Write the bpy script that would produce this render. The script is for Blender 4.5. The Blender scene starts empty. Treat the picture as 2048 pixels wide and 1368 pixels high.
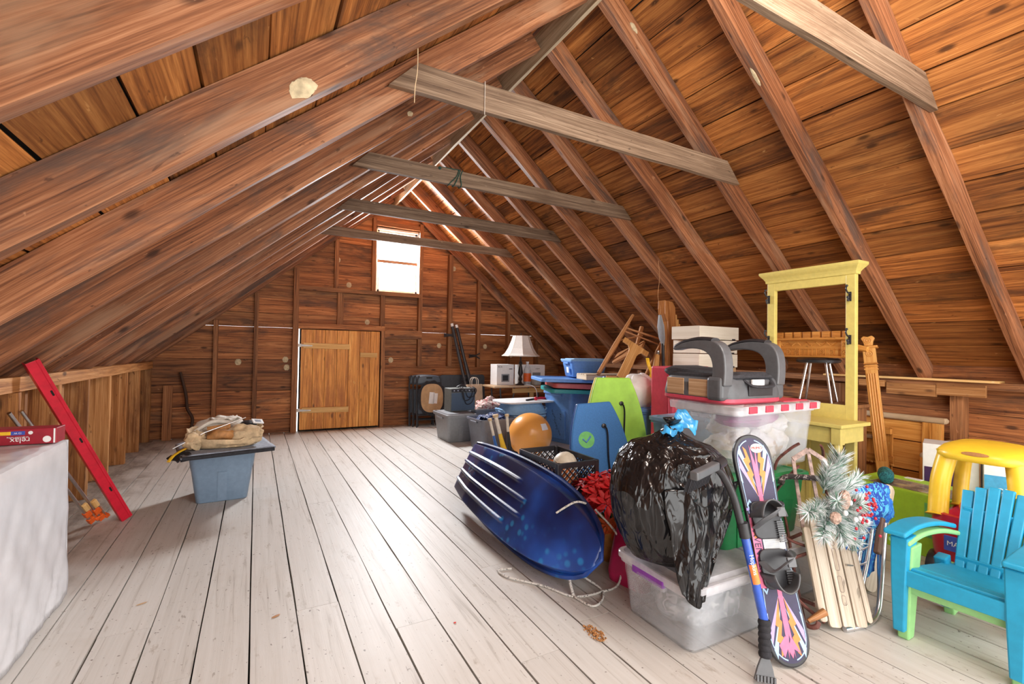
import bpy, bmesh, math, random
from mathutils import Vector, Matrix, Euler, noise
random.seed(7)
SC = bpy.context.scene
COL = SC.collection
PI = math.pi
V = Vector
# ------------------------------------------------------------------ camera
cam_d = bpy.data.cameras.new('camera'); cam = bpy.data.objects.new('camera', cam_d); COL.objects.link(cam)
cam_d.sensor_fit = 'HORIZONTAL'; cam_d.sensor_width = 36.0; cam_d.lens = 936.4/2048*36.0
cam_d.clip_start = 0.05; cam_d.clip_end = 200
_y, _p, _r = math.radians(28.68), math.radians(1.007), math.radians(0.974)
_f = V((math.sin(_y)*math.cos(_p), math.cos(_y)*math.cos(_p), math.sin(_p)))
_rt = V((math.cos(_y), -math.sin(_y), 0)); _up = _rt.cross(_f)
_r2 = _rt*math.cos(_r)+_up*math.sin(_r); _u2 = -_rt*math.sin(_r)+_up*math.cos(_r)
cam.matrix_world = Matrix(((_r2.x, _u2.x, -_f.x, 0), (_r2.y, _u2.y, -_f.y, 0), (_r2.z, _u2.z, -_f.z, 1.3), (0, 0, 0, 1)))
SC.camera = cam
# ------------------------------------------------------------------ view, world, lamps
SC.view_settings.view_transform = 'Standard'; SC.view_settings.look = 'None'
SC.view_settings.gamma = 1.0; SC.view_settings.use_curve_mapping = False
SC.view_settings.exposure = 0.95
w = bpy.data.worlds.new('daylight'); SC.world = w; w.use_nodes = True
bg = w.node_tree.nodes['Background']; bg.inputs[0].default_value = (1.0, 0.985, 0.96, 1); bg.inputs[1].default_value = 2.6
def lamp(name, kind, loc, energy, color=(1, 1, 1), size=1.0, size_y=None, rot=(0, 0, 0)):
    d = bpy.data.lights.new(name, kind); d.energy = energy; d.color = color
    if kind == 'AREA':
        d.size = size
        if size_y: d.shape = 'RECTANGLE'; d.size_y = size_y
    else: d.shadow_soft_size = size
    o = bpy.data.objects.new(name, d); COL.objects.link(o); o.location = loc; o.rotation_euler = rot
    return o
# daylight falling in through the gable window at the back
lamp('window_daylight', 'AREA', (2.08, 8.05, 2.85), 230, (0.95, 0.97, 1.0), 0.72, 1.0, (math.radians(-62), 0, 0))
# added soft fill lamp under the ridge, out of view, brightening the attic
lamp('ridge_fill_light', 'POINT', (1.6, 0.5, 3.0), 70, (1.0, 0.95, 0.88), 0.35)
# ------------------------------------------------------------------ materials
def new_mat(name):
    m = bpy.data.materials.new(name); m.use_nodes = True
    nt = m.node_tree; b = nt.nodes['Principled BSDF']
    return m, nt, b
def N(nt, t, **k):
    n = nt.nodes.new(t)
    for a, v in k.items(): setattr(n, a, v)
    return n
def L(nt, a, b): nt.links.new(a, b)
def setin(n, **k):
    for a, v in k.items(): n.inputs[a.replace('_', ' ')].default_value = v
def ramp(nt, fac, stops):
    r = N(nt, 'ShaderNodeValToRGB'); e = r.color_ramp.elements
    while len(e) < len(stops): e.new(0.5)
    for i, (p, c) in enumerate(stops): e[i].position = p; e[i].color = (*c, 1)
    L(nt, fac, r.inputs[0]); return r.outputs[0]
def math_n(nt, op, a, b=None, clamp=False):
    n = N(nt, 'ShaderNodeMath', operation=op); n.use_clamp = clamp
    for i, x in enumerate((a, b)):
        if x is None: continue
        if isinstance(x, (int, float)): n.inputs[i].default_value = x
        else: L(nt, x, n.inputs[i])
    return n.outputs[0]
def mixc(nt, fac, a, b, mode='MIX'):
    n = N(nt, 'ShaderNodeMix', data_type='RGBA', blend_type=mode)
    for i, x in ((0, fac), (6, a), (7, b)):
        if isinstance(x, (int, float)): n.inputs[i].default_value = x
        elif isinstance(x, tuple): n.inputs[i].default_value = (*x, 1)
        else: L(nt, x, n.inputs[i])
    return n.outputs[2]
def smooth(nt, v, a, b, lo=0.0, hi=1.0):
    n = N(nt, 'ShaderNodeMapRange', interpolation_type='SMOOTHSTEP'); L(nt, v, n.inputs[0])
    for i, x in enumerate((a, b, lo, hi)): n.inputs[i+1].default_value = x
    return n.outputs[0]
def grain_coords(nt, su, sv, seed=0.0):
    uv = N(nt, 'ShaderNodeUVMap'); s = N(nt, 'ShaderNodeSeparateXYZ'); L(nt, uv.outputs[0], s.inputs[0])
    at = N(nt, 'ShaderNodeAttribute', attribute_name='rnd')
    c = N(nt, 'ShaderNodeCombineXYZ')
    L(nt, math_n(nt, 'MULTIPLY', s.outputs[0], su), c.inputs[0]); L(nt, math_n(nt, 'MULTIPLY', s.outputs[1], sv), c.inputs[1])
    L(nt, math_n(nt, 'MULTIPLY_ADD', at.outputs['Fac'], 61.0), c.inputs[2])
    return c.outputs[0], at.outputs['Fac']
def tex_noise(nt, vec, scale=1.0, detail=4.0, rough=0.6, dist=0.0):
    n = N(nt, 'ShaderNodeTexNoise'); L(nt, vec, n.inputs['Vector']); setin(n, Scale=scale, Detail=detail, Roughness=rough, Distortion=dist)
    return n.outputs[0]
def wood(name, dark, mid, light, rough=0.65, knots=True, stain=None, stain_amt=0.5, vary=0.5, bump=0.25, sv=13.0, worn=None):
    m, nt, b = new_mat(name)
    v1, rnd = grain_coords(nt, 0.8, sv*2.2); v2, _ = grain_coords(nt, 3.0, sv*9); v3, _ = grain_coords(nt, 0.9, 4.0); v0, _ = grain_coords(nt, 0.35, 3.0)
    n0 = tex_noise(nt, v0, 1.0, 2, 0.5)
    n1 = tex_noise(nt, v1, 1.0, 6, 0.68, 1.3); n2 = tex_noise(nt, v2, 1.0, 3, 0.7); n3 = tex_noise(nt, v3, 1.3, 6, 0.66, 0.5)
    f = math_n(nt, 'ADD', math_n(nt, 'ADD', math_n(nt, 'MULTIPLY', n1, 0.50), math_n(nt, 'MULTIPLY', n2, 0.26)), math_n(nt, 'MULTIPLY', n0, 0.24))
    c = ramp(nt, f, ((0.39, dark), (0.50, mid), (0.60, light)))
    if stain:
        c = mixc(nt, smooth(nt, n3, 0.50, 0.68, 0.0, stain_amt), c, stain)
    if worn:
        v5, _ = grain_coords(nt, 0.7, 3.5); n5 = tex_noise(nt, v5, 1.7, 4, 0.6, 0.4)
        c = mixc(nt, smooth(nt, n5, 0.53, 0.70, 0.0, 0.6), c, worn)
    br = math_n(nt, 'MULTIPLY_ADD', rnd, vary); nt.nodes[-1].inputs[2].default_value = 1.0-vary*0.5
    g = N(nt, 'ShaderNodeCombineXYZ')
    for i in range(3): L(nt, br, g.inputs[i])
    c = mixc(nt, 1.0, c, g.outputs[0], 'MULTIPLY')
    if knots:
        v4, _ = grain_coords(nt, 2.6, 6.5)
        vo = N(nt, 'ShaderNodeTexVoronoi'); L(nt, v4, vo.inputs['Vector']); setin(vo, Scale=1.0)
        c = mixc(nt, smooth(nt, vo.outputs['Distance'], 0.05, 0.15, 0.8, 0.0), c, tuple(x*0.3 for x in dark))
    v6, _ = grain_coords(nt, 9.0, 26.0); n6 = tex_noise(nt, v6, 1.0, 3, 0.6, 0.5); c = mixc(nt, smooth(nt, n6, 0.70, 0.76, 0.0, 0.45), c, tuple(min(0.75, x*1.5+0.06) for x in light)); c = mixc(nt, smooth(nt, n6, 0.27, 0.33, 0.6, 0.0), c, tuple(x*0.35 for x in dark))
    L(nt, c, b.inputs['Base Color']); setin(b, Roughness=rough); b.inputs['Specular IOR Level'].default_value = 0.35
    bp = N(nt, 'ShaderNodeBump'); setin(bp, Strength=bump, Distance=0.006); L(nt, f, bp.inputs['Height']); L(nt, bp.outputs[0], b.inputs['Normal'])
    return m
def plain(name, col, rough=0.45, metal=0.0, var=0.06, scale=30.0, bump=0.0, spec=0.5, trans=0.0, alpha=1.0, coat=0.0, sheen=0.0, detail=3):
    """a slightly uneven single-coloured surface"""
    m, nt, b = new_mat(name)
    tc = N(nt, 'ShaderNodeTexCoord'); n = tex_noise(nt, tc.outputs['Object'], scale, detail, 0.6)
    c = ramp(nt, n, ((0.3, tuple(max(0, x*(1-var*2)) for x in col)), (0.7, tuple(min(1, x*(1+var*2)) for x in col))))
    L(nt, c, b.inputs['Base Color']); setin(b, Roughness=rough, Metallic=metal, Alpha=alpha)
    b.inputs['Specular IOR Level'].default_value = spec; b.inputs['Transmission Weight'].default_value = trans
    b.inputs['Coat Weight'].default_value = coat; b.inputs['Sheen Weight'].default_value = sheen
    if bump:
        bp = N(nt, 'ShaderNodeBump'); setin(bp, Strength=bump, Distance=0.004); L(nt, n, bp.inputs['Height']); L(nt, bp.outputs[0], b.inputs['Normal'])
    return m
def milky(name, col, opac=0.45, rough=0.35):
    """translucent cloudy plastic: part see-through, part diffuse"""
    m, nt, b = new_mat(name); out = nt.nodes['Material Output']
    tc = N(nt, 'ShaderNodeTexCoord'); n = tex_noise(nt, tc.outputs['Object'], 9.0, 3, 0.6)
    setin(b, Base_Color=(*col, 1), Roughness=rough)
    tr = N(nt, 'ShaderNodeBsdfTransparent'); mx = N(nt, 'ShaderNodeMixShader')
    L(nt, smooth(nt, n, 0.3, 0.7, opac-0.08, opac+0.08), mx.inputs[0]); L(nt, tr.outputs[0], mx.inputs[1]); L(nt, b.outputs[0], mx.inputs[2])
    L(nt, mx.outputs[0], out.inputs['Surface']); return m
def pattern(name, base, other, scale=14.0, lo=0.5, hi=0.56, rough=0.8, third=None, scale3=20.0, lo3=0.58, hi3=0.62, bump=0.0, dist=1.2):
    """two- or three-coloured blotchy print"""
    m, nt, b = new_mat(name); tc = N(nt, 'ShaderNodeTexCoord')
    n = tex_noise(nt, tc.outputs['Object'], scale, 3, 0.55, dist)
    c = mixc(nt, smooth(nt, n, lo, hi), base, other)
    if third:
        n3 = tex_noise(nt, tc.outputs['Object'], scale3, 2, 0.5, 0.6); c = mixc(nt, smooth(nt, n3, lo3, hi3), c, third)
    L(nt, c, b.inputs['Base Color']); setin(b, Roughness=rough)
    if bump:
        bp = N(nt, 'ShaderNodeBump'); setin(bp, Strength=bump, Distance=0.01); L(nt, n, bp.inputs['Height']); L(nt, bp.outputs[0], b.inputs['Normal'])
    return m
def paint_floor():
    m, nt, b = new_mat('worn_white_floor_paint')
    v1, rnd = grain_coords(nt, 1.2, 30.0); n1 = tex_noise(nt, v1, 1.0, 5, 0.65, 0.8)
    v2, _ = grain_coords(nt, 1.0, 1.0); n2 = tex_noise(nt, v2, 2.2, 5, 0.6, 0.4); n3 = tex_noise(nt, v2, 55.0, 2, 0.5)
    v4, _ = grain_coords(nt, 6.0, 14.0); n4 = tex_noise(nt, v4, 1.0, 4, 0.7)
    c = ramp(nt, n1, ((0.30, (0.36, 0.325, 0.285)), (0.42, (0.545, 0.515, 0.475)), (0.7, (0.605, 0.58, 0.545))))
    c = mixc(nt, smooth(nt, n2, 0.52, 0.72, 0.0, 0.45), c, (0.50, 0.455, 0.40))
    c = mixc(nt, smooth(nt, n4, 0.60, 0.74, 0.0, 0.6), c, (0.30, 0.24, 0.18))
    c = mixc(nt, smooth(nt, n3, 0.70, 0.74, 0.0, 0.8), c, (0.13, 0.10, 0.08))
    v6, _ = grain_coords(nt, 16.0, 60.0); n6 = tex_noise(nt, v6, 1.0, 2, 0.5); c = mixc(nt, smooth(nt, n6, 0.70, 0.75, 0.0, 0.55), c, (0.20, 0.16, 0.12))
    # bare dirty boards along the left knee wall, where the paint stops
    tc = N(nt, 'ShaderNodeTexCoord'); sp = N(nt, 'ShaderNodeSeparateXYZ'); L(nt, tc.outputs['Object'], sp.inputs[0])
    e = math_n(nt, 'ADD', sp.outputs[0], math_n(nt, 'MULTIPLY', n2, -0.9))
    sx = smooth(nt, e, -1.62, -1.30, 0.85, 0.0)
    e2 = math_n(nt, 'ADD', sp.outputs[1], math_n(nt, 'MULTIPLY', n2, 0.5)); sy = smooth(nt, e2, 7.85, 8.1, 0.0, 0.75)
    dirty = math_n(nt, 'MAXIMUM', sx, sy, True)
    c = mixc(nt, dirty, c, ramp(nt, n4, ((0.35, (0.11, 0.085, 0.065)), (0.62, (0.34, 0.29, 0.25)))))
    g = N(nt, 'ShaderNodeCombineXYZ'); br = math_n(nt, 'MULTIPLY_ADD', rnd, 0.09); nt.nodes[-1].inputs[2].default_value = 0.955
    for i in range(3): L(nt, br, g.inputs[i])
    c = mixc(nt, 1.0, c, g.outputs[0], 'MULTIPLY')
    L(nt, c, b.inputs['Base Color']); setin(b, Roughness=0.5); b.inputs['Specular IOR Level'].default_value = 0.35
    bp = N(nt, 'ShaderNodeBump'); setin(bp, Strength=0.2, Distance=0.004); L(nt, n1, bp.inputs['Height']); L(nt, bp.outputs[0], b.inputs['Normal'])
    return m
M = {}
M['sheath'] = wood('old_orange_roof_board', (0.10, 0.030, 0.008), (0.34, 0.120, 0.028), (0.57, 0.24, 0.065), stain=(0.075, 0.032, 0.014), stain_amt=0.75, vary=0.8, sv=11)
M['rafter'] = wood('old_reddish_rafter', (0.085, 0.028, 0.011), (0.29, 0.110, 0.045), (0.50, 0.23, 0.11), stain=(0.075, 0.058, 0.050), stain_amt=0.75, vary=0.45, sv=17, worn=(0.42, 0.24, 0.14))
M['grey'] = wood('weathered_grey_brown_beam', (0.075, 0.042, 0.024), (0.19, 0.122, 0.076), (0.32, 0.225, 0.15), stain=(0.10, 0.055, 0.03), stain_amt=0.5, vary=0.5, sv=20)
M['gable'] = wood('dark_gable_board', (0.085, 0.027, 0.009), (0.32, 0.115, 0.036), (0.54, 0.235, 0.085), stain=(0.055, 0.032, 0.022), stain_amt=0.7, vary=0.7, sv=11)
M['stud'] = wood('old_stud', (0.085, 0.03, 0.011), (0.25, 0.10, 0.036), (0.42, 0.19, 0.075), stain=(0.06, 0.035, 0.02), stain_amt=0.5, vary=0.45, sv=17)
M['studlight'] = wood('pale_knee_wall_board', (0.17, 0.060, 0.018), (0.40, 0.17, 0.05), (0.60, 0.32, 0.13), stain=(0.15, 0.05, 0.016), stain_amt=0.6, vary=0.4, sv=14)
M['door'] = wood('varnished_pine', (0.34, 0.11, 0.016), (0.68, 0.28, 0.05), (0.86, 0.46, 0.12), rough=0.5, stain=(0.30, 0.085, 0.018), stain_amt=0.6, vary=0.3, sv=9)
M['batten'] = wood('pale_pine_batten', (0.50, 0.26, 0.08), (0.68, 0.40, 0.14), (0.80, 0.54, 0.24), knots=False, vary=0.2)
M['ridge'] = wood('pale_ridge_board', (0.26, 0.19, 0.11), (0.46, 0.36, 0.23), (0.62, 0.50, 0.34), knots=False, vary=0.2)
M['floor'] = paint_floor()
M['black_gap'] = plain('dark_void', (0.012, 0.009, 0.007), 0.9)
M['white_paint'] = plain('chipped_white_paint', (0.62, 0.62, 0.60), 0.5, var=0.1, scale=14)
M['steel'] = plain('grey_steel', (0.62, 0.62, 0.62), 0.3, 1.0)
M['putty'] = plain('pale_putty_patch', (0.52, 0.42, 0.26), 0.8, var=0.15)
# ------------------------------------------------------------------ mesh builder
class MB:
    def __init__(s): s.v = []; s.f = []; s.m = []; s.uv = []; s.r = []; s.sm = []
    def add(s, vs, fs, mat=0, uvs=None, rnd=None, sm=False, T=None):
        o = len(s.v); rnd = random.random() if rnd is None else rnd
        if T is not None: vs = [T @ V(p) for p in vs]
        s.v += [V(p) for p in vs]
        for i, f in enumerate(fs):
            s.f.append([k+o for k in f]); s.m.append(mat); s.r.append(rnd); s.sm.append(sm)
            s.uv.append(uvs[i] if uvs else None)
    def beam(s, p0, p1, wd, w, t, segs=1, jit=0.0, mat=0, sm=False, taper=1.0, T=None, rnd=None):
        """rectangular bar from p0 to p1; wd is the direction of width w, t the other way; grain runs along it"""
        p0, p1 = V(p0), V(p1); a = (p1-p0); ln = a.length; a = a/ln; wd = V(wd); wd = (wd-a*wd.dot(a)).normalized(); td = a.cross(wd)
        ro = random.random()*30; vs = []; cs = ((-1, -1), (1, -1), (1, 1), (-1, 1))
        for i in range(segs+1):
            q = i/segs; c = p0.lerp(p1, q); k = 1+(taper-1)*q
            for (x, y) in cs:
                jx = jy = 0
                if jit:
                    jx = jit*noise.noise(V((q*ln*1.6+ro, x*3.1+ro, y*2.3))); jy = jit*noise.noise(V((q*ln*1.6-ro, x*2.1, y*3.7+ro)))
                vs.append(c+wd*(x*w/2*k+jx)+td*(y*t/2*k+jy))
        fs = []; uvs = []
        acc = [0, w, w+t, 2*w+t, 2*w+2*t]
        for i in range(segs):
            u0, u1 = ln*i/segs+ro, ln*(i+1)/segs+ro
            for j in range(4):
                k = (j+1) % 4; fs.append((i*4+j, i*4+k, (i+1)*4+k, (i+1)*4+j))
                uvs.append(((u0, acc[j]+ro), (u0, acc[j+1]+ro), (u1, acc[j+1]+ro), (u1, acc[j]+ro)))
        e = segs*4
        fs += [(3, 2, 1, 0), (e, e+1, e+2, e+3)]
        q = ((ro, ro), (ro+0.05, ro), (ro+0.05, ro+t), (ro, ro+t)); uvs += [q, q]
        s.add(vs, fs, mat, uvs, rnd, sm, T)
    def box(s, c, d, mat=0, T=None, rnd=None, sm=False):
        """axis-aligned box of size d at c; grain along its longest side"""
        c = V(c); i = max(range(3), key=lambda k: d[k]); a = V([0, 0, 0]); a[i] = d[i]/2; j, k = [(1, 2), (2, 0), (0, 1)][i]
        wd = V([0, 0, 0]); wd[j] = 1
        s.beam(c-a, c+a, wd, d[j], d[k], 1, 0, mat, sm, 1.0, T, rnd)
    def rings(s, rs, mat=0, closed=True, cap0=True, cap1=True, sm=True, T=None, rnd=None):
        """skin over a list of rings of points"""
        n = len(rs[0]); vs = [p for r in rs for p in r]; fs = []; uvs = []; m = n if closed else n-1
        L_ = 0.0; ro = random.random()*20
        for i in range(len(rs)-1):
            d = (V(rs[i+1][0])-V(rs[i][0])).length
            for j in range(m):
                k = (j+1) % n; fs.append((i*n+j, i*n+k, (i+1)*n+k, (i+1)*n+j))
                uvs.append(((L_+ro, j/n*0.15), (L_+ro, (j+1)/n*0.15), (L_+d+ro, (j+1)/n*0.15), (L_+d+ro, j/n*0.15)))
            L_ += d
        if closed and cap0: fs.append(tuple(reversed(range(n)))); uvs.append(tuple((ro, 0.01*j) for j in range(n)))
        if closed and cap1: o = (len(rs)-1)*n; fs.append(tuple(range(o, o+n))); uvs.append(tuple((ro, 0.01*j) for j in range(n)))
        s.add(vs, fs, mat, uvs, rnd, sm, T)
    def tube(s, pts, r, n=10, mat=0, T=None, cap=True, loop=False, rnd=None, flat=1.0):
        """round bar along pts; r is one radius or one per point; flat squeezes it"""
        pts = [V(p) for p in pts]; k = len(pts); rr = r if isinstance(r, (list, tuple)) else [r]*k
        tn = []
        for i in range(k):
            a = pts[(i-1) % k] if (loop or i > 0) else pts[0]; b = pts[(i+1) % k] if (loop or i < k-1) else pts[-1]
            tn.append((b-a).normalized())
        up = V((0, 0, 1)) if abs(tn[0].z) < 0.9 else V((1, 0, 0)); x = tn[0].cross(up).normalized(); rs = []
        for i in range(k):
            x = (x-tn[i]*x.dot(tn[i])).normalized(); y = tn[i].cross(x)
            rs.append([pts[i]+(x*math.cos(2*PI*j/n)+y*math.sin(2*PI*j/n)*flat)*rr[i] for j in range(n)])
        if loop: rs.append(rs[0])
        s.rings(rs, mat, True, cap and not loop, cap and not loop, True, T, rnd)
    def lathe(s, prof, n=24, mat=0, T=None, cap0=True, cap1=True, ax='Z'):
        rs = []
        for (r, h) in prof:
            rs.append([V((r*math.cos(2*PI*j/n), r*math.sin(2*PI*j/n), h)) for j in range(n)])
        s.rings(rs, mat, True, cap0, cap1, True, T)
    def prism(s, out, t, mat=0, T=None, sm=False, rnd=None):
        """outline in x,z pulled along y by t (centred)"""
        n = len(out); vs = [(x, -t/2, z) for x, z in out]+[(x, t/2, z) for x, z in out]
        fs = [tuple(range(n)), tuple(reversed(range(n, 2*n)))]; ro = random.random()*20
        uvs = [tuple((z+ro, x) for x, z in out), tuple((z+ro, x) for x, z in reversed(out))]
        for i in range(n):
            k = (i+1) % n; fs.append((k, i, n+i, n+k)); uvs.append(((ro+out[k][1], 0), (ro+out[i][1], 0), (ro+out[i][1], t), (ro+out[k][1], t)))
        s.add(vs, fs, mat, uvs, rnd, sm, T)
    def grid(s, fn, nu, nv, mat=0, T=None, sm=True, wrap=False):
        vs = [fn(i/nu, j/nv) for i in range(nu+1) for j in range(nv+1)]; fs = []; uvs = []
        for i in range(nu):
            for j in range(nv):
                fs.append((i*(nv+1)+j, i*(nv+1)+j+1, (i+1)*(nv+1)+j+1, (i+1)*(nv+1)+j))
                uvs.append(((i/nu, j/nv), (i/nu, (j+1)/nv), ((i+1)/nu, (j+1)/nv), ((i+1)/nu, j/nv)))
        s.add(vs, fs, mat, uvs, None, sm, T)
    def ball(s, c, r, nu=16, nv=24, mat=0, T=None, fn=None):
        r = (r, r, r) if isinstance(r, (int, float)) else r; c = V(c); rs = []
        for i in range(1, nu):
            a = PI*i/nu; ring = []
            for j in range(nv):
                b = 2*PI*j/nv; d = V((math.sin(a)*math.cos(b), math.sin(a)*math.sin(b), -math.cos(a))); k = fn(d) if fn else 1.0
                ring.append(c+V((d.x*r[0], d.y*r[1], d.z*r[2]))*k)
            rs.append(ring)
        s.rings(rs, mat, True, True, True, True, T)
    def build(s, name, mats, parent=None, bevel=0.0, seg=2, loc=None, rot=None, sub=0, angle=40, solid=0.0):
        me = bpy.data.meshes.new(name); me.from_pydata([tuple(p) for p in s.v], [], s.f); 
        mats = mats if isinstance(mats, (list, tuple)) else [mats]
        for m in mats: me.materials.append(m)
        me.polygons.foreach_set('material_index', s.m); me.polygons.foreach_set('use_smooth', s.sm)
        a = me.attributes.new('rnd', 'FLOAT', 'FACE'); a.data.foreach_set('value', s.r)
        uvl = me.uv_layers.new(name='UVMap'); flat = []
        for f, uv in zip(s.f, s.uv):
            for i in range(len(f)): flat += (uv[i] if uv else (s.v[f[i]].x, s.v[f[i]].z))
        uvl.data.foreach_set('uv', flat); me.validate(); me.update()
        if any(s.sm): me.set_sharp_from_angle(angle=math.radians(angle))
        o = bpy.data.objects.new(name, me); COL.objects.link(o)
        if parent: o.parent = parent
        if loc is not None: o.location = loc
        if rot is not None: o.rotation_euler = rot
        if solid: md = o.modifiers.new('thick', 'SOLIDIFY'); md.thickness = solid; md.offset = 0
        if bevel:
            md = o.modifiers.new('soft_edges', 'BEVEL'); md.width = bevel; md.segments = seg; md.limit_method = 'ANGLE'; md.angle_limit = math.radians(35)
        if sub: md = o.modifiers.new('smooth', 'SUBSURF'); md.levels = sub; md.render_levels = sub
        return o
def tag(o, label, cat, group=None, kind=None):
    o['label'] = label; o['category'] = cat
    if group: o['group'] = group
    if kind: o['kind'] = kind
    return o
def thing(name, label, cat, loc=(0, 0, 0), rot=(0, 0, 0), group=None):
    o = bpy.data.objects.new(name, None); COL.objects.link(o); o.empty_display_size = 0.05
    o.location = loc
    if isinstance(rot, Matrix): o.rotation_euler = rot.to_euler()
    else: o.rotation_euler = rot
    return tag(o, label, cat, group)
def struct(o): o['kind'] = 'structure'; return o
def copy_tree(o, parent=None):
    c = o.copy(); COL.objects.link(c)
    if parent: c.parent = parent
    for ch in list(o.children): copy_tree(ch, c)
    return c
def frame(x, y, z):
    """rotation whose columns are the given (unit) axes"""
    x, y, z = V(x).normalized(), V(y).normalized(), V(z).normalized()
    return Matrix(((x.x, y.x, z.x), (x.y, y.y, z.y), (x.z, y.z, z.z)))
def lean(base, top, face):
    """axes for something leaning from base to top and facing towards `face`: local z up its length, local -y out of its face"""
    z = (V(top)-V(base)).normalized(); y = -V(face); y = (y-z*y.dot(z)).normalized(); x = y.cross(z)
    return frame(x, y, z)
def bez(pts, n=8):
    """smooth curve through points"""
    pts = [V(p) for p in pts]; out = []
    for i in range(len(pts)-1):
        p0 = pts[max(0, i-1)]; p1 = pts[i]; p2 = pts[i+1]; p3 = pts[min(len(pts)-1, i+2)]
        for j in range(n):
            t = j/n; out.append(0.5*((2*p1)+(p2-p0)*t+(2*p0-5*p1+4*p2-p3)*t*t+(3*p1-p0-3*p2+p3)*t**3))
    out.append(pts[-1]); return out
def rrect(w, h, r, n=5, cx=0.0, cy=0.0):
    """rounded rectangle outline, counter-clockwise"""
    o = []
    for (sx, sy, a0) in ((1, -1, -PI/2), (1, 1, 0), (-1, 1, PI/2), (-1, -1, PI)):
        for i in range(n+1):
            a = a0+PI/2*i/n; o.append((cx+sx*(w/2-r)+r*math.cos(a), cy+sy*(h/2-r)+r*math.sin(a)))
    return o
def text_mesh(name, body, size, mat, parent, loc, rot, extrude=0.0006, align='CENTER', sx=1.0):
    c = bpy.data.curves.new(name, 'FONT'); c.body = body; c.size = size; c.extrude = extrude; c.align_x = align; c.align_y = 'CENTER'
    t = bpy.data.objects.new(name, c); COL.objects.link(t); dg = bpy.context.evaluated_depsgraph_get()
    me = bpy.data.meshes.new_from_object(t.evaluated_get(dg)); bpy.data.objects.remove(t); me.materials.clear(); me.materials.append(mat)
    o = bpy.data.objects.new(name, me); COL.objects.link(o); o.parent = parent; o.location = loc; o.scale = (sx, 1, 1)
    o.rotation_euler = rot.to_euler() if isinstance(rot, Matrix) else rot
    return o
# ================================================================== the attic shell
YF, YN, XL, XR = 7.90, -1.3, -1.40, 5.45
# ---- floor: painted boards running to the far gable
mb = MB(); x = -0.785-0.198*4
k = 0
while x < XR:
    w_ = 0.198+random.uniform(-0.004, 0.004) if not (-0.8 < x < 1.0) else 0.197
    ys = [YN]; 
    while ys[-1] < YF: ys.append(ys[-1]+random.uniform(2.6, 5.0))
    ys[-1] = YF
    for a, b in zip(ys[:-1], ys[1:]):
        g = random.uniform(0.005, 0.009)
        mb.beam((x+w_/2, a+0.001, -0.0125), (x+w_/2, b-0.001, -0.0125), (1, 0, 0), w_-g, 0.025, max(2, int((b-a)/0.12)), 0.0035)
    x += 0.198; k += 1
# keep the walking surface flat: only the long edges wander
for p in mb.v: p.z = 0.0 if p.z > -0.0125 else -0.025
struct(mb.build('floor', M['floor']))
mb = MB(); mb.box((2.0, 3.3, -0.06), (7.6, 9.6, 0.06)); struct(mb.build('floor_1', M['black_gap']))
# ---- roof: two slopes of wide boards on rafters
AL = math.atan2(2.75, 3.3); CA, SA = math.cos(AL), math.sin(AL)
RL = math.hypot(3.3, 2.75)
def roof_pt(side, d, off, y):
    """d down the slope from the ridge, off outwards from the underside of the rafters"""
    if side > 0: return V((2.0+CA*d+SA*off, y, 3.85-SA*d+CA*off))
    return V((2.0-CA*d-SA*off, y, 3.77-SA*d+CA*off))
DR, DL = 0.165, 0.172
for side, dep, nm in ((1, DR, 'ceiling_right'), (-1, DL, 'ceiling_left')):
    mb = MB(); d = -0.18
    dn = V((side*CA, 0, -SA))
    while d < RL+0.35:
        w_ = random.uniform(0.22, 0.30); ys = [YN]
        while ys[-1] < YF+0.1: ys.append(1.27+0.66*round((ys[-1]+random.uniform(2.4, 4.6)-1.27)/0.66))
        ys[-1] = YF+0.1
        for a, b in zip(ys[:-1], ys[1:]):
            off = dep+0.0125+random.uniform(0, 0.005)
            mb.beam(roof_pt(side, d+w_/2, off, a+0.001), roof_pt(side, d+w_/2, off, b-0.001), dn, w_-random.uniform(0.005, 0.014), 0.025, max(2, int((b-a)/0.3)), 0.004)
        d += w_
    struct(mb.build(nm, M['sheath']))
    mb = MB(); mb.beam(roof_pt(side, RL/2, dep+0.06, YN-0.1), roof_pt(side, RL/2, dep+0.06, YF+0.3), dn, RL+1.0, 0.04); struct(mb.build(nm.replace('ceiling', 'roof_light_block'), M['black_gap']))  # dark roof deck slab, added against daylight leaking between the boards
ORD = ['first', 'second', 'third', 'fourth', 'fifth', 'sixth', 'seventh', 'eighth', 'ninth', 'tenth', 'last', 'last']
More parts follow.
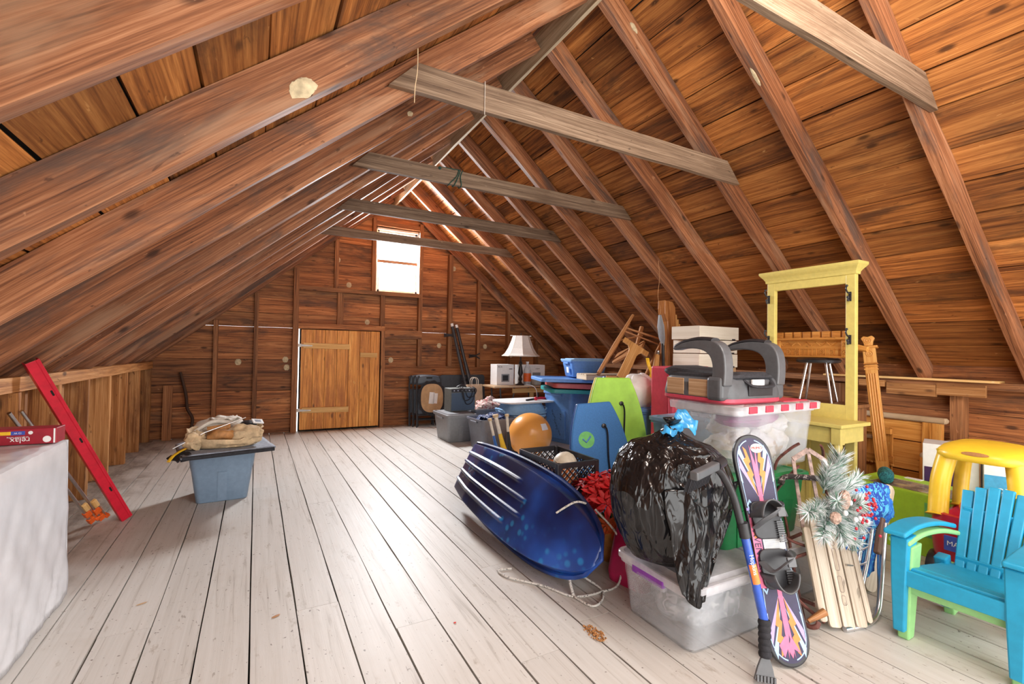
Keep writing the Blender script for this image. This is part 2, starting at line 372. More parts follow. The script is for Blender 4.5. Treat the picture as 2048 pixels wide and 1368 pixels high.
for side, dep, nm in ((1, DR, 'right'), (-1, DL, 'left')):
    for k in range(-2, 11):
        y = 1.24+0.66*k; th = random.uniform(0.050, 0.066)
        if k == 10: y = 7.80; th = 0.06
        mb = MB(); dn = V((side*SA, 0, CA)); dd = dep-0.002
        mb.beam((0, 0, 0), (RL+0.03, 0, 0), (0, 0, 1), dd-0.004, th, 40, 0.009)
        o = mb.build('rafter', M['rafter']); o.location = roof_pt(side, 0.02, dd/2, y+th/2); o.rotation_euler = frame((side*CA, 0, -SA), (0, side, 0), (side*SA, 0, CA)).to_euler()
        spots = {(-1, 1): [(2.38, th/2+0.002, -0.046, 0.055, 0.035)], (1, 2): [(0.378, -th/2-0.002, 0.02, 0.045, 0.02)], (1, 1): [(1.095, 0.0, -dd/2-0.001, 0.07, 0.012)], (-1, 3): [(1.34, th/2+0.002, -0.02, 0.022, 0.018)]}.get((side, k), [])
        for (sx_, sy_, sz_, a_, b_) in spots:
            mb = MB(); flat_ = abs(sz_) > dd/2; mb.ball((sx_, sy_, sz_), (a_, b_ if flat_ else 0.003, 0.003 if flat_ else b_), 8, 14, fn=lambda d: 1+0.3*noise.noise(d*2.5)); mb.build('putty_patch', M['putty'], o)
        tag(o, 'brown rafter on the %s roof slope, %s' % (nm, ['second before the nearest tie beam', 'next before the nearest tie beam', 'the one holding the nearest tie beam', 'halfway between the nearest and second tie beams', 'the one holding the second tie beam', 'halfway between the second and third tie beams', 'the one holding the third tie beam', 'halfway between the third and fourth tie beams', 'the one holding the fourth tie beam', 'halfway between the fourth and fifth tie beams', 'the one holding the fifth tie beam', 'next behind the fifth tie beam', 'flat against the back gable'][k+2]), 'rafter', 'rafters of the %s roof slope' % nm)
mb = MB(); mb.beam((2.0, YN, 3.81), (2.0, YF, 3.81), (0, 0, 1), 0.24, 0.026, 30, 0.006); tag(mb.build('ridge_board', M['ridge']), 'thin pale ridge board running along the peak of the roof', 'ridge board')
for i, (k, xl, xr, z0, z1, lb) in enumerate(((0, 0.62, 3.49, 2.755, 2.93, 'nearest tie beam, grey brown, crossing the top right corner of the roof'), (2, 0.60, 3.535, 2.725, 2.89, 'second tie beam, widest grey weathered plank under the middle of the ridge'), (4, 0.64, 3.56, 2.745, 2.875, 'third tie beam, with a dark green cord wrapped round it'), (6, 0.72, 3.55, 2.755, 2.885, 'fourth tie beam, dark brown, just in front of the window beam'), (8, 0.70, 3.57, 2.77, 2.885, 'farthest tie beam, dark plank crossing in front of the window'))):
    y = 1.24+0.66*k-0.02; t_ = 0.036; mb = MB(); n_ = 30
    h = z1-z0; c = 1/math.tan(AL)
    # ends cut along the roof slope
    vs = []; 
    for j in range(n_+1):
        q = j/n_; dz = 0.006*noise.noise(V((q*6, i*5.1, 0))); dz2 = 0.006*noise.noise(V((q*6, i*5.1, 9)))
        xb = xl+(xr-xl)*q; xt = xl+h*c*0.8+(xr-xl-2*h*c*0.8)*q
        vs += [(xb, y-t_/2, z0+dz), (xb, y+t_/2, z0+dz), (xt, y+t_/2, z1+dz2), (xt, y-t_/2, z1+dz2)]
    fs = []; uvs = []; acc = [0, t_, t_+h, 2*t_+h, 2*t_+2*h]; ro = i*7.3
    for j in range(n_):
        for a in range(4):
            b = (a+1) % 4; fs.append((j*4+a, j*4+b, (j+1)*4+b, (j+1)*4+a)); u0, u1 = 3*j/n_+ro, 3*(j+1)/n_+ro
            uvs.append(((u0, acc[a]), (u0, acc[a+1]), (u1, acc[a+1]), (u1, acc[a])))
    fs += [(3, 2, 1, 0), (n_*4, n_*4+1, n_*4+2, n_*4+3)]; uvs += [((ro, 0), (ro, t_), (ro+.1, t_), (ro+.1, 0))]*2
    mb.add(vs, fs, 0, uvs, [0.75, 0.95, 0.55, 0.25, 0.2][i]); o = mb.build('tie_beam', M['grey'])
    tag(o, lb, 'tie beam', 'tie beams across the attic')
# ---- back gable: wide horizontal boards with thin daylight cracks
def roof_in(side, x):                                            # sheathing height above x
    return (3.85-0.8333*(x-2.0) if side > 0 else 3.77+0.8333*(x-2.0))+0.235
mb = MB(); bk = MB(); z = 0.0
DX0, DX1, DZ1 = 0.575, 1.80, 1.575                               # door opening
WX0, WX1, WZ0, WZ1 = 1.71, 2.46, 2.22, 3.31                      # window opening
while z < 4.0:
    w_ = random.uniform(0.19, 0.27); z1 = min(z+w_, 4.15)
    zz = (z+z1)/2
    xa, xb = max(XL-0.1, 2.0-(4.03-zz)/0.8333), min(XR+0.1, 2.0+(4.1-zz)/0.8333)
    cuts = [(xa, xb)]
    for (c0, c1, lo, hi) in ((DX0, DX1, -1, DZ1), (WX0, WX1, WZ0, WZ1)):
        if z < hi-0.02 and z1 > lo+0.02:
            nc = []
            for (a, b) in cuts:
                if c0 > a: nc.append((a, min(b, c0)))
                if c1 < b: nc.append((max(a, c1), b))
            cuts = nc
    lit = random.random() < 0.22; g = 0.0022 if lit else random.uniform(0.003, 0.006)
    for (a, b) in cuts:
        zb, zt = z, z1-g
        if not lit: bk.box(((a+b)/2, YF+0.032, z1-g/2), (b-a, 0.012, 0.05))
        else: bk.box(((a+b)/2, YF+0.032, z1-g-0.025), (b-a, 0.012, 0.0505)); bk.box(((a+b)/2, YF+0.032, z1+0.025), (b-a, 0.012, 0.0485))
        if z < DZ1-0.02 and a >= DX0-0.01 and b <= DX1+0.01: continue
        for (c0, c1, lo, hi) in ((DX0, DX1, -1, DZ1), (WX0, WX1, WZ0, WZ1)):
            pass
        mb.beam((a, YF+0.0125, (zb+zt)/2), (b, YF+0.0125, (zb+zt)/2), (0, 0, 1), zt-zb, 0.025, max(2, int((b-a)/0.3)), 0.0015)
    z = z1
# fillers that finish the openings at their true height
mb.box(((DX0+DX1)/2, YF+0.02, DZ1+0.16), (DX1-DX0+0.06, 0.02, 0.32)); mb.box(((WX0+WX1)/2, YF+0.02, WZ1+0.17), (WX1-WX0+0.06, 0.02, 0.34)); mb.box(((WX0+WX1)/2, YF+0.02, WZ0-0.15), (WX1-WX0+0.06, 0.02, 0.3))
struct(mb.build('wall_back', M['gable'])); struct(bk.build('wall_back_light_block', M['black_gap']))  # dark strips added behind most joints to keep daylight out of the gaps
def gable_piece(c, d, nm, mat='stud'):
    m_ = MB(); i = max(range(3), key=lambda k: d[k]); a = V((0, 0, 0)); a[i] = d[i]/2; c = V(c)
    wd = (0, 1, 0)
    m_.beam(c-a, c+a, wd, d[1], d[0] if i == 2 else d[2], 12, 0.004); return struct(m_.build(nm, M[mat]))
n_ = 0
for (xx, z0, z1, wv, dp) in ((-0.50, 0, 1.66, 0.055, 0.09), (0.0, 0, 2.08, 0.055, 0.09), (0.525, 0, 2.50, 0.075, 0.10), (1.10, 2.235, 3.02, 0.06, 0.06), (1.17, 1.66, 2.17, 0.09, 0.05), (1.675, 2.20, 3.44, 0.06, 0.09), (1.835, 1.66, 2.17, 0.07, 0.06), (1.845, 0, 1.58, 0.06, 0.09), (2.47, 1.0, 3.44, 0.065, 0.09), (3.02, 1.0, 2.98, 0.075, 0.09), (3.58, 0.98, 2.56, 0.06, 0.09), (4.20, 0.98, 2.06, 0.06, 0.09), (4.83, 0.9, 1.52, 0.06, 0.09)):
    n_ += 1; gable_piece((xx, YF-dp/2, (z0+z1)/2), (wv, dp, z1-z0), 'trim_%d' % n_)
for (x0, x1, z0, z1, dp) in ((0.56, 2.46, 2.17, 2.235, 0.095), (0.50, 1.87, 1.58, 1.66, 0.095), (1.87, 2.50, 1.46, 1.60, 0.10), (1.86, 4.6, 0.82, 0.965, 0.05), (1.70, 2.47, 3.33, 3.40, 0.08)):
    n_ += 1; gable_piece(((x0+x1)/2, YF-dp/2, (z0+z1)/2), (x1-x0, dp, z1-z0), 'trim_%d' % n_, 'gable' if z1 < 1.7 else 'stud')
m_ = MB()
for (xx, zz) in ((-0.22, 1.06), (0.40, 1.10), (0.42, 0.98), (1.30, 2.31), (1.12, 2.70), (2.85, 1.36), (1.60, 1.72), (3.1, 2.75), (3.75, 1.36), (2.0, 1.10), (4.3, 1.20)):
    m_.ball((xx, YF+0.002, zz), (0.045, 0.006, 0.05), 6, 10)
m_.build('trim_30', M['putty'])['kind'] = 'structure'
# ---- door: pine planks with two battens, strap hinges and a block latch
M['trimdark'] = M['stud']
dr = bpy.data.objects.new('door_1', None); COL.objects.link(dr); dr['kind'] = 'structure'; dr.location = (0.605, YF-0.075, 0.03); dr.rotation_euler = (0, 0, math.radians(-0.8))
m_ = MB(); ed = [0, 0.17, 0.345, 0.52, 0.695, 0.87, 1.03, 1.185]
for a, b in zip(ed[:-1], ed[1:]): m_.beam(((a+b)/2, 0, 0.0), ((a+b)/2, 0, 1.535), (1, 0, 0), b-a-0.004, 0.025, 1)
o = m_.build('door_planks', M['door'], dr, bevel=0.002)
for (z0, t) in ((1.29, 1), (0.30, 1)):
    m_ = MB(); m_.beam((0.03, -0.025, z0), (0.71, -0.025, z0-0.01), (0, 0, 1), 0.085, 0.024); m_.build('batten', M['batten'], dr, bevel=0.003)
m_ = MB(); m_.beam((0.87, -0.03, 1.155), (1.14, -0.03, 1.15), (0, 0, 1), 0.075, 0.03); m_.build('latch_block', M['batten'], dr, bevel=0.003)
for z0 in (1.29, 0.30):
    m_ = MB(); m_.box((-0.07, -0.004, z0), (0.06, 0.012, 0.13)); m_.box((-0.02, -0.012, z0), (0.05, 0.014, 0.05)); m_.beam((0.0, -0.042, z0), (0.16, -0.042, z0-0.004), (0, 0, 1), 0.035, 0.005, taper=0.5); m_.build('hinge', M['white_paint'], dr, bevel=0.002)
mb = MB(); mb.box((1.206, YF+0.03, 0.79), (1.228, 0.02, 1.62)); struct(mb.build('door_backing', M['black_gap']))  # black sheet added behind the planks to hide daylight in the door gaps
# ---- window: two sashes in a plain wooden frame, blown out by daylight
wn = bpy.data.objects.new('window_1', None); COL.objects.link(wn); wn['kind'] = 'structure'; wn.location = ((WX0+WX1)/2, YF, WZ0)
W_, H_ = WX1-WX0, WZ1-WZ0
m_ = MB()
for sx in (-1, 1): m_.box((sx*(W_/2-0.015), 0.03, H_/2), (0.03, 0.10, H_))
m_.box((0, 0.03, H_-0.015), (W_, 0.10, 0.03)); m_.box((0, 0.0, -0.012), (W_+0.06, 0.14, 0.035)); m_.build('window_frame', M['white_paint'], wn, bevel=0.003)
for (z0, z1, yy) in ((0.02, 0.54, 0.02), (0.52, H_-0.03, 0.05)):
    m_ = MB()
    for sx in (-1, 1): m_.box((sx*(W_/2-0.05), yy, (z0+z1)/2), (0.035, 0.028, z1-z0))
    m_.box((0, yy, z0+0.02), (W_-0.07, 0.028, 0.04)); m_.box((0, yy, z1-0.015), (W_-0.07, 0.028, 0.03)); s_ = m_.build('sash', M['white_paint'], wn, bevel=0.002)
    if z0 > 0.3: m_ = MB(); m_.box((0, yy-0.035, z0+0.015), (W_-0.07, 0.02, 0.045)); m_.build('meeting_rail', M['stud'], s_)
    m_ = MB(); m_.box((0, yy, (z0+z1)/2), (W_-0.12, 0.004, z1-z0-0.06)); m_.build('window_pane', milky('window_glass_%d' % int(z0*100), (1, 1, 1), 0.1, 0.05), s_)
# ---- left knee wall: deep studs, boards behind, a heavy plate on top
mb = MB(); yy = YN
while yy < YF:
    w_ = random.uniform(0.2, 0.3); mb.beam((-1.43, yy+w_/2, -0.02), (-1.43, yy+w_/2, 1.3), (0, 1, 0), w_-0.004, 0.025, 4, 0.003); yy += w_
struct(mb.build('wall_left', M['studlight']))
mb = MB(); mb.box((-1.50, 3.2, 0.6), (0.04, 9.6, 1.5)); struct(mb.build('wall_left_light_block', M['black_gap']))  # unseen black panel added behind the boards to close off outside light
for i, k in enumerate(range(-1, 11)):
    y = 1.19+0.66*k; m_ = MB(); m_.beam((-1.305, y, 0), (-1.305, y, 1.0), (1, 0, 0), 0.175, 0.055, 10, 0.008); struct(m_.build('trim_%d' % (40+i), M['studlight']))
    m_ = MB(); m_.beam((-1.335, y+0.30, 0), (-1.335, y+0.30, 1.0), (1, 0, 0), 0.10, 0.05, 10, 0.008); struct(m_.build('trim_%d' % (80+i), M['studlight']))
m_ = MB(); m_.beam((-1.26, YN, 1.085), (-1.26, YF-0.01, 1.02), (0, 0, 1), 0.088, 0.09, 30, 0.006); struct(m_.build('trim_60', M['studlight']))
# ---- right knee wall
mb = MB(); z = 0.0
while z < 1.3:
    w_ = random.uniform(0.16, 0.24)
    mb.beam((5.42, YN, z+w_/2), (5.42, YF, z+w_/2), (0, 0, 1), w_-0.004, 0.025, 20, 0.003); z += w_
struct(mb.build('wall_right', M['gable']))
mb = MB(); mb.box((5.50, 3.2, 0.6), (0.04, 9.6, 1.5)); struct(mb.build('wall_right_light_block', M['black_gap']))  # black panel added out of sight so no light leaks between these boards
for i, k in enumerate(range(-3, 8)):
    y = 1.70+0.95*k; m_ = MB(); m_.beam((5.35, y, 0), (5.35, y, 1.02), (1, 0, 0), 0.11, 0.09, 10, 0.006); struct(m_.build('trim_%d' % (61+i), M['stud']))
m_ = MB(); m_.beam((5.33, YN, 1.07), (5.33, YF, 1.07), (0, 0, 1), 0.06, 0.12, 30, 0.004); struct(m_.build('trim_75', M['stud']))
m_ = MB(); m_.beam((5.30, 1.42, 1.107), (5.30, 2.75, 1.103), (1, 0, 0), 0.12, 0.018, 10, 0.002); struct(m_.build('trim_76', M['batten']))
for i, (a, b, z0, z1) in enumerate(((2.20, 2.42, 1.015, 1.075), (1.82, 2.19, 0.955, 1.06), (1.50, 1.82, 0.975, 1.075))):
    m_ = MB(); m_.beam((5.25, a, (z0+z1)/2), (5.25, b-0.004, (z0+z1)/2), (0, 0, 1), z1-z0, 0.03); struct(m_.build('trim_%d' % (77+i), M['studlight']))
# ================================================================== shared builders
def ring_at(out, z, s=1.0, cx=0, cy=0, sx=None):
    return [V((cx+x*s, cy+y*(s if sx is None else sx), z)) for x, y in out]
def tote(name, label, cat, loc, rz, w, d, h, mat, lid=None, open_=False, taper=0.84, rim=None, group=None, wall=0.004, ribs=3, latch=None, lidh=0.03):
    """moulded storage bin: tapered body with ribs, rolled rim, two end grips, optional lid and latches"""
    t = thing(name, label, cat, loc, (0, 0, rz), group)
    o = rrect(w-0.03, d-0.03, min(w, d)*0.10, 5); n = len(o)
    def pinch(z):                                               # scale at height z
        return taper+(1-taper)*z/h
    mb = MB(); rs = [ring_at(o, 0.0, taper*0.97), ring_at(o, 0.008, taper), ring_at(o, h*0.62, pinch(h*0.62)), ring_at(o, h*0.72, pinch(h*0.72)+0.012), ring_at(o, h-0.004, 1.0)]
    if open_ or wall > 0.0041:
        k = 1-wall*2/min(w, d); rs += [ring_at(o, h-0.004, k), ring_at(o, h*0.5, pinch(h*0.5)*k), ring_at(o, 0.012, taper*k)]
    mb.rings(rs, 0, True, True, True, True)
    for s in (-1, 1):                                           # shallow upright ribs on the long sides
        for i in range(ribs):
            x = (i-(ribs-1)/2)*w*0.26; a, b = V((x*taper, s*(d-0.03)/2*taper, 0.01)), V((x, s*(d-0.03)/2*pinch(h*0.62), h*0.60))
            mb.beam(a, b, (1, 0, 0), w*0.13, 0.010)
    mb.build('body', mat, t, angle=50)
    mb = MB(); rs = [[V((x*k1+(0.0), y*k1, z)) for x, y in o] for k1, z in ((1.0, h-0.03), (1+0.028/w, h-0.03), (1+0.032/w, h-0.006), (1+0.026/w, h), (1-0.006/w, h), (0.985, h-0.012))]
    mb.rings(rs, 0, True, False, False, True); mb.build('rim', rim or mat, t, angle=50)
    for s in (-1, 1):
        mb = MB(); mb.box((s*(w/2-0.004), 0, h-0.045), (0.022, d*0.36, 0.028)); mb.build('handle', mat, t, bevel=0.006)
    if lid:
        mb = MB(); lo = rrect(w+0.012, d+0.012, min(w, d)*0.10, 5)
        rs = [ring_at(lo, h-0.012, 1.0), ring_at(lo, h+0.012, 1.0), ring_at(lo, h+0.016, 0.985), ring_at(lo, h+0.016, 0.93), ring_at(lo, h+0.004, 0.91), ring_at(lo, h+0.004, 0.84), ring_at(lo, h+lidh*0.8, 0.80), ring_at(lo, h+lidh*0.8, 0.3)]
        mb.rings(rs, 0, True, True, True, True); mb.build('lid', lid, t, angle=35)
    if latch:
        for s in (-1, 1):
            mb = MB(); mb.box((s*(w/2+0.006), 0, h-0.02), (0.016, d*0.34, 0.06)); mb.build('latch', latch, t, bevel=0.006)
    return t
def crumple(mb, c, r, seed, amp=0.25, freq=2.2, mat=0, nu=20, nv=30, squash=None, T=None, ridged=True):
    """a creased, bunched lump of cloth or plastic"""
    def fn(d):
        p = V((d.x*freq+seed, d.y*freq-seed, d.z*freq+seed*0.7)); a = noise.noise(p); b = noise.noise(p*2.3); c_ = noise.noise(p*4.9)
        if ridged: b = 0.6-abs(b)*2; c_ = 0.5-abs(c_)*2
        return 1+amp*(a*0.8+b*0.35+c_*0.18)
    mb.ball(c, r, nu, nv, mat, T, fn)
def cloth_fold(mb, c, sx, sy, seed, h=0.03, mat=0, rot=0.0, n=16, freq=5.0, tilt=(0, 0)):
    """a loose sheet of cloth with soft folds"""
    cs, sn = math.cos(rot), math.sin(rot); c = V(c)
    def fn(u, v):
        x, y = (u-0.5)*sx, (v-0.5)*sy; k = 1+0.10*noise.noise(V((u*3+seed, v*3, seed)))
        z = h*(noise.noise(V((u*freq+seed, v*freq*0.6, seed*1.7)))+0.5*noise.noise(V((u*freq*2.1-seed, v*freq*2.0, 3)))) + tilt[0]*x+tilt[1]*y
        x *= k; y *= k
        return c+V((x*cs-y*sn, x*sn+y*cs, z))
    mb.grid(fn, n, n, mat)
# ------------------------------------------------------------------ more materials
M['grey_tote'] = plain('grey_plastic', (0.24, 0.25, 0.265), 0.42, var=0.04)
M['dk_tote'] = plain('dark_grey_plastic', (0.145, 0.16, 0.20), 0.42, var=0.04)
M['slate_tote'] = plain('slate_blue_plastic', (0.19, 0.27, 0.37), 0.42, var=0.04)
M['blue_tote'] = plain('mid_blue_plastic', (0.13, 0.30, 0.66), 0.38, var=0.04)
M['lblue_tote'] = plain('light_blue_plastic', (0.26, 0.47, 0.72), 0.38, var=0.04)
M['red_lid'] = plain('faded_red_plastic', (0.52, 0.09, 0.08), 0.42, var=0.05)
M['teal_lid'] = plain('teal_plastic', (0.02, 0.27, 0.27), 0.42, var=0.05)
M['green_tote'] = plain('bright_green_plastic', (0.015, 0.21, 0.065), 0.40, var=0.05)
M['white_pl'] = plain('white_plastic', (0.74, 0.74, 0.74), 0.4, var=0.03)
M['black_pl'] = plain('black_plastic', (0.022, 0.022, 0.026), 0.35, var=0.1)
M['black_soft'] = plain('black_fabric', (0.02, 0.02, 0.025), 0.85, var=0.2, scale=60, bump=0.2)
M['grey_mat'] = plain('grey_folded_mat', (0.27, 0.30, 0.36), 0.85, var=0.12, scale=50, bump=0.2)
M['tan'] = plain('tan_suede', (0.58, 0.42, 0.25), 0.85, var=0.16, scale=18, bump=0.35)
M['tan_dark'] = plain('brown_leather', (0.42, 0.19, 0.06), 0.65, var=0.2, scale=22, bump=0.3)
M['cream'] = plain('cream_paper', (0.68, 0.62, 0.54), 0.8, var=0.05)
M['red_metal'] = plain('red_painted_metal', (0.62, 0.012, 0.035), 0.35, var=0.08, scale=12)
M['orange_pl'] = plain('orange_enamel', (0.80, 0.13, 0.02), 0.4)
M['yellow'] = plain('yellow_plastic', (0.85, 0.52, 0.03), 0.4)
M['maroon'] = plain('maroon_carton', (0.32, 0.012, 0.028), 0.45, var=0.06)
M['paper_w'] = plain('white_paper', (0.80, 0.79, 0.78), 0.7, var=0.02)
M['ink'] = plain('dark_ink', (0.02, 0.02, 0.025), 0.6)
M['ink_red'] = plain('red_ink', (0.6, 0.04, 0.03), 0.6)
M['blue_ink'] = plain('blue_label', (0.05, 0.09, 0.42), 0.5)
M['kraft'] = plain('brown_cardboard', (0.50, 0.31, 0.16), 0.8, var=0.08, scale=12)
M['bagpaper'] = plain('brown_paper_bag', (0.60, 0.44, 0.30), 0.8, var=0.08, scale=12, bump=0.3)
M['alu'] = plain('dull_aluminium', (0.72, 0.72, 0.74), 0.28, 1.0)
M['dark_pole'] = plain('black_painted_tube', (0.05, 0.05, 0.055), 0.4, 0.3)
M['rust_wood'] = wood('dark_stick', (0.02, 0.01, 0.006), (0.06, 0.028, 0.016), (0.12, 0.06, 0.03), knots=False)
# ================================================================== along the left knee wall
# ---- boxy furniture under a plastic sheet
t = thing('plastic_dust_sheet', 'white plastic sheet draped over boxy furniture beside the left knee wall', 'dust sheet', (-1.0, 2.55, 0))
mb = MB()
prof = [(-0.24, 0.0), (-0.23, 0.4), (-0.225, 0.785), (-0.20, 0.80), (0.0, 0.803), (0.135, 0.802), (0.152, 0.792), (0.158, 0.76), (0.161, 0.5), (0.166, 0.2), (0.172, 0.003)]
def sheet(u, v):
    # u runs along the wall, v over the section
    k = v*(len(prof)-1); i = min(int(k), len(prof)-2); f = k-i; x = prof[i][0]*(1-f)+prof[i+1][0]*f; z = prof[i][1]*(1-f)+prof[i+1][1]*f
    y = -0.75+u*1.435; dn = max(0, 0.78-z)/0.78
    a = noise.noise(V((y*6+z*4.5, 3.1, z*0.8))); b = 0.5-abs(noise.noise(V((y*11-z*7, 7.7, z))))
    off = (0.016*a+0.012*b)*min(1, dn*2+0.15)
    if z > 0.77: z += 0.004*noise.noise(V((x*18, y*12, 1)))
    return V((x+(off if x > 0.1 else -off if x < -0.2 else 0), y, max(0.002, z)))
mb.grid(sheet, 70, 60)
def end(u, v):
    x = -0.225+u*0.385; z = 0.798*(1-v)+0.003*v; a = noise.noise(V((x*16+z*2, 9.1, z*0.5)))
    return V((x+0.010*(u-0.5)*2*v, 0.685+(0.012*a+0.012)*v, z))
mb.grid(end, 24, 30)
M['sheet'] = plain('white_polythene', (0.66, 0.66, 0.69), 0.22, var=0.03, scale=8, bump=0.05)
mb.build('sheet', M['sheet'], t, solid=0.002)
# ---- maroon carton with upside-down print, on the sheet
t = thing('lamp_carton', 'maroon carton with upside-down white lettering lying on the plastic sheet', 'carton', (-0.985, 3.10, 0.808), (0, 0, math.radians(-3)))
mb = MB(); mb.box((-0.14, 0.045, 0.0375), (0.56, 0.10, 0.075)); mb.build('box', M['maroon'], t, bevel=0.003)
mb = MB(); mb.box((0.132, -0.0062, 0.0375), (0.006, 0.002, 0.07)); mb.build('white_edge', M['paper_w'], t)
flip = Matrix(((-1, 0, 0), (0, 0, -1), (0, -1, 0))).to_3x3()
R180 = Euler((PI/2, PI, 0)).to_matrix()
text_mesh('lettering', 'relax', 0.036, M['paper_w'], t, (0.008, -0.0062, 0.022), R180)
text_mesh('small_print', 'full light indoor relaxing', 0.008, M['paper_w'], t, (0.0, -0.0062, 0.036), R180)
mb = MB(); mb.box((-0.09, -0.0058, 0.056), (0.13, 0.001, 0.016)); mb.build('yellow_stripe', M['yellow'], t)
mb = MB(); mb.box((0.0, -0.006, 0.056), (0.05, 0.001, 0.018)); mb.build('blue_label', M['blue_ink'], t); text_mesh('label_text', '13 W', 0.012, M['paper_w'], t, (0.0, -0.0068, 0.056), R180)
mb = MB(); mb.lathe([(0.0155, 0), (0.0155, 0.001)], 24, 0, Matrix.Translation((0.105, -0.0055, 0.022))@Matrix.Rotation(PI/2, 4, 'X')); mb.build('round_mark', M['paper_w'], t); mb = MB(); mb.lathe([(0.0085, 0), (0.0085, 0.001)], 20, 0, Matrix.Translation((0.045, -0.0055, 0.056))@Matrix.Rotation(PI/2, 4, 'X')); mb.build('round_mark', M['paper_w'], t)
# ---- red metal channel leaning on the plate
b0, b1 = V((-0.80, 4.40, 0.012)), V((-1.16, 3.80, 1.185)); ln = (b1-b0).length
t = thing('red_metal_channel', 'long red metal channel leaning from the floor to the knee wall plate', 'metal channel', b0, lean(b0, b1, (0.45, -1, 0.3)))
mb = MB(); mb.box((0, 0, ln/2), (0.070, 0.004, ln)); 
for s in (-1, 1): mb.box((s*0.033, 0.02, ln/2), (0.004, 0.042, ln))
mb.build('channel', M['red_metal'], t, bevel=0.0015)
mb = MB(); mb.tube([(0.018, -0.003, 0.0), (0.018, -0.003, ln)], 0.004, 8); mb.build('raised_rib', M['red_metal'], t)
for q in (0.22, 0.55, 0.83):
    mb = MB(); mb.prism(rrect(0.011, 0.04, 0.0055, 4, 0.004, ln*q), 0.002, 0, Matrix.Translation((0, -0.0025, 0))); mb.build('slot', M['black_gap'], t)
# ---- two bar clamps leaning in the stud bay
def clamp(b0, b1, label):
    b0, b1 = V(b0), V(b1); ln = (b1-b0).length
    t = thing('bar_clamp', label, 'clamp', b0, lean(b0, b1, (1, -1.2, 0.2)), 'bar clamps behind the plastic sheet')
    mb = MB(); mb.tube([(0, 0, 0.02), (0, 0, ln)], 0.0095, 10); mb.build('bar', M['steel'], t)
    mb = MB(); mb.box((0.012, 0, 0.03), (0.055, 0.03, 0.045)); mb.box((0.035, -0.004, 0.012), (0.03, 0.04, 0.024)); mb.build('fixed_jaw', M['orange_pl'], t, bevel=0.004)
    mb = MB(); mb.box((0.012, 0, 0.105), (0.05, 0.03, 0.05)); mb.build('sliding_jaw', M['orange_pl'], t, bevel=0.004)
    mb = MB(); mb.tube([(0.03, -0.01, -0.01), (0.03, -0.01, 0.16)], 0.006, 8); mb.build('screw', M['steel'], t)
    mb = MB(); mb.box((0.02, -0.012, 0.18), (0.035, 0.022, 0.07)); mb.build('grip', M['batten'], t, bevel=0.005)
clamp((-1.00, 4.40, 0.012), (-1.205, 3.66, 0.90), 'orange-jawed bar clamp nearer the plastic sheet, leaning in the studs')
clamp((-0.955, 4.44, 0.012), (-1.20, 3.80, 0.895), 'orange-jawed bar clamp nearer the red channel, leaning in the studs')
# ---- slate tote with folded mat and a heap of tool belts
tote('storage_tote', 'slate blue storage tote under a grey mat and a heap of tan tool belts', 'storage bin', (-0.225, 4.80, 0), math.radians(2), 0.51, 0.56, 0.425, M['slate_tote'], taper=0.77, ribs=1)
t = thing('folded_mat', 'folded grey mat with black underside lying across the slate blue tote', 'mat', (-0.19, 4.62, 0.428), (0, 0, math.radians(10)))
mb = MB(); T_ = Matrix.Translation((0, 0, 0.018))
mb.grid(lambda u, v: V((-0.34+0.65*u, -0.29+0.64*v, 0.030+0.006*noise.noise(V((u*6, v*4, 2)))-(0.02*max(0, 0.12-u)/0.12))), 24, 24); mb.build('top_layer', M['grey_mat'], t, solid=0.012)
mb = MB(); mb.grid(lambda u, v: V((-0.34+0.64*u, -0.295+0.64*v, 0.009-0.012*max(0, 0.15-u)/0.15)), 12, 12); mb.build('under_layer', M['black_soft'], t, solid=0.014)
mb = MB(); mb.tube([(-0.33, -0.295, 0.012), (0.30, -0.295, 0.018)], 0.016, 10); mb.build('folded_edge', M['black_soft'], t)
mb = MB(); cloth_fold(mb, (-0.34, -0.16, 0.012), 0.10, 0.20, 3.3, 0.02, 0, 0.3, 10, 4, (0.35, 0)); mb.build('hanging_flap', M['black_soft'], t, solid=0.006)
t = thing('tool_belt', 'worn tan suede tool belt heaped on the grey mat', 'tool belt', (-0.20, 4.56, 0.478), (0, 0, 0))
mb = MB()
def pouch(u, v):
    a = 2*PI*u; k = 1+0.14*noise.noise(V((math.cos(a)*1.8, math.sin(a)*1.8, v*2+5))); r = (0.10+0.16*v**0.7)*k
    z = 0.10*v**1.6+0.02*noise.noise(V((math.cos(a)*3, math.sin(a)*3, v*3)))-(0.05*v if math.sin(a) < -0.5 else 0)
    return V((math.cos(a)*r*0.98, math.sin(a)*r*0.62, max(0.0, z)))
mb.grid(pouch, 44, 12); crumple(mb, (0, 0, 0.005), (0.2, 0.11, 0.02), 4.0, 0.2); mb.build('pouch', M['tan'], t, solid=0.006)
mb = MB(); crumple(mb, (0.13, -0.07, 0.06), (0.12, 0.065, 0.055), 1.3, 0.35); mb.build('nail_pocket', M['tan'], t)
mb = MB(); crumple(mb, (-0.19, -0.08, 0.045), (0.07, 0.055, 0.05), 8.3, 0.4); mb.build('nail_pocket', M['tan'], t)
mb = MB(); mb.tube(bez([(-0.10, -0.10, 0.05), (-0.05, -0.12, 0.075), (0.03, -0.11, 0.07), (0.06, -0.06, 0.05)]), [0.028]*25, 10); mb.build('leather_holder', M['tan_dark'], t)
mb = MB(); mb.tube([(-0.12, -0.02, 0.09), (0.03, -0.02, 0.105)], 0.022, 10); mb.tube([(-0.11, -0.05, 0.06), (0.06, -0.06, 0.07)], 0.018, 8); mb.build('tool_handle', M['tan_dark'], t)
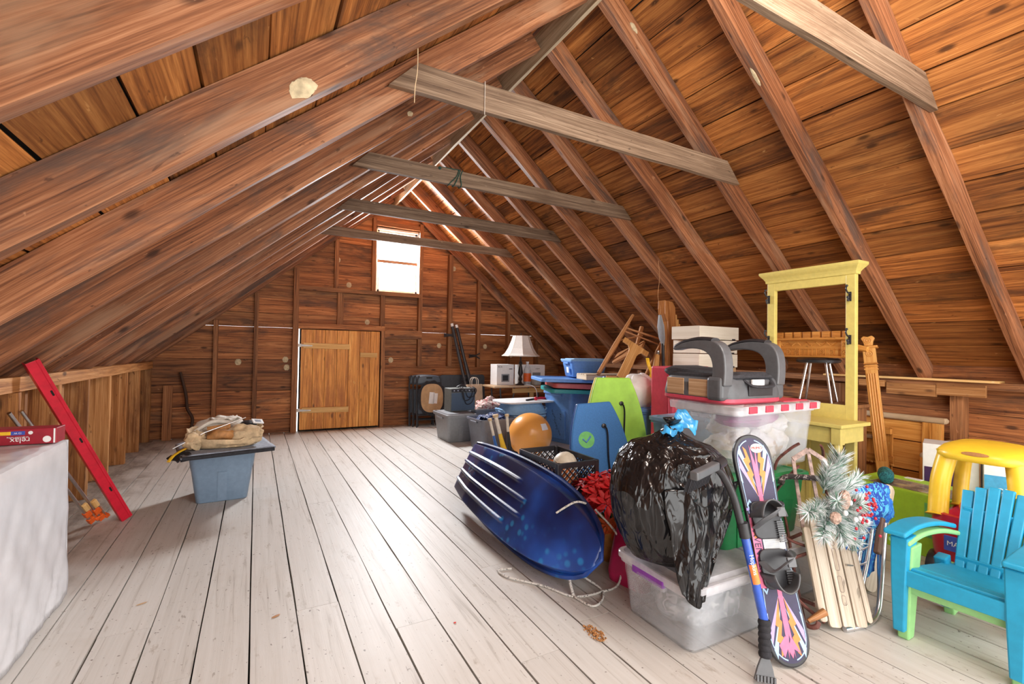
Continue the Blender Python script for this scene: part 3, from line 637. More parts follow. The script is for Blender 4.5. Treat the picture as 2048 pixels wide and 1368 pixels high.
mb = MB(); mb.tube(bez([(-0.22, 0.03, 0.07), (-0.1, 0.06, 0.13), (0.02, 0.03, 0.125), (0.10, -0.02, 0.10)]), 0.012, 8); mb.build('strap', M['cream'], t)
t.scale = (1.08, 1.08, 1.4)
t = thing('suede_apron', 'second pale suede apron folded behind the tool belt on the mat', 'tool apron', (-0.24, 4.74, 0.478), (0, 0, 0.2))
mb = MB(); crumple(mb, (0.0, 0, 0.065), (0.18, 0.12, 0.085), 2.2, 0.3); mb.build('bib', M['cream'], t)
mb = MB(); cloth_fold(mb, (0.02, -0.04, 0.145), 0.20, 0.14, 5.0, 0.015, 0, 0.1); mb.build('pocket', M['cream'], t, solid=0.004)
mb = MB(); crumple(mb, (0.19, 0.02, 0.05), (0.07, 0.07, 0.06), 3.2, 0.3); mb.build('tie', M['tan'], t)
t.scale = (1.08, 1.08, 1.35)
t = thing('knee_pad', 'black knee pad on top of the heap of tool belts', 'knee pad', (-0.035, 4.68, 0.61), (0.3, 0.1, 0.3))
mb = MB(); crumple(mb, (0, 0, 0), (0.075, 0.055, 0.04), 9.2, 0.15, ridged=False); mb.build('shell', M['black_pl'], t)
mb = MB(); mb.tube([(-0.09, 0, -0.02), (0, -0.06, -0.02), (0.10, 0, -0.02)], 0.012, 8); mb.build('strap', M['black_soft'], t)
t = thing('hardware_packet', 'small white printed packet lying on the knee pad', 'packet', (0.03, 4.64, 0.645), (0.5, 0.15, 0.4))
mb = MB(); mb.box((0, 0, 0), (0.09, 0.06, 0.010)); mb.build('packet', M['paper_w'], t, bevel=0.003)
mb = MB(); mb.box((0, 0, 0.0055), (0.05, 0.03, 0.001)); mb.build('print', M['grey_mat'], t)
t = thing('metal_rod', 'thin metal rod lying slantwise across the tool belts', 'rod', (0, 0, 0))
mb = MB(); mb.tube([(-0.54, 4.40, 0.50), (-0.34, 4.47, 0.60), (-0.06, 4.58, 0.69)], 0.005, 8); mb.build('rod', M['steel'], t)
t = thing('yellow_strap', 'yellow strap drooping over the corner of the grey mat', 'strap', (0, 0, 0))
mb = MB(); mb.tube(bez([(-0.41, 4.55, 0.485), (-0.47, 4.48, 0.478), (-0.53, 4.40, 0.45), (-0.56, 4.36, 0.41)]), 0.016, 8, flat=0.4); mb.build('webbing', M['yellow'], t)
# ---- plank and dark stick against the gable
t = thing('short_plank', 'short dark plank standing against the gable in the left corner', 'plank', (-1.03, 7.80, 0), (math.radians(-2), 0, 0))
mb = MB(); mb.beam((0, 0, 0), (0, 0, 0.74), (1, 0, 0), 0.10, 0.028, 8, 0.004); mb.build('plank', M['stud'], t)
t = thing('bent_stick', 'thin dark bent stick leaning on the gable beside the short plank', 'stick', (0, 0, 0))
mb = MB(); mb.tube(bez([(-0.78, 7.70, 0.008), (-0.735, 7.72, 0.27), (-0.80, 7.75, 0.43), (-0.825, 7.78, 0.62), (-0.90, 7.83, 0.92)]), 0.02, 10); mb.build('stick', M['rust_wood'], t)
# ================================================================== back wall, beyond the door
def folding_chair(loc, rz, label, tilt=-4.5):
    t = thing('folding_chair', label, 'folding chair', loc, (math.radians(tilt), 0, rz), 'folded chairs against the gable')
    for s in (-1, 1):
        mb = MB(); mb.tube([(s*0.205, 0, 0.0), (s*0.205, 0, 0.70), (s*0.195, 0, 0.80), (s*0.17, 0, 0.85)], 0.013, 8); mb.build('leg', M['dark_pole'], t)
        mb = MB(); mb.tube([(s*0.185, 0.03, 0.012), (s*0.185, 0.035, 0.60)], 0.012, 8); mb.build('leg', M['dark_pole'], t)
    mb = MB(); mb.grid(lambda u, v: V(((u-0.5)*0.42, 0.012-0.012*math.cos((u-0.5)*PI), 0.70+v*0.165-0.03*v*(2*u-1)**2)), 14, 4); mb.build('backrest', M['slatey'], t, solid=0.014)
    mb = MB(); mb.box((0, -0.008, 0.815), (0.10, 0.006, 0.022)); mb.build('hand_grip', M['black_gap'], t, bevel=0.004)
    mb = MB(); mb.box((0, 0.02, 0.42), (0.37, 0.02, 0.40)); mb.build('seat', M['slatey'], t, bevel=0.008)
    mb = MB(); mb.tube([(-0.2, 0.0, 0.20), (0.2, 0.0, 0.20)], 0.009, 8); mb.tube([(-0.185, 0.03, 0.12), (0.185, 0.03, 0.12)], 0.009, 8); mb.build('stretcher', M['dark_pole'], t)
    return t
M['slatey'] = plain('dark_slate_plastic', (0.055, 0.07, 0.095), 0.45, var=0.05)
M['charcoal'] = plain('charcoal_board', (0.045, 0.055, 0.07), 0.5, var=0.08)
folding_chair((2.56, 7.50, 0.0), math.radians(-6), 'front folded black chair, with the scalloped cardboard disc hung on it')
folding_chair((2.52, 7.585, 0.0), math.radians(-6), 'second folded black chair, just behind the front one')
folding_chair((2.48, 7.67, 0.0), math.radians(-6), 'third folded black chair, closest to the back gable')
t = thing('cardboard_disc', 'brown cardboard disc with black scalloped edge and white label on folded chair', 'cardboard disc', (2.585, 7.455, 0.485), (math.radians(-4), 0, math.radians(-6)))
def disc(rx, rz, e, nn=60, wob=0.0): return [(rx*(abs(math.cos(2*PI*i/nn))**e)*math.copysign(1, math.cos(2*PI*i/nn))*(1+wob*math.sin(i*2*PI*14/nn)), rz*(abs(math.sin(2*PI*i/nn))**e)*math.copysign(1, math.sin(2*PI*i/nn))*(1+wob*math.sin(i*2*PI*14/nn))) for i in range(nn)]
mb = MB(); mb.prism(disc(0.185, 0.235, 0.75), 0.012); mb.build('face', M['kraft'], t)
mb = MB(); mb.prism(disc(0.222, 0.285, 0.8, 112, 0.035), 0.01, 0, Matrix.Translation((0, 0.012, 0.0))); mb.build('scalloped_edge', M['black_soft'], t)
mb = MB(); mb.box((-0.008, -0.008, 0.0), (0.085, 0.002, 0.19), T=Matrix.Rotation(0.1, 4, 'Y')); mb.box((0.055, -0.008, 0.0), (0.07, 0.002, 0.17), T=Matrix.Rotation(0.1, 4, 'Y')); mb.build('label', M['paper_w'], t)
t = thing('folded_table', 'large charcoal folding table leaning flat against the gable behind the poles', 'folding table', (3.25, 7.70, 0), (math.radians(-5), 0, 0))
mb = MB(); mb.prism(rrect(0.86, 0.85, 0.05, 5, 0, 0.425), 0.04); mb.build('tabletop', M['charcoal'], t, bevel=0.006)
mb = MB(); mb.tube([(-0.36, 0.032, 0.06), (-0.36, 0.032, 0.78)], 0.012, 8); mb.tube([(0.36, 0.032, 0.06), (0.36, 0.032, 0.78)], 0.012, 8); mb.tube([(-0.36, 0.032, 0.42), (0.36, 0.032, 0.42)], 0.012, 8); mb.build('folded_legs', M['dark_pole'], t)
def pole(a, b, r, label, cap):
    a, b = V(a), V(b); t = thing('stand_pole', label, 'pole', (0, 0, 0), (0, 0, 0), 'black poles leaning on the gable')
    mb = MB(); mb.tube([a, a.lerp(b, 0.45)], r*1.15, 12); mb.tube([a.lerp(b, 0.43), b], r, 12); mb.build('tube', M['dark_pole'], t)
    if cap: mb = MB(); mb.tube([b, b+(b-a).normalized()*0.055], r*1.0, 12); mb.build('cap', M['white_pl'], t)
    mb = MB(); c = a.lerp(b, 0.45); mb.tube([c-V((0, 0, 0.03)), c+V((0, 0, 0.03))], r*1.6, 12); mb.build('clamp_ring', M['black_pl'], t)
    return t
pole((3.33, 7.40, 0.03), (3.045, 7.77, 1.70), 0.027, 'white-capped black pole nearest the folded chairs', True)
pole((3.43, 7.40, 0.03), (3.13, 7.77, 1.68), 0.027, 'middle white-capped black pole of the three leaning on the gable', True)
p_ = pole((3.53, 7.44, 0.03), (3.24, 7.80, 1.30), 0.022, 'shortest black pole, without a cap, of the three leaning', False)
for (nm, x, z) in (('spring_clamp', 2.96, 1.55), ('spring_clamp', 3.44, 1.19)):
    t = thing(nm, 'black spring clamp gripping the gable stud %s' % ('above the white-capped poles' if x < 3.2 else 'beside the shortest pole'), 'clamp', (x, 7.76, z))
    mb = MB(); mb.tube([(-0.07, 0, 0.01), (0.06, 0, 0.0)], 0.018, 8); mb.tube([(-0.07, 0, -0.03), (0.06, 0, -0.005)], 0.014, 8); mb.build('jaw', M['black_pl'], t)
    mb = MB(); mb.tube([(0.05, 0, 0.0), (0.13, -0.02, -0.05)], 0.013, 8); mb.tube([(0.05, 0, 0.0), (0.13, -0.02, 0.04)], 0.013, 8); mb.build('handle', M['black_pl'], t)
# ---- light grey tote and the amplifier on it
tote('storage_tote', 'light grey lidded tote under the dark blue amplifier', 'storage bin', (2.545, 6.36, 0), 0, 0.45, 0.60, 0.375, M['grey_tote'], lid=M['grey_tote'], taper=0.82, ribs=1)
t = thing('guitar_amplifier', 'dark blue-grey boxy amplifier with a coiled black cable on top', 'amplifier', (2.66, 6.44, 0.402), (0, 0, math.radians(4)))
M['amp_blue'] = plain('blue_grey_grille', (0.06, 0.095, 0.15), 0.6, var=0.06, scale=120); M['amp_case'] = plain('grey_green_case', (0.12, 0.13, 0.12), 0.6, var=0.08)
mb = MB(); mb.box((0, 0, 0.165), (0.40, 0.22, 0.33)); mb.build('case', M['amp_case'], t, bevel=0.008)
mb = MB(); mb.box((0.0, -0.113, 0.14), (0.375, 0.006, 0.255)); mb.build('grille', M['amp_blue'], t, bevel=0.002)
mb = MB(); mb.box((0, -0.11, 0.300), (0.375, 0.01, 0.045)); mb.build('control_panel', M['black_pl'], t, bevel=0.002)
for i in range(6):
    mb = MB(); mb.lathe([(0.010, 0), (0.008, 0.014)], 12, 0, Matrix.Translation((-0.15+i*0.06, -0.114, 0.300))@Matrix.Rotation(PI/2, 4, 'X')); mb.build('knob', M['steel'], t)
mb = MB(); mb.tube(bez([(-0.08, -0.05, 0.345), (0, -0.05, 0.375), (0.08, -0.05, 0.345)]), 0.010, 8); mb.build('handle', M['black_pl'], t)
t = thing('black_cable', 'looped black cable hanging over the front of the amplifier', 'cable', (2.66, 6.44, 0.402), (0, 0, math.radians(4)))
mb = MB()
for (x0, w_, dz) in ((0.05, 0.10, 0.17), (0.08, 0.11, 0.22), (0.11, 0.10, 0.13)):
    mb.tube(bez([(x0-w_, -0.03, 0.345), (x0-w_+0.01, -0.126, 0.31), (x0-w_*0.4, -0.128, 0.335-dz), (x0+w_*0.5, -0.128, 0.345-dz), (x0+w_, -0.126, 0.30), (x0+w_*0.8, -0.06, 0.345)]), 0.0065, 8)
mb.build('cable', M['black_pl'], t)
# ---- dark grey tote full of folded dark cloth
tote('storage_tote', 'dark grey open tote heaped with navy and white cloth', 'storage bin', (2.80, 5.64, 0), math.radians(3), 0.56, 0.48, 0.40, M['dk_tote'], open_=True, taper=0.84, ribs=3)
M['navy'] = pattern('navy_white_print', (0.018, 0.04, 0.13), (0.55, 0.56, 0.62), 16, 0.56, 0.60)
t = thing('folded_clothes', 'navy and white printed cloth piled in the dark grey tote', 'clothes', (2.80, 5.64, 0.05))
mb = MB(); crumple(mb, (0, 0, 0.26), (0.22, 0.17, 0.14), 6.1, 0.25); mb.build('cloth', M['navy'], t)
mb = MB(); cloth_fold(mb, (-0.02, -0.06, 0.37), 0.36, 0.24, 2.0, 0.03, 0, 0.2); mb.build('sleeve', M['navy'], t, solid=0.006)
# ---- grey bin behind with flowered cloth, and the paper carrier bag
tote('storage_tote', 'grey open bin with flowered cloth, behind the amplifier', 'storage bin', (3.16, 6.62, 0), math.radians(-4), 0.52, 0.46, 0.40, M['dk_tote'], open_=True, taper=0.84, ribs=1)
M['floral'] = pattern('red_white_floral', (0.62, 0.50, 0.45), (0.36, 0.06, 0.07), 30, 0.52, 0.55, third=(0.75, 0.70, 0.66), scale3=44)
t = thing('flowered_cloth', 'red and white flowered cloth spilling from the grey bin', 'cloth', (3.20, 6.60, 0.10))
mb = MB(); crumple(mb, (0, 0, 0.27), (0.20, 0.17, 0.17), 3.4, 0.35); mb.build('cloth', M['floral'], t)
mb = MB(); mb.tube(bez([(-0.05, -0.05, 0.40), (0.08, -0.14, 0.36), (0.2, -0.22, 0.30), (0.26, -0.25, 0.24)]), [0.05]*25, 10, flat=0.6); mb.build('hem', M['floral'], t)
t = thing('paper_bag', 'brown paper carrier bag with twisted handles standing before the charcoal table', 'paper bag', (3.22, 7.18, 0.0), (0, 0, math.radians(5)))
mb = MB(); o_ = rrect(0.28, 0.14, 0.01, 2)
mb.rings([[V((x*k+0.006*noise.noise(V((x*20, y*20, z*9))), y*k*kk, z)) for x, y in o_] for k, kk, z in ((1, 1, 0), (1.02, 1, 0.25), (1, 0.8, 0.5), (1, 0.45, 0.72))], 0, True, True, False, False); mb.build('bag', M['bagpaper'], t)
for s in (-1, 1):
    mb = MB(); mb.tube(bez([(-0.06+s*0.0, s*0.03, 0.70), (-0.055, s*0.03, 0.80), (0.0, s*0.03, 0.835), (0.055, s*0.03, 0.80), (0.06, s*0.03, 0.70)]), 0.006, 6); mb.build('handle', M['cream'], t)
# ---- sewing table with the things on it
t = thing('treadle_table', 'tan-topped sewing table on black iron legs under the lamp', 'table', (3.93, 6.95, 0))
M['tan_top'] = wood('tan_table_top', (0.40, 0.24, 0.12), (0.58, 0.40, 0.24), (0.70, 0.52, 0.34), knots=False, vary=0.1)
mb = MB(); mb.beam((-0.56, 0, 0.70), (0.60, 0, 0.70), (0, 1, 0), 0.46, 0.028); mb.build('tabletop', M['tan_top'], t, bevel=0.004)
mb = MB(); mb.beam((-0.2, -0.17, 0.63), (0.5, -0.17, 0.63), (0, 0, 1), 0.075, 0.02); mb.build('apron', M['batten'], t, bevel=0.003)
for s in (-0.30, 0.42):
    mb = MB()
    for yy in (-0.16, 0.16): mb.tube(bez([(s-0.12, yy, 0.685), (s-0.10, yy, 0.50), (s, yy*0.8, 0.34), (s+0.02, yy, 0.15), (s-0.04, yy*1.2, 0.012)]), 0.014, 8)
    mb.tube(bez([(s+0.14, -0.16, 0.685), (s+0.12, -0.16, 0.52), (s, -0.13, 0.34)]), 0.013, 8); mb.tube([(s, -0.13, 0.33), (s, 0.13, 0.33)], 0.012, 8); mb.build('leg', M['dark_pole'], t)
mb = MB(); mb.beam((0.20, -0.12, 0.32), (0.20, -0.12, 0.62), (1, 0, 0), 0.07, 0.03); mb.build('brace', M['batten'], t)
t = thing('table_lamp', 'table lamp with flared white shade and turned black base on the sewing table', 'lamp', (3.92, 6.85, 0.716))
M['shade'] = plain('cream_lamp_shade', (0.70, 0.67, 0.63), 0.8, var=0.02); M['bronze'] = plain('dark_bronze', (0.035, 0.028, 0.025), 0.35, 0.4)
mb = MB(); mb.lathe([(0.085, 0), (0.08, 0.015), (0.04, 0.03), (0.02, 0.06), (0.035, 0.10), (0.02, 0.14), (0.045, 0.20), (0.03, 0.30), (0.02, 0.34), (0.035, 0.37), (0.014, 0.41), (0.012, 0.52)], 20); mb.build('base', M['bronze'], t)
mb = MB(); n8 = 8; prf = [(0.32, 0.49), (0.27, 0.53), (0.215, 0.62), (0.165, 0.74), (0.135, 0.83)]
mb.rings([[V((r*math.cos(2*PI*(j+0.5)/n8), r*math.sin(2*PI*(j+0.5)/n8), z)) for j in range(n8)] for r, z in prf], 0, True, False, False, False); mb.build('lamp_shade', M['shade'], t, solid=0.004)
mb = MB()
for j in range(n8): a = 2*PI*(j+0.5)/n8; mb.tube([(r*math.cos(a), r*math.sin(a), z) for r, z in prf], 0.004, 6)
mb.rings([[V((0.322*k*math.cos(2*PI*(j+0.5)/n8), 0.322*k*math.sin(2*PI*(j+0.5)/n8), z)) for j in range(n8)] for k, z in ((1, 0.485), (1, 0.5))], 0, True, False, False, False); mb.build('piping', M['cream'], t)
mb = MB(); mb.tube([(0, 0, 0.52), (0, 0, 0.85)], 0.005, 8); mb.ball((0, 0, 0.86), 0.012, 8, 10); mb.build('finial', M['bronze'], t)
mb = MB(); mb.tube(bez([(0.03, -0.08, 0.006), (0.10, -0.20, 0.006), (0.14, -0.285, -0.06), (0.16, -0.29, -0.25), (0.2, -0.27, -0.40)]), 0.005, 6); mb.build('cord', M['white_pl'], t)
def carton(label, loc, rz, w, d, h, mat, name='carton', group=None):
    t = thing(name, label, 'carton', loc, (0, 0, rz), group); mb = MB(); mb.box((0, 0, h/2), (w, d, h)); mb.build('box', mat, t, bevel=0.003)
    mb = MB(); mb.box((0, -d/2-0.001, h/2), (w*0.004+0.002, 0.001, h*0.98)); return t, mb
t, _ = carton('white printed appliance carton standing just beside the lamp base', (3.66, 7.02, 0.716), 0, 0.32, 0.24, 0.345, M['paper_w'])
mb = MB(); mb.box((0.0, -0.1215, 0.12), (0.15, 0.001, 0.13)); mb.build('picture', M['grey_tote'], t); mb = MB(); mb.box((0.0, -0.1225, 0.12), (0.10, 0.001, 0.09)); mb.build('picture', M['ink'], t)
text_mesh('lettering', 'RCA', 0.04, M['ink'], t, (-0.10, -0.121, 0.305), (PI/2, 0, 0)); mb = MB(); mb.box((0.10, -0.1212, 0.27), (0.06, 0.001, 0.012)); mb.build('printed_line', M['ink'], t)
t, _ = carton('wide white carton on the sewing table behind the plastic bottle', (4.22, 7.05, 0.716), 0, 0.46, 0.26, 0.335, M['paper_w'])
text_mesh('lettering', 'A B M', 0.03, M['ink'], t, (0.08, -0.131, 0.27), (PI/2, 0, 0)); mb = MB(); mb.box((0.06, -0.131, 0.14), (0.16, 0.001, 0.13)); mb.build('picture', M['grey_tote'], t)
t = thing('plastic_bottle', 'clear plastic bottle with an orange label beside the lamp', 'bottle', (4.06, 6.86, 0.716))
M['clear'] = milky('clear_plastic', (0.85, 0.87, 0.9), 0.35, 0.1)
mb = MB(); mb.lathe([(0.06, 0), (0.065, 0.02), (0.065, 0.24), (0.05, 0.29), (0.025, 0.34), (0.022, 0.37)], 18); mb.build('bottle', M['clear'], t); mb = MB(); mb.lathe([(0.066, 0.06), (0.066, 0.20)], 18, cap0=False, cap1=False); mb.build('label', M['orange_pl'], t); mb = MB(); mb.lathe([(0.026, 0.365), (0.026, 0.395)], 14); mb.build('cap', M['white_pl'], t)
t = thing('glass_bowl', 'cloudy glass tub on the sewing table next to the bottle', 'bowl', (4.20, 6.80, 0.716))
M['smoky'] = milky('cloudy_glass', (0.55, 0.53, 0.45), 0.6, 0.15)
mb = MB(); mb.lathe([(0.075, 0), (0.09, 0.02), (0.10, 0.13), (0.108, 0.15), (0.10, 0.15), (0.092, 0.13), (0.08, 0.02)], 20); mb.build('bowl', M['smoky'], t)
t = thing('craft_box', 'small turquoise craft box at the end of the sewing table', 'box', (4.43, 6.80, 0.716), (0, 0, 0.2))
M['turq'] = pattern('turquoise_print', (0.03, 0.36, 0.50), (0.65, 0.70, 0.72), 24, 0.55, 0.6); mb = MB(); mb.box((0, 0, 0.05), (0.20, 0.14, 0.10)); mb.build('box', M['turq'], t, bevel=0.004); mb = MB(); mb.box((0, 0, 0.105), (0.21, 0.15, 0.012)); mb.build('lid', M['paper_w'], t, bevel=0.003)
t = thing('tape_dispenser', 'small black tape dispenser before the turquoise box', 'tape dispenser', (4.32, 6.77, 0.716))
mb = MB(); mb.box((0, 0, 0.02), (0.06, 0.05, 0.04)); mb.build('body', M['black_pl'], t, bevel=0.006); mb = MB(); mb.lathe([(0.035, -0.012), (0.035, 0.012)], 18, 0, Matrix.Translation((0, 0, 0.065))@Matrix.Rotation(PI/2, 4, 'X')); mb.build('reel', M['black_pl'], t)
# ---- light blue tub with a white board on top
tote('storage_tote', 'grey lidded tote behind the orange ball, under the upturned blue tub', 'storage bin', (3.36, 5.83, 0), math.radians(2), 0.56, 0.48, 0.385, M['slate_tote'], lid=M['lblue_tote'], taper=0.84, ribs=1)
t = thing('upturned_tub', 'light blue plastic tub turned upside down on the grey tote', 'tub', (3.36, 5.83, 0.414), (0, 0, math.radians(2)))
o_ = rrect(0.62, 0.50, 0.14, 8); mb = MB(); mb.rings([ring_at(o_, 0.0, 1.06), ring_at(o_, 0.018, 1.08), ring_at(o_, 0.03, 1.02), ring_at(o_, 0.05, 0.98), ring_at(o_, 0.14, 0.84), ring_at(o_, 0.15, 0.80)]); mb.build('tub', M['lblue_tote'], t)
for s in (-1, 1): mb = MB(); mb.tube(bez([(s*0.33, -0.10, 0.02), (s*0.37, -0.09, 0.06), (s*0.37, 0.09, 0.06), (s*0.33, 0.10, 0.02)]), 0.014, 8); mb.build('handle', M['lblue_tote'], t)
t = thing('white_board', 'flat white board lying on top of the upturned blue tub', 'board', (3.40, 5.83, 0.566), (0, 0, math.radians(3)))
mb = MB(); mb.rings([ring_at(rrect(0.86, 0.55, 0.16, 8), z, s) for z, s in ((0, 0.98), (0.004, 1), (0.02, 1), (0.024, 0.985))]); mb.build('board', M['white_pl'], t)
t = thing('pruning_shears', 'red and black hand tool lying on the white board', 'hand tool', (3.55, 5.72, 0.602), (0, 0, 0.2))
mb = MB(); mb.tube(bez([(-0.20, 0, 0), (-0.10, 0.03, 0), (0, 0.01, 0.01)]), 0.014, 8); mb.build('blade', M['black_pl'], t); mb = MB(); mb.tube(bez([(0, 0.01, 0.01), (0.12, 0.02, 0.01), (0.26, 0.0, 0.0)]), 0.017, 8); mb.build('grip', M['red_metal'], t); mb = MB(); mb.ball((-0.02, 0, 0.012), 0.028, 8, 12); mb.build('pivot', M['red_metal'], t)
# ================================================================== the pile in the middle
def lid(name, label, loc, rot, w, d, mat, h=0.045, group=None):
    t = thing(name, label, 'lid', loc, rot, group); lo = rrect(w, d, 0.07, 6); mb = MB()
    mb.rings([ring_at(lo, 0, 0.985), ring_at(lo, 0, 1.0), ring_at(lo, h-0.008, 1.0), ring_at(lo, h, 0.985), ring_at(lo, h, 0.90), ring_at(lo, h-0.012, 0.88), ring_at(lo, h-0.012, 0.3)]); mb.build('lid', mat, t, angle=35); return t
t = tote('storage_tote', 'tall mid blue tote with black marker scribble, under the stack of lids', 'storage bin', (4.02, 5.60, 0), math.radians(14), 0.54, 0.56, 0.72, M['blue_tote'], taper=0.88, ribs=1)
mb = MB(); T_ = Matrix.Translation((-0.2475, 0, 0))
mb.beam((-0.2405, 0.02, 0.06), (-0.254, 0.02, 0.46), (0, 1, 0), 0.34, 0.012); mb.build('panel', M['blue_tote'], t)
mb = MB()
for i in range(9):
    z = 0.46-i*0.04; y = 0.08-i*0.016; mb.tube([(-0.2645+i*0.0009+0.002, y+random.uniform(-.02, .02), z), (-0.2645+i*0.0009+0.002, y+random.uniform(-.03, .03), z-0.03), (-0.2645+i*0.0009+0.002, y-0.02, z-0.02)], 0.0025, 5)
for i in range(3): mb.tube([(-0.2625, -0.07+random.uniform(-.01, .01), 0.42-i*0.035), (-0.2625, -0.09, 0.40-i*0.035)], 0.0025, 5)
mb.build('marker_scribble', M['ink'], t)
lid('bin_cover', 'teal lid at the bottom of the lid stack on the tall blue tote', (3.98, 5.30, 0.735), (math.radians(1), math.radians(2), math.radians(-18)), 0.98, 0.62, M['teal_lid'], 0.05, 'lids stacked on the tall blue tote')
lid('bin_cover', 'faded red lid between the teal and blue lids', (4.02, 5.28, 0.800), (math.radians(1), math.radians(2), math.radians(-20)), 0.96, 0.60, M['red_lid'], 0.065, 'lids stacked on the tall blue tote')
lid('bin_cover', 'blue lid on top of the lid stack, jutting out beside the lamp table', (3.84, 5.26, 0.892), (math.radians(1), math.radians(1.2), math.radians(-16)), 1.06, 0.60, M['blue_tote'], 0.04, 'lids stacked on the tall blue tote')
t = tote('storage_tote', 'small blue lidded tote with white sticker, resting on the blue lid', 'storage bin', (4.16, 5.42, 0.940), math.radians(-12), 0.58, 0.40, 0.235, M['blue_tote'], lid=M['lblue_tote'], taper=0.86, ribs=2)
mb = MB(); mb.box((-0.268, -0.05, 0.13), (0.004, 0.07, 0.08), T=Matrix.Rotation(-0.12, 4, 'Y')); mb.build('sticker', M['paper_w'], t)
t = thing('slatted_crate', 'pale wooden slatted tray beneath the upturned chair', 'tray', (4.06, 4.93, 0.930), (0, 0, math.radians(-14)))
M['pale_wood'] = wood('pale_raw_wood', (0.50, 0.38, 0.25), (0.66, 0.53, 0.38), (0.76, 0.65, 0.50), knots=False, vary=0.2)
for i in range(4): mb = MB(); mb.box((0, -0.12+i*0.08, 0.07), (0.56, 0.065, 0.014)); mb.build('slat', M['pale_wood'], t, bevel=0.002)
for s in (-1, 1): mb = MB(); mb.box((0, s*0.155, 0.032), (0.56, 0.018, 0.062)); mb.build('side_rail', M['pale_wood'], t, bevel=0.002)
for s in (-1, 1): mb = MB(); mb.box((s*0.27, 0, 0.032), (0.018, 0.29, 0.062)); mb.build('end_rail', M['pale_wood'], t, bevel=0.002)
# a tote stack behind the foam boards, carrying the chair
tote('storage_tote', 'blue tote behind the green foam board, under the upturned chair', 'storage bin', (3.80, 4.12, 0), 0, 0.62, 0.46, 0.50, M['blue_tote'], lid=M['blue_tote'], taper=0.86)
tote('storage_tote', 'upper blue tote behind the green foam board, holding the upturned chair', 'storage bin', (3.80, 4.12, 0.528), 0, 0.60, 0.44, 0.46, M['blue_tote'], lid=M['blue_tote'], taper=0.86)
# ---- wooden chair lying upside down
M['oak'] = wood('golden_oak', (0.30, 0.13, 0.035), (0.52, 0.25, 0.075), (0.68, 0.38, 0.15), rough=0.45, knots=False, vary=0.15, sv=18)
M['chairwood'] = wood('reddish_chair_wood', (0.22, 0.085, 0.028), (0.42, 0.18, 0.065), (0.58, 0.29, 0.12), rough=0.45, knots=False, vary=0.25, sv=18)
t = thing('wooden_chair', 'old wooden chair with a T-shaped splat, tipped upside down on the pile', 'chair', (0, 0, 0))
def stick(nm, a, b, r0, r1, mat='chairwood', rm=None):
    mb = MB(); pts = [V(a).lerp(V(b), i/6) for i in range(7)]; rr = [(r0+(r1-r0)*i/6) if rm is None else (r0*(1-i/3)+rm*i/3 if i < 3 else rm*(1-(i-3)/3)+r1*(i-3)/3) for i in range(7)]
    mb.tube(pts, rr, 12); return mb.build(nm, M[mat], t)
stick('back_leg', (3.22, 3.95, 1.075), (3.86, 4.12, 1.735), 0.018, 0.016, rm=0.026)
stick('back_leg', (3.66, 3.72, 1.020), (4.20, 3.90, 1.575), 0.020, 0.016, rm=0.024)
stick('front_leg', (3.50, 4.30, 1.03), (4.06, 4.40, 1.66), 0.022, 0.018, rm=0.026)
stick('front_leg', (3.74, 4.02, 1.12), (4.04, 4.16, 1.60), 0.022, 0.026, rm=0.020)
stick('stretcher', (3.72, 4.09, 1.58), (4.12, 3.88, 1.44), 0.011, 0.011, rm=0.014)
stick('stretcher', (3.70, 4.08, 1.54), (4.06, 3.86, 1.38), 0.010, 0.010)
stick('stretcher', (3.86, 4.36, 1.44), (4.04, 4.14, 1.50), 0.010, 0.010)
mb = MB(); mb.prism([(-0.055, 0.0), (0.055, 0.0), (0.05, 0.36), (0.062, 0.40), (0.085, 0.43), (0.16, 0.43), (0.16, 0.50), (-0.16, 0.50), (-0.16, 0.43), (-0.085, 0.43), (-0.062, 0.40), (-0.05, 0.36)], 0.018)
o = mb.build('splat', M['oak'], t, bevel=0.004); o.location = (3.42, 3.82, 1.015); o.rotation_euler = lean((3.42, 3.82, 1.015), (3.72, 3.92, 1.36), (-0.2, -1, 0.5)).to_euler()
mb = MB(); mb.beam((3.30, 3.92, 1.02), (3.70, 3.70, 1.02), (0, 0, 1), 0.05, 0.03); mb.build('top_rail', M['oak'], t, bevel=0.005)
mb = MB(); mb.prism(rrect(0.36, 0.38, 0.04, 4), 0.03); o = mb.build('seat', M['chairwood'], t, bevel=0.005); o.location = (3.84, 4.16, 1.30); o.rotation_euler = (math.radians(62), math.radians(-18), math.radians(38))
t = thing('table_support', 'loose wooden furniture leg with a metal caster, standing in front of the upturned chair', 'furniture leg', (0, 0, 0))
mb = MB(); mb.tube([(3.62, 3.56, 0.93), (3.69, 3.60, 1.10), (3.78, 3.66, 1.27)], [0.045, 0.038, 0.028], 10); mb.build('leg', M['oak'], t, angle=60)
mb = MB(); mb.tube([(3.78, 3.66, 1.27), (3.80, 3.67, 1.305)], 0.024, 12); mb.ball((3.80, 3.67, 1.31), 0.025, 8, 12); mb.build('caster', M['steel'], t)
t = thing('yellow_ribbon', 'yellow ribbon tied to the upturned chair', 'ribbon', (0, 0, 0))
mb = MB(); mb.tube(bez([(3.60, 3.62, 1.24), (3.58, 3.58, 1.17), (3.61, 3.57, 1.09), (3.56, 3.55, 1.0), (3.58, 3.55, 0.95)]), 0.018, 8, flat=0.4); mb.build('ribbon', M['yellow'], t)
t = thing('wrapped_bundle', 'white plastic-wrapped bundle peeking out behind the green foam board', 'bundle', (3.22, 3.35, 0.93))
mb = MB(); crumple(mb, (0, 0, 0), (0.19, 0.13, 0.17), 5.5, 0.2); mb.build('bundle', M['paper_w'], t)
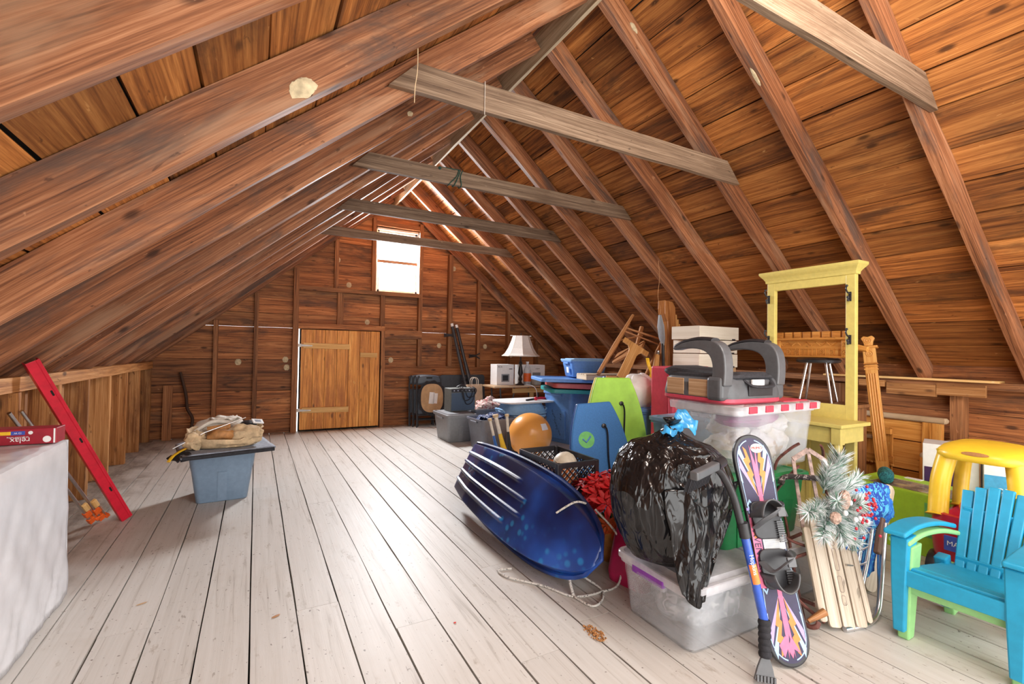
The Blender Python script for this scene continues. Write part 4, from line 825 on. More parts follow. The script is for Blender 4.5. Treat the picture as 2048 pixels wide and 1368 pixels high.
tote('storage_tote', 'blue tote standing behind the green foam board under the white bundle', 'storage bin', (3.24, 3.42, 0), 0, 0.52, 0.42, 0.76, M['blue_tote'], lid=M['blue_tote'], taper=0.88)
# ---- carved post, paddle, cream boxes
t = thing('bed_post', 'thick carved headboard post of polished wood leaning up to the rafters', 'bed post', (3.98, 3.62, 0), (math.radians(-2), math.radians(-1.0), math.radians(12)))
M['polish'] = wood('polished_brown_wood', (0.22, 0.07, 0.018), (0.44, 0.18, 0.06), (0.62, 0.34, 0.15), rough=0.25, knots=False, vary=0.1, sv=8)
mb = MB(); mb.prism([(-0.14, 0), (0.10, 0), (0.10, 1.80), (0.05, 1.86), (-0.11, 1.87), (-0.12, 1.78), (-0.115, 1.72), (-0.07, 1.64), (-0.065, 1.50), (-0.10, 1.30), (-0.13, 0.8)], 0.09); mb.build('board', M['polish'], t, bevel=0.012, seg=3)
for i, x in enumerate((0.115, 0.14, 0.16)): mb = MB(); mb.beam((x, -0.01-i*0.012, 0), (x, -0.01-i*0.012, 1.72-i*0.05), (1, 0, 0), 0.022, 0.07-i*0.015); mb.build('moulding', M['oak'], t, bevel=0.006)
t = thing('grey_paddle', 'narrow grey-tipped paddle propped beside the carved headboard post', 'paddle', (0, 0, 0))
mb = MB(); mb.tube([(3.86, 3.60, 0.01), (3.80, 3.60, 1.40)], 0.016, 8); mb.build('shaft', M['black_pl'], t); mb = MB(); mb.tube([(3.80, 3.60, 1.38), (3.785, 3.60, 1.46), (3.765, 3.60, 1.58), (3.75, 3.60, 1.70)], [0.02, 0.045, 0.05, 0.02], 12, flat=0.3); mb.build('blade', M['grey_tote'], t)
M['creambox'] = wood('cream_painted_wood', (0.58, 0.50, 0.39), (0.68, 0.61, 0.50), (0.74, 0.68, 0.58), knots=False, vary=0.06, sv=8)
for i, (nm, dx, w_) in enumerate((('lowest', 0.0, 0.54), ('middle', 0.0, 0.54), ('top', 0.0, 0.60))):
    t = thing('cream_box', '%s of three shallow cream wooden boxes stacked near the rafters' % nm, 'box', (4.04+dx, 3.26, 1.165+i*0.137), (0, 0, math.radians(-3+2*i)), 'cream boxes in a stack')
    mb = MB(); mb.box((0, 0, 0.065), (w_, 0.34, 0.13)); mb.build('box', M['creambox'], t, bevel=0.004)
    mb = MB(); mb.box((w_*0.36, -0.172, 0.004), (0.05, 0.004, 0.016)); mb.build('metal_clip', M['ink'], t)
carton('brown cardboard carton on the floor beneath the cream boxes', (4.06, 3.28, 0), 0, 0.52, 0.36, 0.58, M['kraft'], 'cardboard_box'); carton('brown cardboard carton directly under the cream boxes', (4.06, 3.28, 0.582), 0, 0.50, 0.36, 0.58, M['kraft'], 'cardboard_box')
# ---- red play cabinet
M['pinkred'] = plain('rose_red_plastic', (0.60, 0.06, 0.10), 0.45, var=0.04)
t = thing('play_cabinet', 'rose red plastic toy cabinet with layered doors and grey panel, behind the car seat', 'toy cabinet', (3.38, 3.02, 0), (0, 0, math.radians(8)))
mb = MB(); mb.box((0.05, 0.0, 0.60), (0.62, 0.20, 1.16)); mb.build('body', M['pinkred'], t, bevel=0.015)
for i in range(2): mb = MB(); mb.box((-0.27+i*0.04, -0.125, 0.60), (0.045, 0.05, 1.13-i*0.03)); mb.build('door_edge', M['pinkred'], t, bevel=0.012)
mb = MB(); mb.box((0.03, -0.115, 0.64), (0.47, 0.03, 0.90)); mb.build('panel', M['grey_mat'], t, bevel=0.008)
for z in (0.42, 0.58, 0.74, 1.0): mb = MB(); mb.lathe([(0.008, 0), (0.006, 0.006)], 10, 0, Matrix.Translation((-0.11, -0.13, z))@Matrix.Rotation(PI/2, 4, 'X')); mb.build('screw', M['steel'], t)
tote('storage_tote', 'light blue tote on the floor behind the black garbage bag', 'storage bin', (3.02, 2.52, 0), math.radians(3), 0.58, 0.44, 0.40, M['lblue_tote'], lid=M['lblue_tote'], taper=0.86)
tote('storage_tote', 'upper light blue tote showing between the green foam board and clear bin', 'storage bin', (3.02, 2.52, 0.428), math.radians(3), 0.58, 0.44, 0.36, M['lblue_tote'], lid=M['lblue_tote'], taper=0.86)
# ---- orange exercise ball
t = thing('exercise_ball', 'big orange exercise ball on the floor behind the black crate', 'ball', (2.97, 4.93, 0.268))
M['ballmat'] = plain('peach_orange_rubber', (0.86, 0.38, 0.085), 0.28, var=0.02, scale=3); mb = MB(); mb.ball((0, 0, 0), 0.268, 28, 48); mb.build('ball', M['ballmat'], t)
mb = MB(); mb.grid(lambda u, v: V((math.sin(0.06+u*0.42)*math.cos(0.35+v*0.30)*0.2695, -math.cos(0.06+u*0.42)*math.cos(0.35+v*0.30)*0.2695, math.sin(0.35+v*0.30)*0.2695)), 8, 8); mb.build('sticker', M['paper_w'], t)
# ---- black milk crates with balls
def crate(label, z0, loc, rz):
    t = thing('milk_crate', label, 'crate', (loc[0], loc[1], z0), (0, 0, rz), 'stacked black milk crates'); W2, D2, H2 = 0.158, 0.25, 0.28
    mb = MB()
    for z, h_ in ((H2-0.018, 0.036), (0.012, 0.024)):
        for s in (-1, 1): mb.box((0, s*D2, z), (2*W2+0.014, 0.014, h_)); mb.box((s*W2, 0, z), (0.014, 2*D2, h_))
    mb.build('rim', M['black_pl'], t, bevel=0.003)
    for sx in (-1, 1):
        for sy in (-1, 1): mb = MB(); mb.box((sx*(W2-0.008), sy*(D2-0.008), H2/2), (0.034, 0.034, H2)); mb.build('corner_post', M['black_pl'], t, bevel=0.006)
    for (ax, s) in ((0, -1), (0, 1), (1, -1), (1, 1)):
        mb = MB(); ln = 2*(D2 if ax == 0 else W2)-0.05; z0_, z1_ = 0.02, H2-0.035; hh = z1_-z0_; n_ = int(ln/0.045)
        for i in range(-int(hh/0.045)-1, n_+1):
            for d in (1, -1):
                a = i*0.045; p0, p1 = a, a+hh
                lo, hi = max(0, p0), min(ln, p1)
                if hi-lo < 0.01: continue
                za, zb = z0_+(lo-p0), z0_+(hi-p0)
                if d < 0: za, zb = z1_-(lo-p0), z1_-(hi-p0)
                A, B = lo-ln/2, hi-ln/2
                P, Q = ((s*W2, A, za), (s*W2, B, zb)) if ax == 0 else ((A, s*D2, za), (B, s*D2, zb))
                mb.beam(P, Q, (1, 0, 0) if ax == 0 else (0, 1, 0), 0.007, 0.008)
        mb.build('lattice_side', M['black_pl'], t)
    mb = MB(); mb.box((0, 0, 0.008), (2*W2, 2*D2, 0.012)); mb.build('floor_panel', M['black_pl'], t)
    return t
crate('lower black milk crate, mostly hidden behind the blue sled', 0.0, (1.885, 2.75), math.radians(-1))
crate('upper black milk crate holding balls, behind the blue sled', 0.295, (1.885, 2.75), math.radians(-1))
def sball(label, c, r, mat, mat2=None):
    t = thing('sports_ball', label, 'ball', c, (0.4, 0.3, 0.2), 'balls in the black crate'); mb = MB(); mb.ball((0, 0, 0), r, 18, 28); mb.build('ball', mat, t)
    mb = MB()
    for ax in range(3):
        pts = [V((math.cos(a)*r, math.sin(a)*r, 0)) for a in [2*PI*i/40 for i in range(40)]]
        if ax == 1: pts = [V((p.x, 0, p.y)) for p in pts]
        if ax == 2: pts = [V((0, p.x, p.y)) for p in pts]
        mb.tube(pts, 0.0025, 5, loop=True)
    mb.build('seams', mat2 or M['ink'], t)
M['bball'] = plain('orange_basketball', (0.62, 0.19, 0.05), 0.6, var=0.06, scale=90, bump=0.2); M['wball'] = plain('off_white_ball', (0.66, 0.60, 0.48), 0.5, var=0.05)
sball('off-white ball showing above the rim of the black crate', (1.93, 2.72, 0.295+0.015+0.195), 0.085, M['wball'], M['wball']); sball('orange basketball at the camera side of the black crate', (1.86, 2.63, 0.295+0.118), 0.10, M['bball'])
sball('red and white ball behind the lattice of the black crate', (1.83, 2.86, 0.295+0.105), 0.088, M['floral'], M['floral']); sball('second orange basketball at the back of the black crate', (1.93, 2.90, 0.295+0.11), 0.092, M['bball'])
# ---- sports bag with bats
t = thing('bat_bag', 'black and white striped sports bag standing beside the dark grey tote', 'bag', (2.18, 4.05, 0), (0, 0, 0.3))
M['stripe'] = pattern('black_white_stripe', (0.02, 0.02, 0.022), (0.60, 0.60, 0.60), 16, 0.60, 0.63, dist=2.5)
mb = MB(); o_ = rrect(0.24, 0.17, 0.05, 5); mb.rings([[V((x*k*(1+0.1*noise.noise(V((x*15, y*15, z*6)))), y*k, z)) for x, y in o_] for k, z in ((0.95, 0), (1.05, 0.08), (1.08, 0.18), (0.98, 0.27), (0.85, 0.30))], 0, True, True, False, True); mb.build('bag', M['stripe'], t)
mb = MB(); mb.tube(bez([(-0.12, -0.05, 0.12), (-0.18, -0.06, 0.20), (-0.10, -0.08, 0.29)]), 0.012, 8, flat=0.4); mb.build('strap', M['black_soft'], t)
def bat(label, a, b, mat, r=0.032):
    a, b = V(a), V(b); t = thing('baseball_bat', label, 'bat', (0, 0, 0), (0, 0, 0), 'bats in the sports bag')
    mb = MB(); mb.tube([a.lerp(b, q) for q in (0, 0.05, 0.35, 0.62, 0.72)], [r*0.8, r, r*0.95, r*0.55, r*0.45], 14); mb.build('barrel', mat, t)
    mb = MB(); mb.tube([a.lerp(b, q) for q in (0.72, 0.97)], r*0.46, 12); mb.build('grip', M['cream'], t); mb = MB(); mb.tube([a.lerp(b, 0.965), b], r*0.72, 12); mb.build('knob', M['tan'], t)
bat('yellow bat with pale grip poking out of the sports bag', (2.20, 3.98, 0.03), (2.03, 4.02, 0.68), M['yellow'], 0.040); M['bluebat'] = plain('blue_enamel', (0.03, 0.12, 0.42), 0.3)
bat('blue bat leaning out of the sports bag nearest the dark grey tote', (2.14, 4.04, 0.05), (1.99, 4.06, 0.64), M['bluebat'], 0.028); bat('dark bat behind the yellow bat in the sports bag', (2.26, 4.10, 0.04), (2.22, 4.14, 0.66), M['black_pl'], 0.03)
t = thing('peach_ball', 'small pale peach ball on the floor between the sports bag and black crate', 'ball', (2.10, 3.62, 0.085)); mb = MB(); mb.ball((0, 0, 0), 0.085, 16, 24); mb.build('ball', M['cream'], t)
# ---- foam bodyboards
def bodyboard(name, label, base, top, face, ln, w, mat, edge, logo=None):
    t = thing(name, label, 'bodyboard', base, lean(base, top, face))
    hw = lambda s: w/2*(0.80+0.20*math.sin(min(1, s/0.45)*PI/2)) if s < 0.45 else w/2*(1-0.44*max(0, (s-0.45)/0.55)**2.2)
    out = [(hw(i/20), ln*i/20) for i in range(21)]; out = out+[(-x, z) for x, z in reversed(out)]
    out = [(x, max(z, 0.04*(1-(x/(w*0.4))**2) if z < 0.01 else z)) for x, z in out]
    mb = MB(); mb.prism(out, 0.030, 0, Matrix.Translation((0, -0.012, 0))); mb.build('deck', mat, t, bevel=0.012, seg=3)
    mb = MB(); mb.prism([(x*1.012, z*1.003) for x, z in out], 0.026, 0, Matrix.Translation((0, 0.014, 0))); mb.build('underside', edge, t, bevel=0.008)
    mb = MB(); mb.lathe([(0.018, 0), (0.018, 0.012), (0.008, 0.016)], 12, 0, Matrix.Translation((0.05, -0.027, ln*0.80))@Matrix.Rotation(PI/2, 4, 'X')); mb.build('leash_plug', M['black_pl'], t)
    mb = MB(); mb.tube(bez([(0.05, -0.045, ln*0.80), (0.065, -0.05, ln*0.74), (0.045, -0.045, ln*0.5), (0.06, -0.042, ln*0.25), (0.10, -0.04, ln*0.08)]), 0.010, 8, flat=0.5); mb.build('leash', M['black_soft'], t)
    if logo:
        mb = MB(); mb.lathe([(0.062, 0), (0.062, 0.0015)], 32, 0, Matrix.Translation((-0.10, -0.0272, ln*0.70))@Matrix.Rotation(PI/2, 4, 'X')); mb.build('round_logo', M['logo_green'], t)
        mb = MB(); mb.tube([(-0.13, -0.030, ln*0.71), (-0.105, -0.030, ln*0.68), (-0.065, -0.030, ln*0.725)], 0.007, 6); mb.build('tick_mark', M['blue_tote'], t)
    return t
M['logo_green'] = plain('bright_green_print', (0.16, 0.55, 0.15), 0.6); M['foam_blue'] = plain('blue_foam', (0.04, 0.19, 0.50), 0.65, var=0.06, scale=140, bump=0.1)
M['foam_green'] = plain('lime_foam', (0.36, 0.66, 0.07), 0.6, var=0.10, scale=5); M['foam_yel'] = plain('yellow_foam', (0.72, 0.60, 0.06), 0.6)
bodyboard('bodyboard', 'blue foam bodyboard with green tick logo, leaning behind the poinsettia', (2.30, 2.66, 0.012), (2.315, 2.90, 0.90), (-0.35, -1, 0), 0.92, 0.47, M['foam_blue'], M['navy_foam'] if 'navy_foam' in M else M['bluebat'], True)
bodyboard('bodyboard', 'lime green foam bodyboard leaning behind the blue one', (2.58, 2.86, 0.012), (2.64, 3.05, 1.05), (-0.25, -1, 0), 1.09, 0.54, M['foam_green'], M['foam_yel'])
# ---- blue snow sled on its side
t = thing('snow_sled', 'dark blue plastic snow sled on its side, hull outwards, against the crates', 'sled', (1.470, 2.80, 0.034), frame((0.0, -0.9983, -0.058), (0.893, 0.0261, -0.449), (0.4483, -0.0518, 0.8924)))
def sblue():
    m, nt, b = new_mat('dark_blue_marbled_plastic'); tc = N(nt, 'ShaderNodeTexCoord'); sp = N(nt, 'ShaderNodeMapping'); L(nt, tc.outputs['Object'], sp.inputs[0])
    n1 = tex_noise(nt, tc.outputs['Object'], 2.4, 3, 0.5); vo = N(nt, 'ShaderNodeTexVoronoi'); L(nt, tc.outputs['Object'], vo.inputs['Vector']); setin(vo, Scale=16.0)
    n2 = tex_noise(nt, tc.outputs['Object'], 3.0, 2, 0.5); n3 = tex_noise(nt, tc.outputs['Object'], 30.0, 5, 0.7)
    c = ramp(nt, n1, ((0.40, (0.004, 0.010, 0.06)), (0.55, (0.006, 0.03, 0.17)), (0.70, (0.012, 0.08, 0.40))))
    spots = math_n(nt, 'MULTIPLY', smooth(nt, vo.outputs['Distance'], 0.15, 0.40, 1.0, 0.0), smooth(nt, n2, 0.48, 0.6, 0.0, 0.65))
    c = mixc(nt, spots, c, (0.02, 0.26, 0.58)); c = mixc(nt, smooth(nt, n3, 0.68, 0.76, 0.0, 0.4), c, (0.30, 0.38, 0.52))
    L(nt, c, b.inputs['Base Color']); setin(b, Roughness=0.33); b.inputs['Coat Weight'].default_value = 0.15; return m
M['sledblue'] = sblue()
SL = 1.74
def shw(s): return (0.205+0.065*math.sin(min(1, s/0.5)*PI/2)) if s < 0.5 else 0.27*math.sqrt(max(0.0, 1-((s-0.5)/0.5)**2.6))
def hull(u, v):
    s = 0.004+0.992*u; h_ = shw(s); vv = 2*v-1; sgn = -1 if vv < 0 else 1; a = abs(vv)
    dep = 0.135*min(1, (0.5+s*2.2))*(1 if s < 0.66 else max(0, 1-((s-0.66)/0.34)**2.4))*(1 if s > 0.06 else 0.35+0.65*(s/0.06))
    if a > 0.90: w_, d = a, 0.0
    elif a > 0.76: q = (0.90-a)/0.14; w_, d = 0.90-0.05*q, dep*(1-(1-q)**2.0)*0.93
    else: q = a/0.76; w_, d = 0.85*q, dep*(0.93+0.07*(1-q**2.5))
    for vi in (-0.50, -0.17, 0.17, 0.50):
        if a < 0.72 and s > 0.03:
            e = 0.66 if abs(vi) < 0.3 else 0.58
            if s < e: d += 0.015*math.exp(-((vv*1.1-vi)/0.035)**2)*min(1, (e-s)/0.02)
    return V(((s-0.5)*SL, -d, 0.27+sgn*w_*h_))
mb = MB(); mb.grid(hull, 90, 96); mb.build('hull', M['sledblue'], t, solid=0.005)
out = [V(((s-0.5)*SL, 0.004, 0.27+shw(s))) for s in [i/30 for i in range(31)]]+[V(((s-0.5)*SL, 0.004, 0.27-shw(s))) for s in [i/30 for i in range(30, -1, -1)]]
mb = MB(); mb.tube(out, 0.015, 8, loop=True); mb.build('rolled_rim', M['sledblue'], t)
def rope(pts, r=0.006): mb = MB(); mb.tube(bez(pts, 10), r, 8); return mb
M['rope'] = pattern('white_black_rope', (0.62, 0.60, 0.56), (0.10, 0.09, 0.085), 90, 0.56, 0.60)
t2 = thing('tow_rope', 'white tow rope with black flecks trailing on the floor from the blue sled', 'rope', (0, 0, 0))
rope([(1.70, 2.16, 0.42), (1.60, 2.15, 0.45), (1.52, 2.22, 0.38)]).build('loop', M['rope'], t2)
rope([(1.72, 2.12, 0.40), (1.86, 2.07, 0.22), (1.80, 2.0, 0.03), (1.66, 1.99, 0.008), (1.50, 2.02, 0.008), (1.42, 2.18, 0.008), (1.29, 2.36, 0.008), (1.28, 2.46, 0.008), (1.36, 2.44, 0.008)]).build('cord', M['rope'], t2)
rope([(1.50, 2.02, 0.009), (1.53, 1.90, 0.008), (1.62, 1.93, 0.008), (1.68, 2.02, 0.010), (1.62, 2.14, 0.05)]).build('cord', M['rope'], t2)
rope([(1.50, 2.02, 0.012), (1.52, 2.08, 0.06), (1.55, 2.13, 0.13)], 0.008).build('knotted_end', M['rope'], t2)
# ---- poinsettia in a pot
t = thing('potted_poinsettia', 'artificial red poinsettia in a copper-brown pot behind the blue sled', 'potted plant', (2.03, 2.31, 0))
M['copper'] = plain('copper_brown_foil', (0.40, 0.15, 0.03), 0.35, var=0.2, scale=14, bump=0.4); M['petal'] = plain('red_petal', (0.46, 0.006, 0.010), 0.6, var=0.15, scale=20); M['petal_o'] = plain('orange_petal', (0.66, 0.10, 0.015), 0.6, var=0.15, scale=20); M['leafg'] = plain('dark_leaf', (0.03, 0.09, 0.02), 0.6)
mb = MB(); mb.lathe([(0.10, 0), (0.11, 0.02), (0.135, 0.20), (0.145, 0.23), (0.13, 0.23), (0.12, 0.18)], 20); mb.build('pot', M['copper'], t)
mb = MB()
for i in range(14): a = i*2.4; mb.tube([(0, 0, 0.18), (0.10*math.cos(a), 0.10*math.sin(a), 0.30), (0.18*math.cos(a)*(i/14+.3), 0.18*math.sin(a)*(i/14+.3), 0.40)], 0.004, 5)
mb.build('stems', M['leafg'], t)
def petal_ring(mb, n, r, w, drop, T=None, tw=0.0):
    for i in range(n):
        a = 2*PI*i/n+tw; ca, sa = math.cos(a), math.sin(a)
        P = lambda l, s, z: V((ca*l-sa*s, sa*l+ca*s, z))
        vs = [P(0.004, 0, 0.004), P(r*0.45, w, drop*0.3+0.004), P(r*0.45, 0, drop*0.3-0.002), P(r*0.45, -w, drop*0.3+0.004), P(r*0.8, w*0.6, drop*0.75), P(r*0.8, 0, drop*0.75-0.003), P(r*0.8, -w*0.6, drop*0.75), P(r, 0, drop)]
        mb.add(vs, [(0, 2, 1), (0, 3, 2), (1, 2, 5, 4), (2, 3, 6, 5), (4, 5, 7), (5, 6, 7)], 0, None, None, True, T)
def bloom_mesh(mat, nm, r=0.098):
    mb = MB(); petal_ring(mb, 7, r, r*0.17, -0.012); petal_ring(mb, 6, r*0.68, r*0.14, 0.014, None, 0.4); mb.ball((0, 0, 0.006), 0.007, 6, 8); return mb.build(nm, mat, t)
rng = random.Random(3); first = bloom_mesh(M['petal'], 'bloom'); first_o = bloom_mesh(M['petal_o'], 'bloom', 0.07)
for i in range(26):
    a = i*2.399; q = math.sqrt((i+0.5)/26); el = q*1.35
    o = first if i == 0 else first.copy()
    if i: COL.objects.link(o); o.parent = t
    d = V((math.sin(el)*math.cos(a), math.sin(el)*math.sin(a), math.cos(el))); jr = 0.75+0.4*rng.random(); o.location = V((-0.03, 0.02, 0.31))+V((d.x*0.22, d.y*0.20, d.z*0.21))*jr; d = (d+V((rng.gauss(0, .35), rng.gauss(0, .35), 0.2))).normalized(); o.rotation_euler = d.to_track_quat('Z', 'Y').to_euler(); k = rng.uniform(0.8, 1.15); o.scale = (k, k, k)
for i in range(7):
    o = first_o if i == 0 else first_o.copy()
    if i: COL.objects.link(o); o.parent = t
    a = -2.6+i*0.32; d = V((math.cos(a), math.sin(a), 0.25)).normalized(); o.location = V((math.cos(a)*0.15, math.sin(a)*0.15, 0.20+0.05*rng.random())); o.rotation_euler = d.to_track_quat('Z', 'Y').to_euler()
mb = MB()
for i in range(48):
    a = i*2.1; el = 0.5+0.9*rng.random(); d = V((math.sin(el)*math.cos(a), math.sin(el)*math.sin(a), math.cos(el))); T_ = Matrix.Translation(V((0, 0, 0.28))+d*0.15)@d.to_track_quat('X', 'Z').to_matrix().to_4x4()
    petal_ring(mb, 1, 0.09, 0.022, -0.01, T_)
mb.build('leaves', M['leafg'], t)
# ---- magenta bag behind the pot
t = thing('vinyl_bag', 'magenta vinyl bag with a black strap slumped beside the clear purple-latched bin', 'bag', (1.99, 2.03, 0.0), (0, 0, 0.2))
M['magenta'] = plain('magenta_vinyl', (0.46, 0.015, 0.09), 0.35, var=0.10, scale=10, bump=0.2)
mb = MB(); mb.rings([[V((x*k+0.03*z+0.012*noise.noise(V((x*12, y*12, z*7))), y*k2, z)) for x, y in rrect(0.34, 0.26, 0.06, 6)] for k, k2, z in ((1, 1, 0.0), (1.03, 1.02, 0.05), (0.92, 0.9, 0.22), (0.7, 0.7, 0.40), (0.42, 0.5, 0.54), (0.2, 0.3, 0.58))], 0, True, True, True, True); mb.build('bag', M['magenta'], t)
mb = MB(); mb.tube(bez([(0.05, -0.14, 0.02), (0.06, -0.135, 0.2), (0.07, -0.10, 0.40), (0.08, -0.05, 0.56)]), 0.022, 8, flat=0.3); mb.build('strap', M['black_soft'], t)
# ================================================================== clear bins, green tote, garbage bag, car seat
M['milk'] = milky('cloudy_clear_plastic', (0.70, 0.72, 0.76), 0.26, 0.2); M['milkw'] = milky('whitish_clear_plastic', (0.78, 0.78, 0.82), 0.50, 0.2); M['purple'] = plain('purple_plastic', (0.22, 0.03, 0.36), 0.4)
M['stuffing'] = pattern('grey_white_stuffing', (0.34, 0.36, 0.38), (0.17, 0.19, 0.20), 9, 0.48, 0.6, third=(0.50, 0.50, 0.50), bump=0.4)
def clearbin(label, loc, rz, w, d, h, latch, lidm, cont, seed, taper=0.90):
    t = tote('clear_bin', label, 'storage bin', loc, rz, w, d, h, M['milk'], lid=lidm, taper=taper, rim=M['milkw'], ribs=0, wall=0.005)
    mb = MB(); crumple(mb, (0, 0, h*0.46), (w*0.39, d*0.37, h*0.42), seed, 0.16); mb.build('contents', cont, t); return t
t = clearbin('cloudy clear bin with purple latches on the floor under the garbage bag', (1.93, 1.60, 0), math.radians(-1), 0.60, 0.48, 0.285, M['purple'], M['milkw'], M['stuffing'], 3.0)
mb = MB(); mb.box((-0.294, 0.02, 0.262), (0.022, 0.20, 0.05)); mb.build('latch', M['purple'], t, bevel=0.006)
mb = MB(); mb.box((0.294, 0.02, 0.262), (0.022, 0.20, 0.05)); mb.build('latch', M['purple'], t, bevel=0.006)
clearbin('second cloudy clear bin, behind the wooden holiday sled', (2.55, 1.64, 0), math.radians(-1), 0.52, 0.40, 0.28, M['milkw'], M['milkw'], M['stuffing'], 7.0)
tote('storage_tote', 'bright green tote sandwiched between the clear bins', 'storage bin', (2.40, 1.74, 0.306), math.radians(1), 0.76, 0.44, 0.32, M['green_tote'], lid=M['green_tote'], taper=0.88, ribs=3)
t = tote('clear_bin', 'clear bin with red-flapped white lid, full of wrapped paper, under the booster seat', 'storage bin', (2.62, 1.82, 0.652), math.radians(2), 0.80, 0.44, 0.345, M['milk'], taper=0.90, rim=M['milkw'], ribs=0, wall=0.005)
M['wrap'] = pattern('cream_white_wrapping', (0.72, 0.66, 0.58), (0.80, 0.78, 0.78), 10, 0.45, 0.55, third=(0.55, 0.40, 0.26), scale3=8, lo3=0.60, hi3=0.68, bump=0.4); M['magcloth'] = plain('plum_cloth', (0.30, 0.05, 0.20), 0.8, var=0.1)
for i, (x, y, z, r, s) in enumerate(((-0.22, -0.03, 0.10, 0.12, 1), (0.0, -0.05, 0.09, 0.13, 2), (0.22, 0.0, 0.11, 0.12, 3), (-0.1, 0.05, 0.20, 0.11, 4), (0.14, 0.04, 0.21, 0.11, 5), (0.27, -0.02, 0.22, 0.08, 6))):
    mb = MB(); crumple(mb, (x, y, z), (r, r*0.95, r*0.75), s*1.7, 0.3); mb.build('wrapped_item', M['wrap'], t)
mb = MB(); crumple(mb, (-0.08, -0.06, 0.275), (0.24, 0.11, 0.05), 2.6, 0.2); mb.build('plum_cloth', M['magcloth'], t)
mb = MB(); lo = rrect(0.83, 0.47, 0.04, 5); mb.rings([ring_at(lo, 0.325, 1.0), ring_at(lo, 0.365, 1.01), ring_at(lo, 0.370, 0.99), ring_at(lo, 0.370, 0.3)]); lidp = mb.build('lid', M['milkw'], t)
M['redflap'] = plain('red_flap_plastic', (0.58, 0.05, 0.09), 0.4)
for i in range(5): mb = MB(); mb.box((-0.30+i*0.15, -0.238, 0.350), (0.07, 0.012, 0.036)); mb.build('flap', M['redflap'], lidp, bevel=0.003)
for i in range(3): mb = MB(); mb.box((0.418, -0.13+i*0.13, 0.350), (0.012, 0.06, 0.036)); mb.build('flap', M['redflap'], lidp, bevel=0.003)
mb = MB(); mb.box((0.24, 0.0, 0.372), (0.26, 0.34, 0.006)); mb.build('red_panel', M['redflap'], lidp)
# ---- booster seat seen from behind
t = thing('booster_seat', 'black and grey child booster seat with hooked armrests, on the red-flapped bin', 'car seat', (2.44, 1.86, 1.026), (0, 0, math.radians(-2)))
M['dkgrey_pl'] = plain('dark_grey_shell', (0.085, 0.088, 0.095), 0.42, var=0.06); M['woodprint'] = wood('wood_print_fabric', (0.24, 0.12, 0.05), (0.44, 0.26, 0.13), (0.58, 0.40, 0.24), vary=0.05, sv=20); M['seatblack'] = plain('black_seat_fabric', (0.025, 0.025, 0.03), 0.8, var=0.2, scale=80, bump=0.2); M['graysh'] = plain('graphite_shell', (0.10, 0.103, 0.11), 0.3, var=0.05)
mb = MB(); o_ = rrect(0.50, 0.48, 0.08, 6); mb.rings([ring_at(o_, 0, 0.94), ring_at(o_, 0.012, 1.0), ring_at(o_, 0.030, 1.0)]); mb.build('base_tray', M['redflap'], t)
mb = MB(); mb.rings([ring_at(o_, 0.028, 0.99), ring_at(o_, 0.05, 1.0), ring_at(o_, 0.125, 0.95), ring_at(o_, 0.14, 0.90)]); mb.build('shell', M['dkgrey_pl'], t)
mb = MB(); o2 = rrect(0.42, 0.52, 0.10, 8, 0, 0.03); mb.rings([[V((x*k, y*k, z+0.018*math.cos(x*8)*(1 if k < 1 else 0.5)+0.02*(y > 0.2))) for x, y in o2] for k, z in ((0.98, 0.125), (1.02, 0.14), (1.0, 0.155), (0.9, 0.165), (0.5, 0.155), (0.1, 0.150))]); mb.build('cushion', M['seatblack'], t)
for s in (-1, 1):
    R9 = Matrix.Translation((s*0.222, 0, 0))@Matrix.Rotation(PI/2, 4, 'Z')
    prof_ = [(p.x, p.z) for p in bez([(-0.235, 0, 0.10), (-0.24, 0, 0.20), (-0.225, 0, 0.29), (-0.17, 0, 0.342), (-0.06, 0, 0.352), (0.06, 0, 0.336), (0.13, 0, 0.305)], 4)]+[(p.x, p.z) for p in bez([(0.12, 0, 0.290), (0.04, 0, 0.302), (-0.07, 0, 0.296), (-0.135, 0, 0.262), (-0.158, 0, 0.19), (-0.145, 0, 0.10)], 4)]
    mb = MB(); mb.prism(list(reversed(prof_)), 0.070, 0, R9); mb.build('armrest', M['graysh'], t, bevel=0.018, seg=4)
    mb = MB(); mb.tube(bez([(s*0.222, -0.15, 0.346), (s*0.222, -0.05, 0.354), (s*0.222, 0.06, 0.336), (s*0.222, 0.13, 0.305)], 6), [0.036]*16+[0.036, 0.03, 0.012], 14, flat=0.42); mb.build('arm_pad', M['black_pl'], t)
    mb = MB(); mb.box((s*0.225, -0.175, 0.085), (0.085, 0.10, 0.13)); mb.build('arm_root', M['dkgrey_pl'], t, bevel=0.02, seg=3)
for yy, w_ in ((0.13, 0.13), (-0.05, 0.16)): mb = MB(); mb.box((-0.2485, yy-0.02, 0.082), (0.006, w_, 0.095)); mb.build('wood_print_panel', M['woodprint'], t, bevel=0.003)
mb = MB(); mb.box((0.03, -0.242, 0.075), (0.20, 0.008, 0.06)); mb.build('back_plate', M['black_pl'], t, bevel=0.003)
mb = MB(); mb.box((0.0, -0.246, 0.118), (0.10, 0.012, 0.035)); mb.build('label', M['paper_w'], t, bevel=0.003)
mb = MB(); mb.tube(bez([(-0.08, -0.22, 0.13), (-0.05, -0.26, 0.10), (0.10, -0.26, 0.10), (0.14, -0.22, 0.13)]), 0.014, 8, flat=0.5); mb.build('strap', M['seatblack'], t)
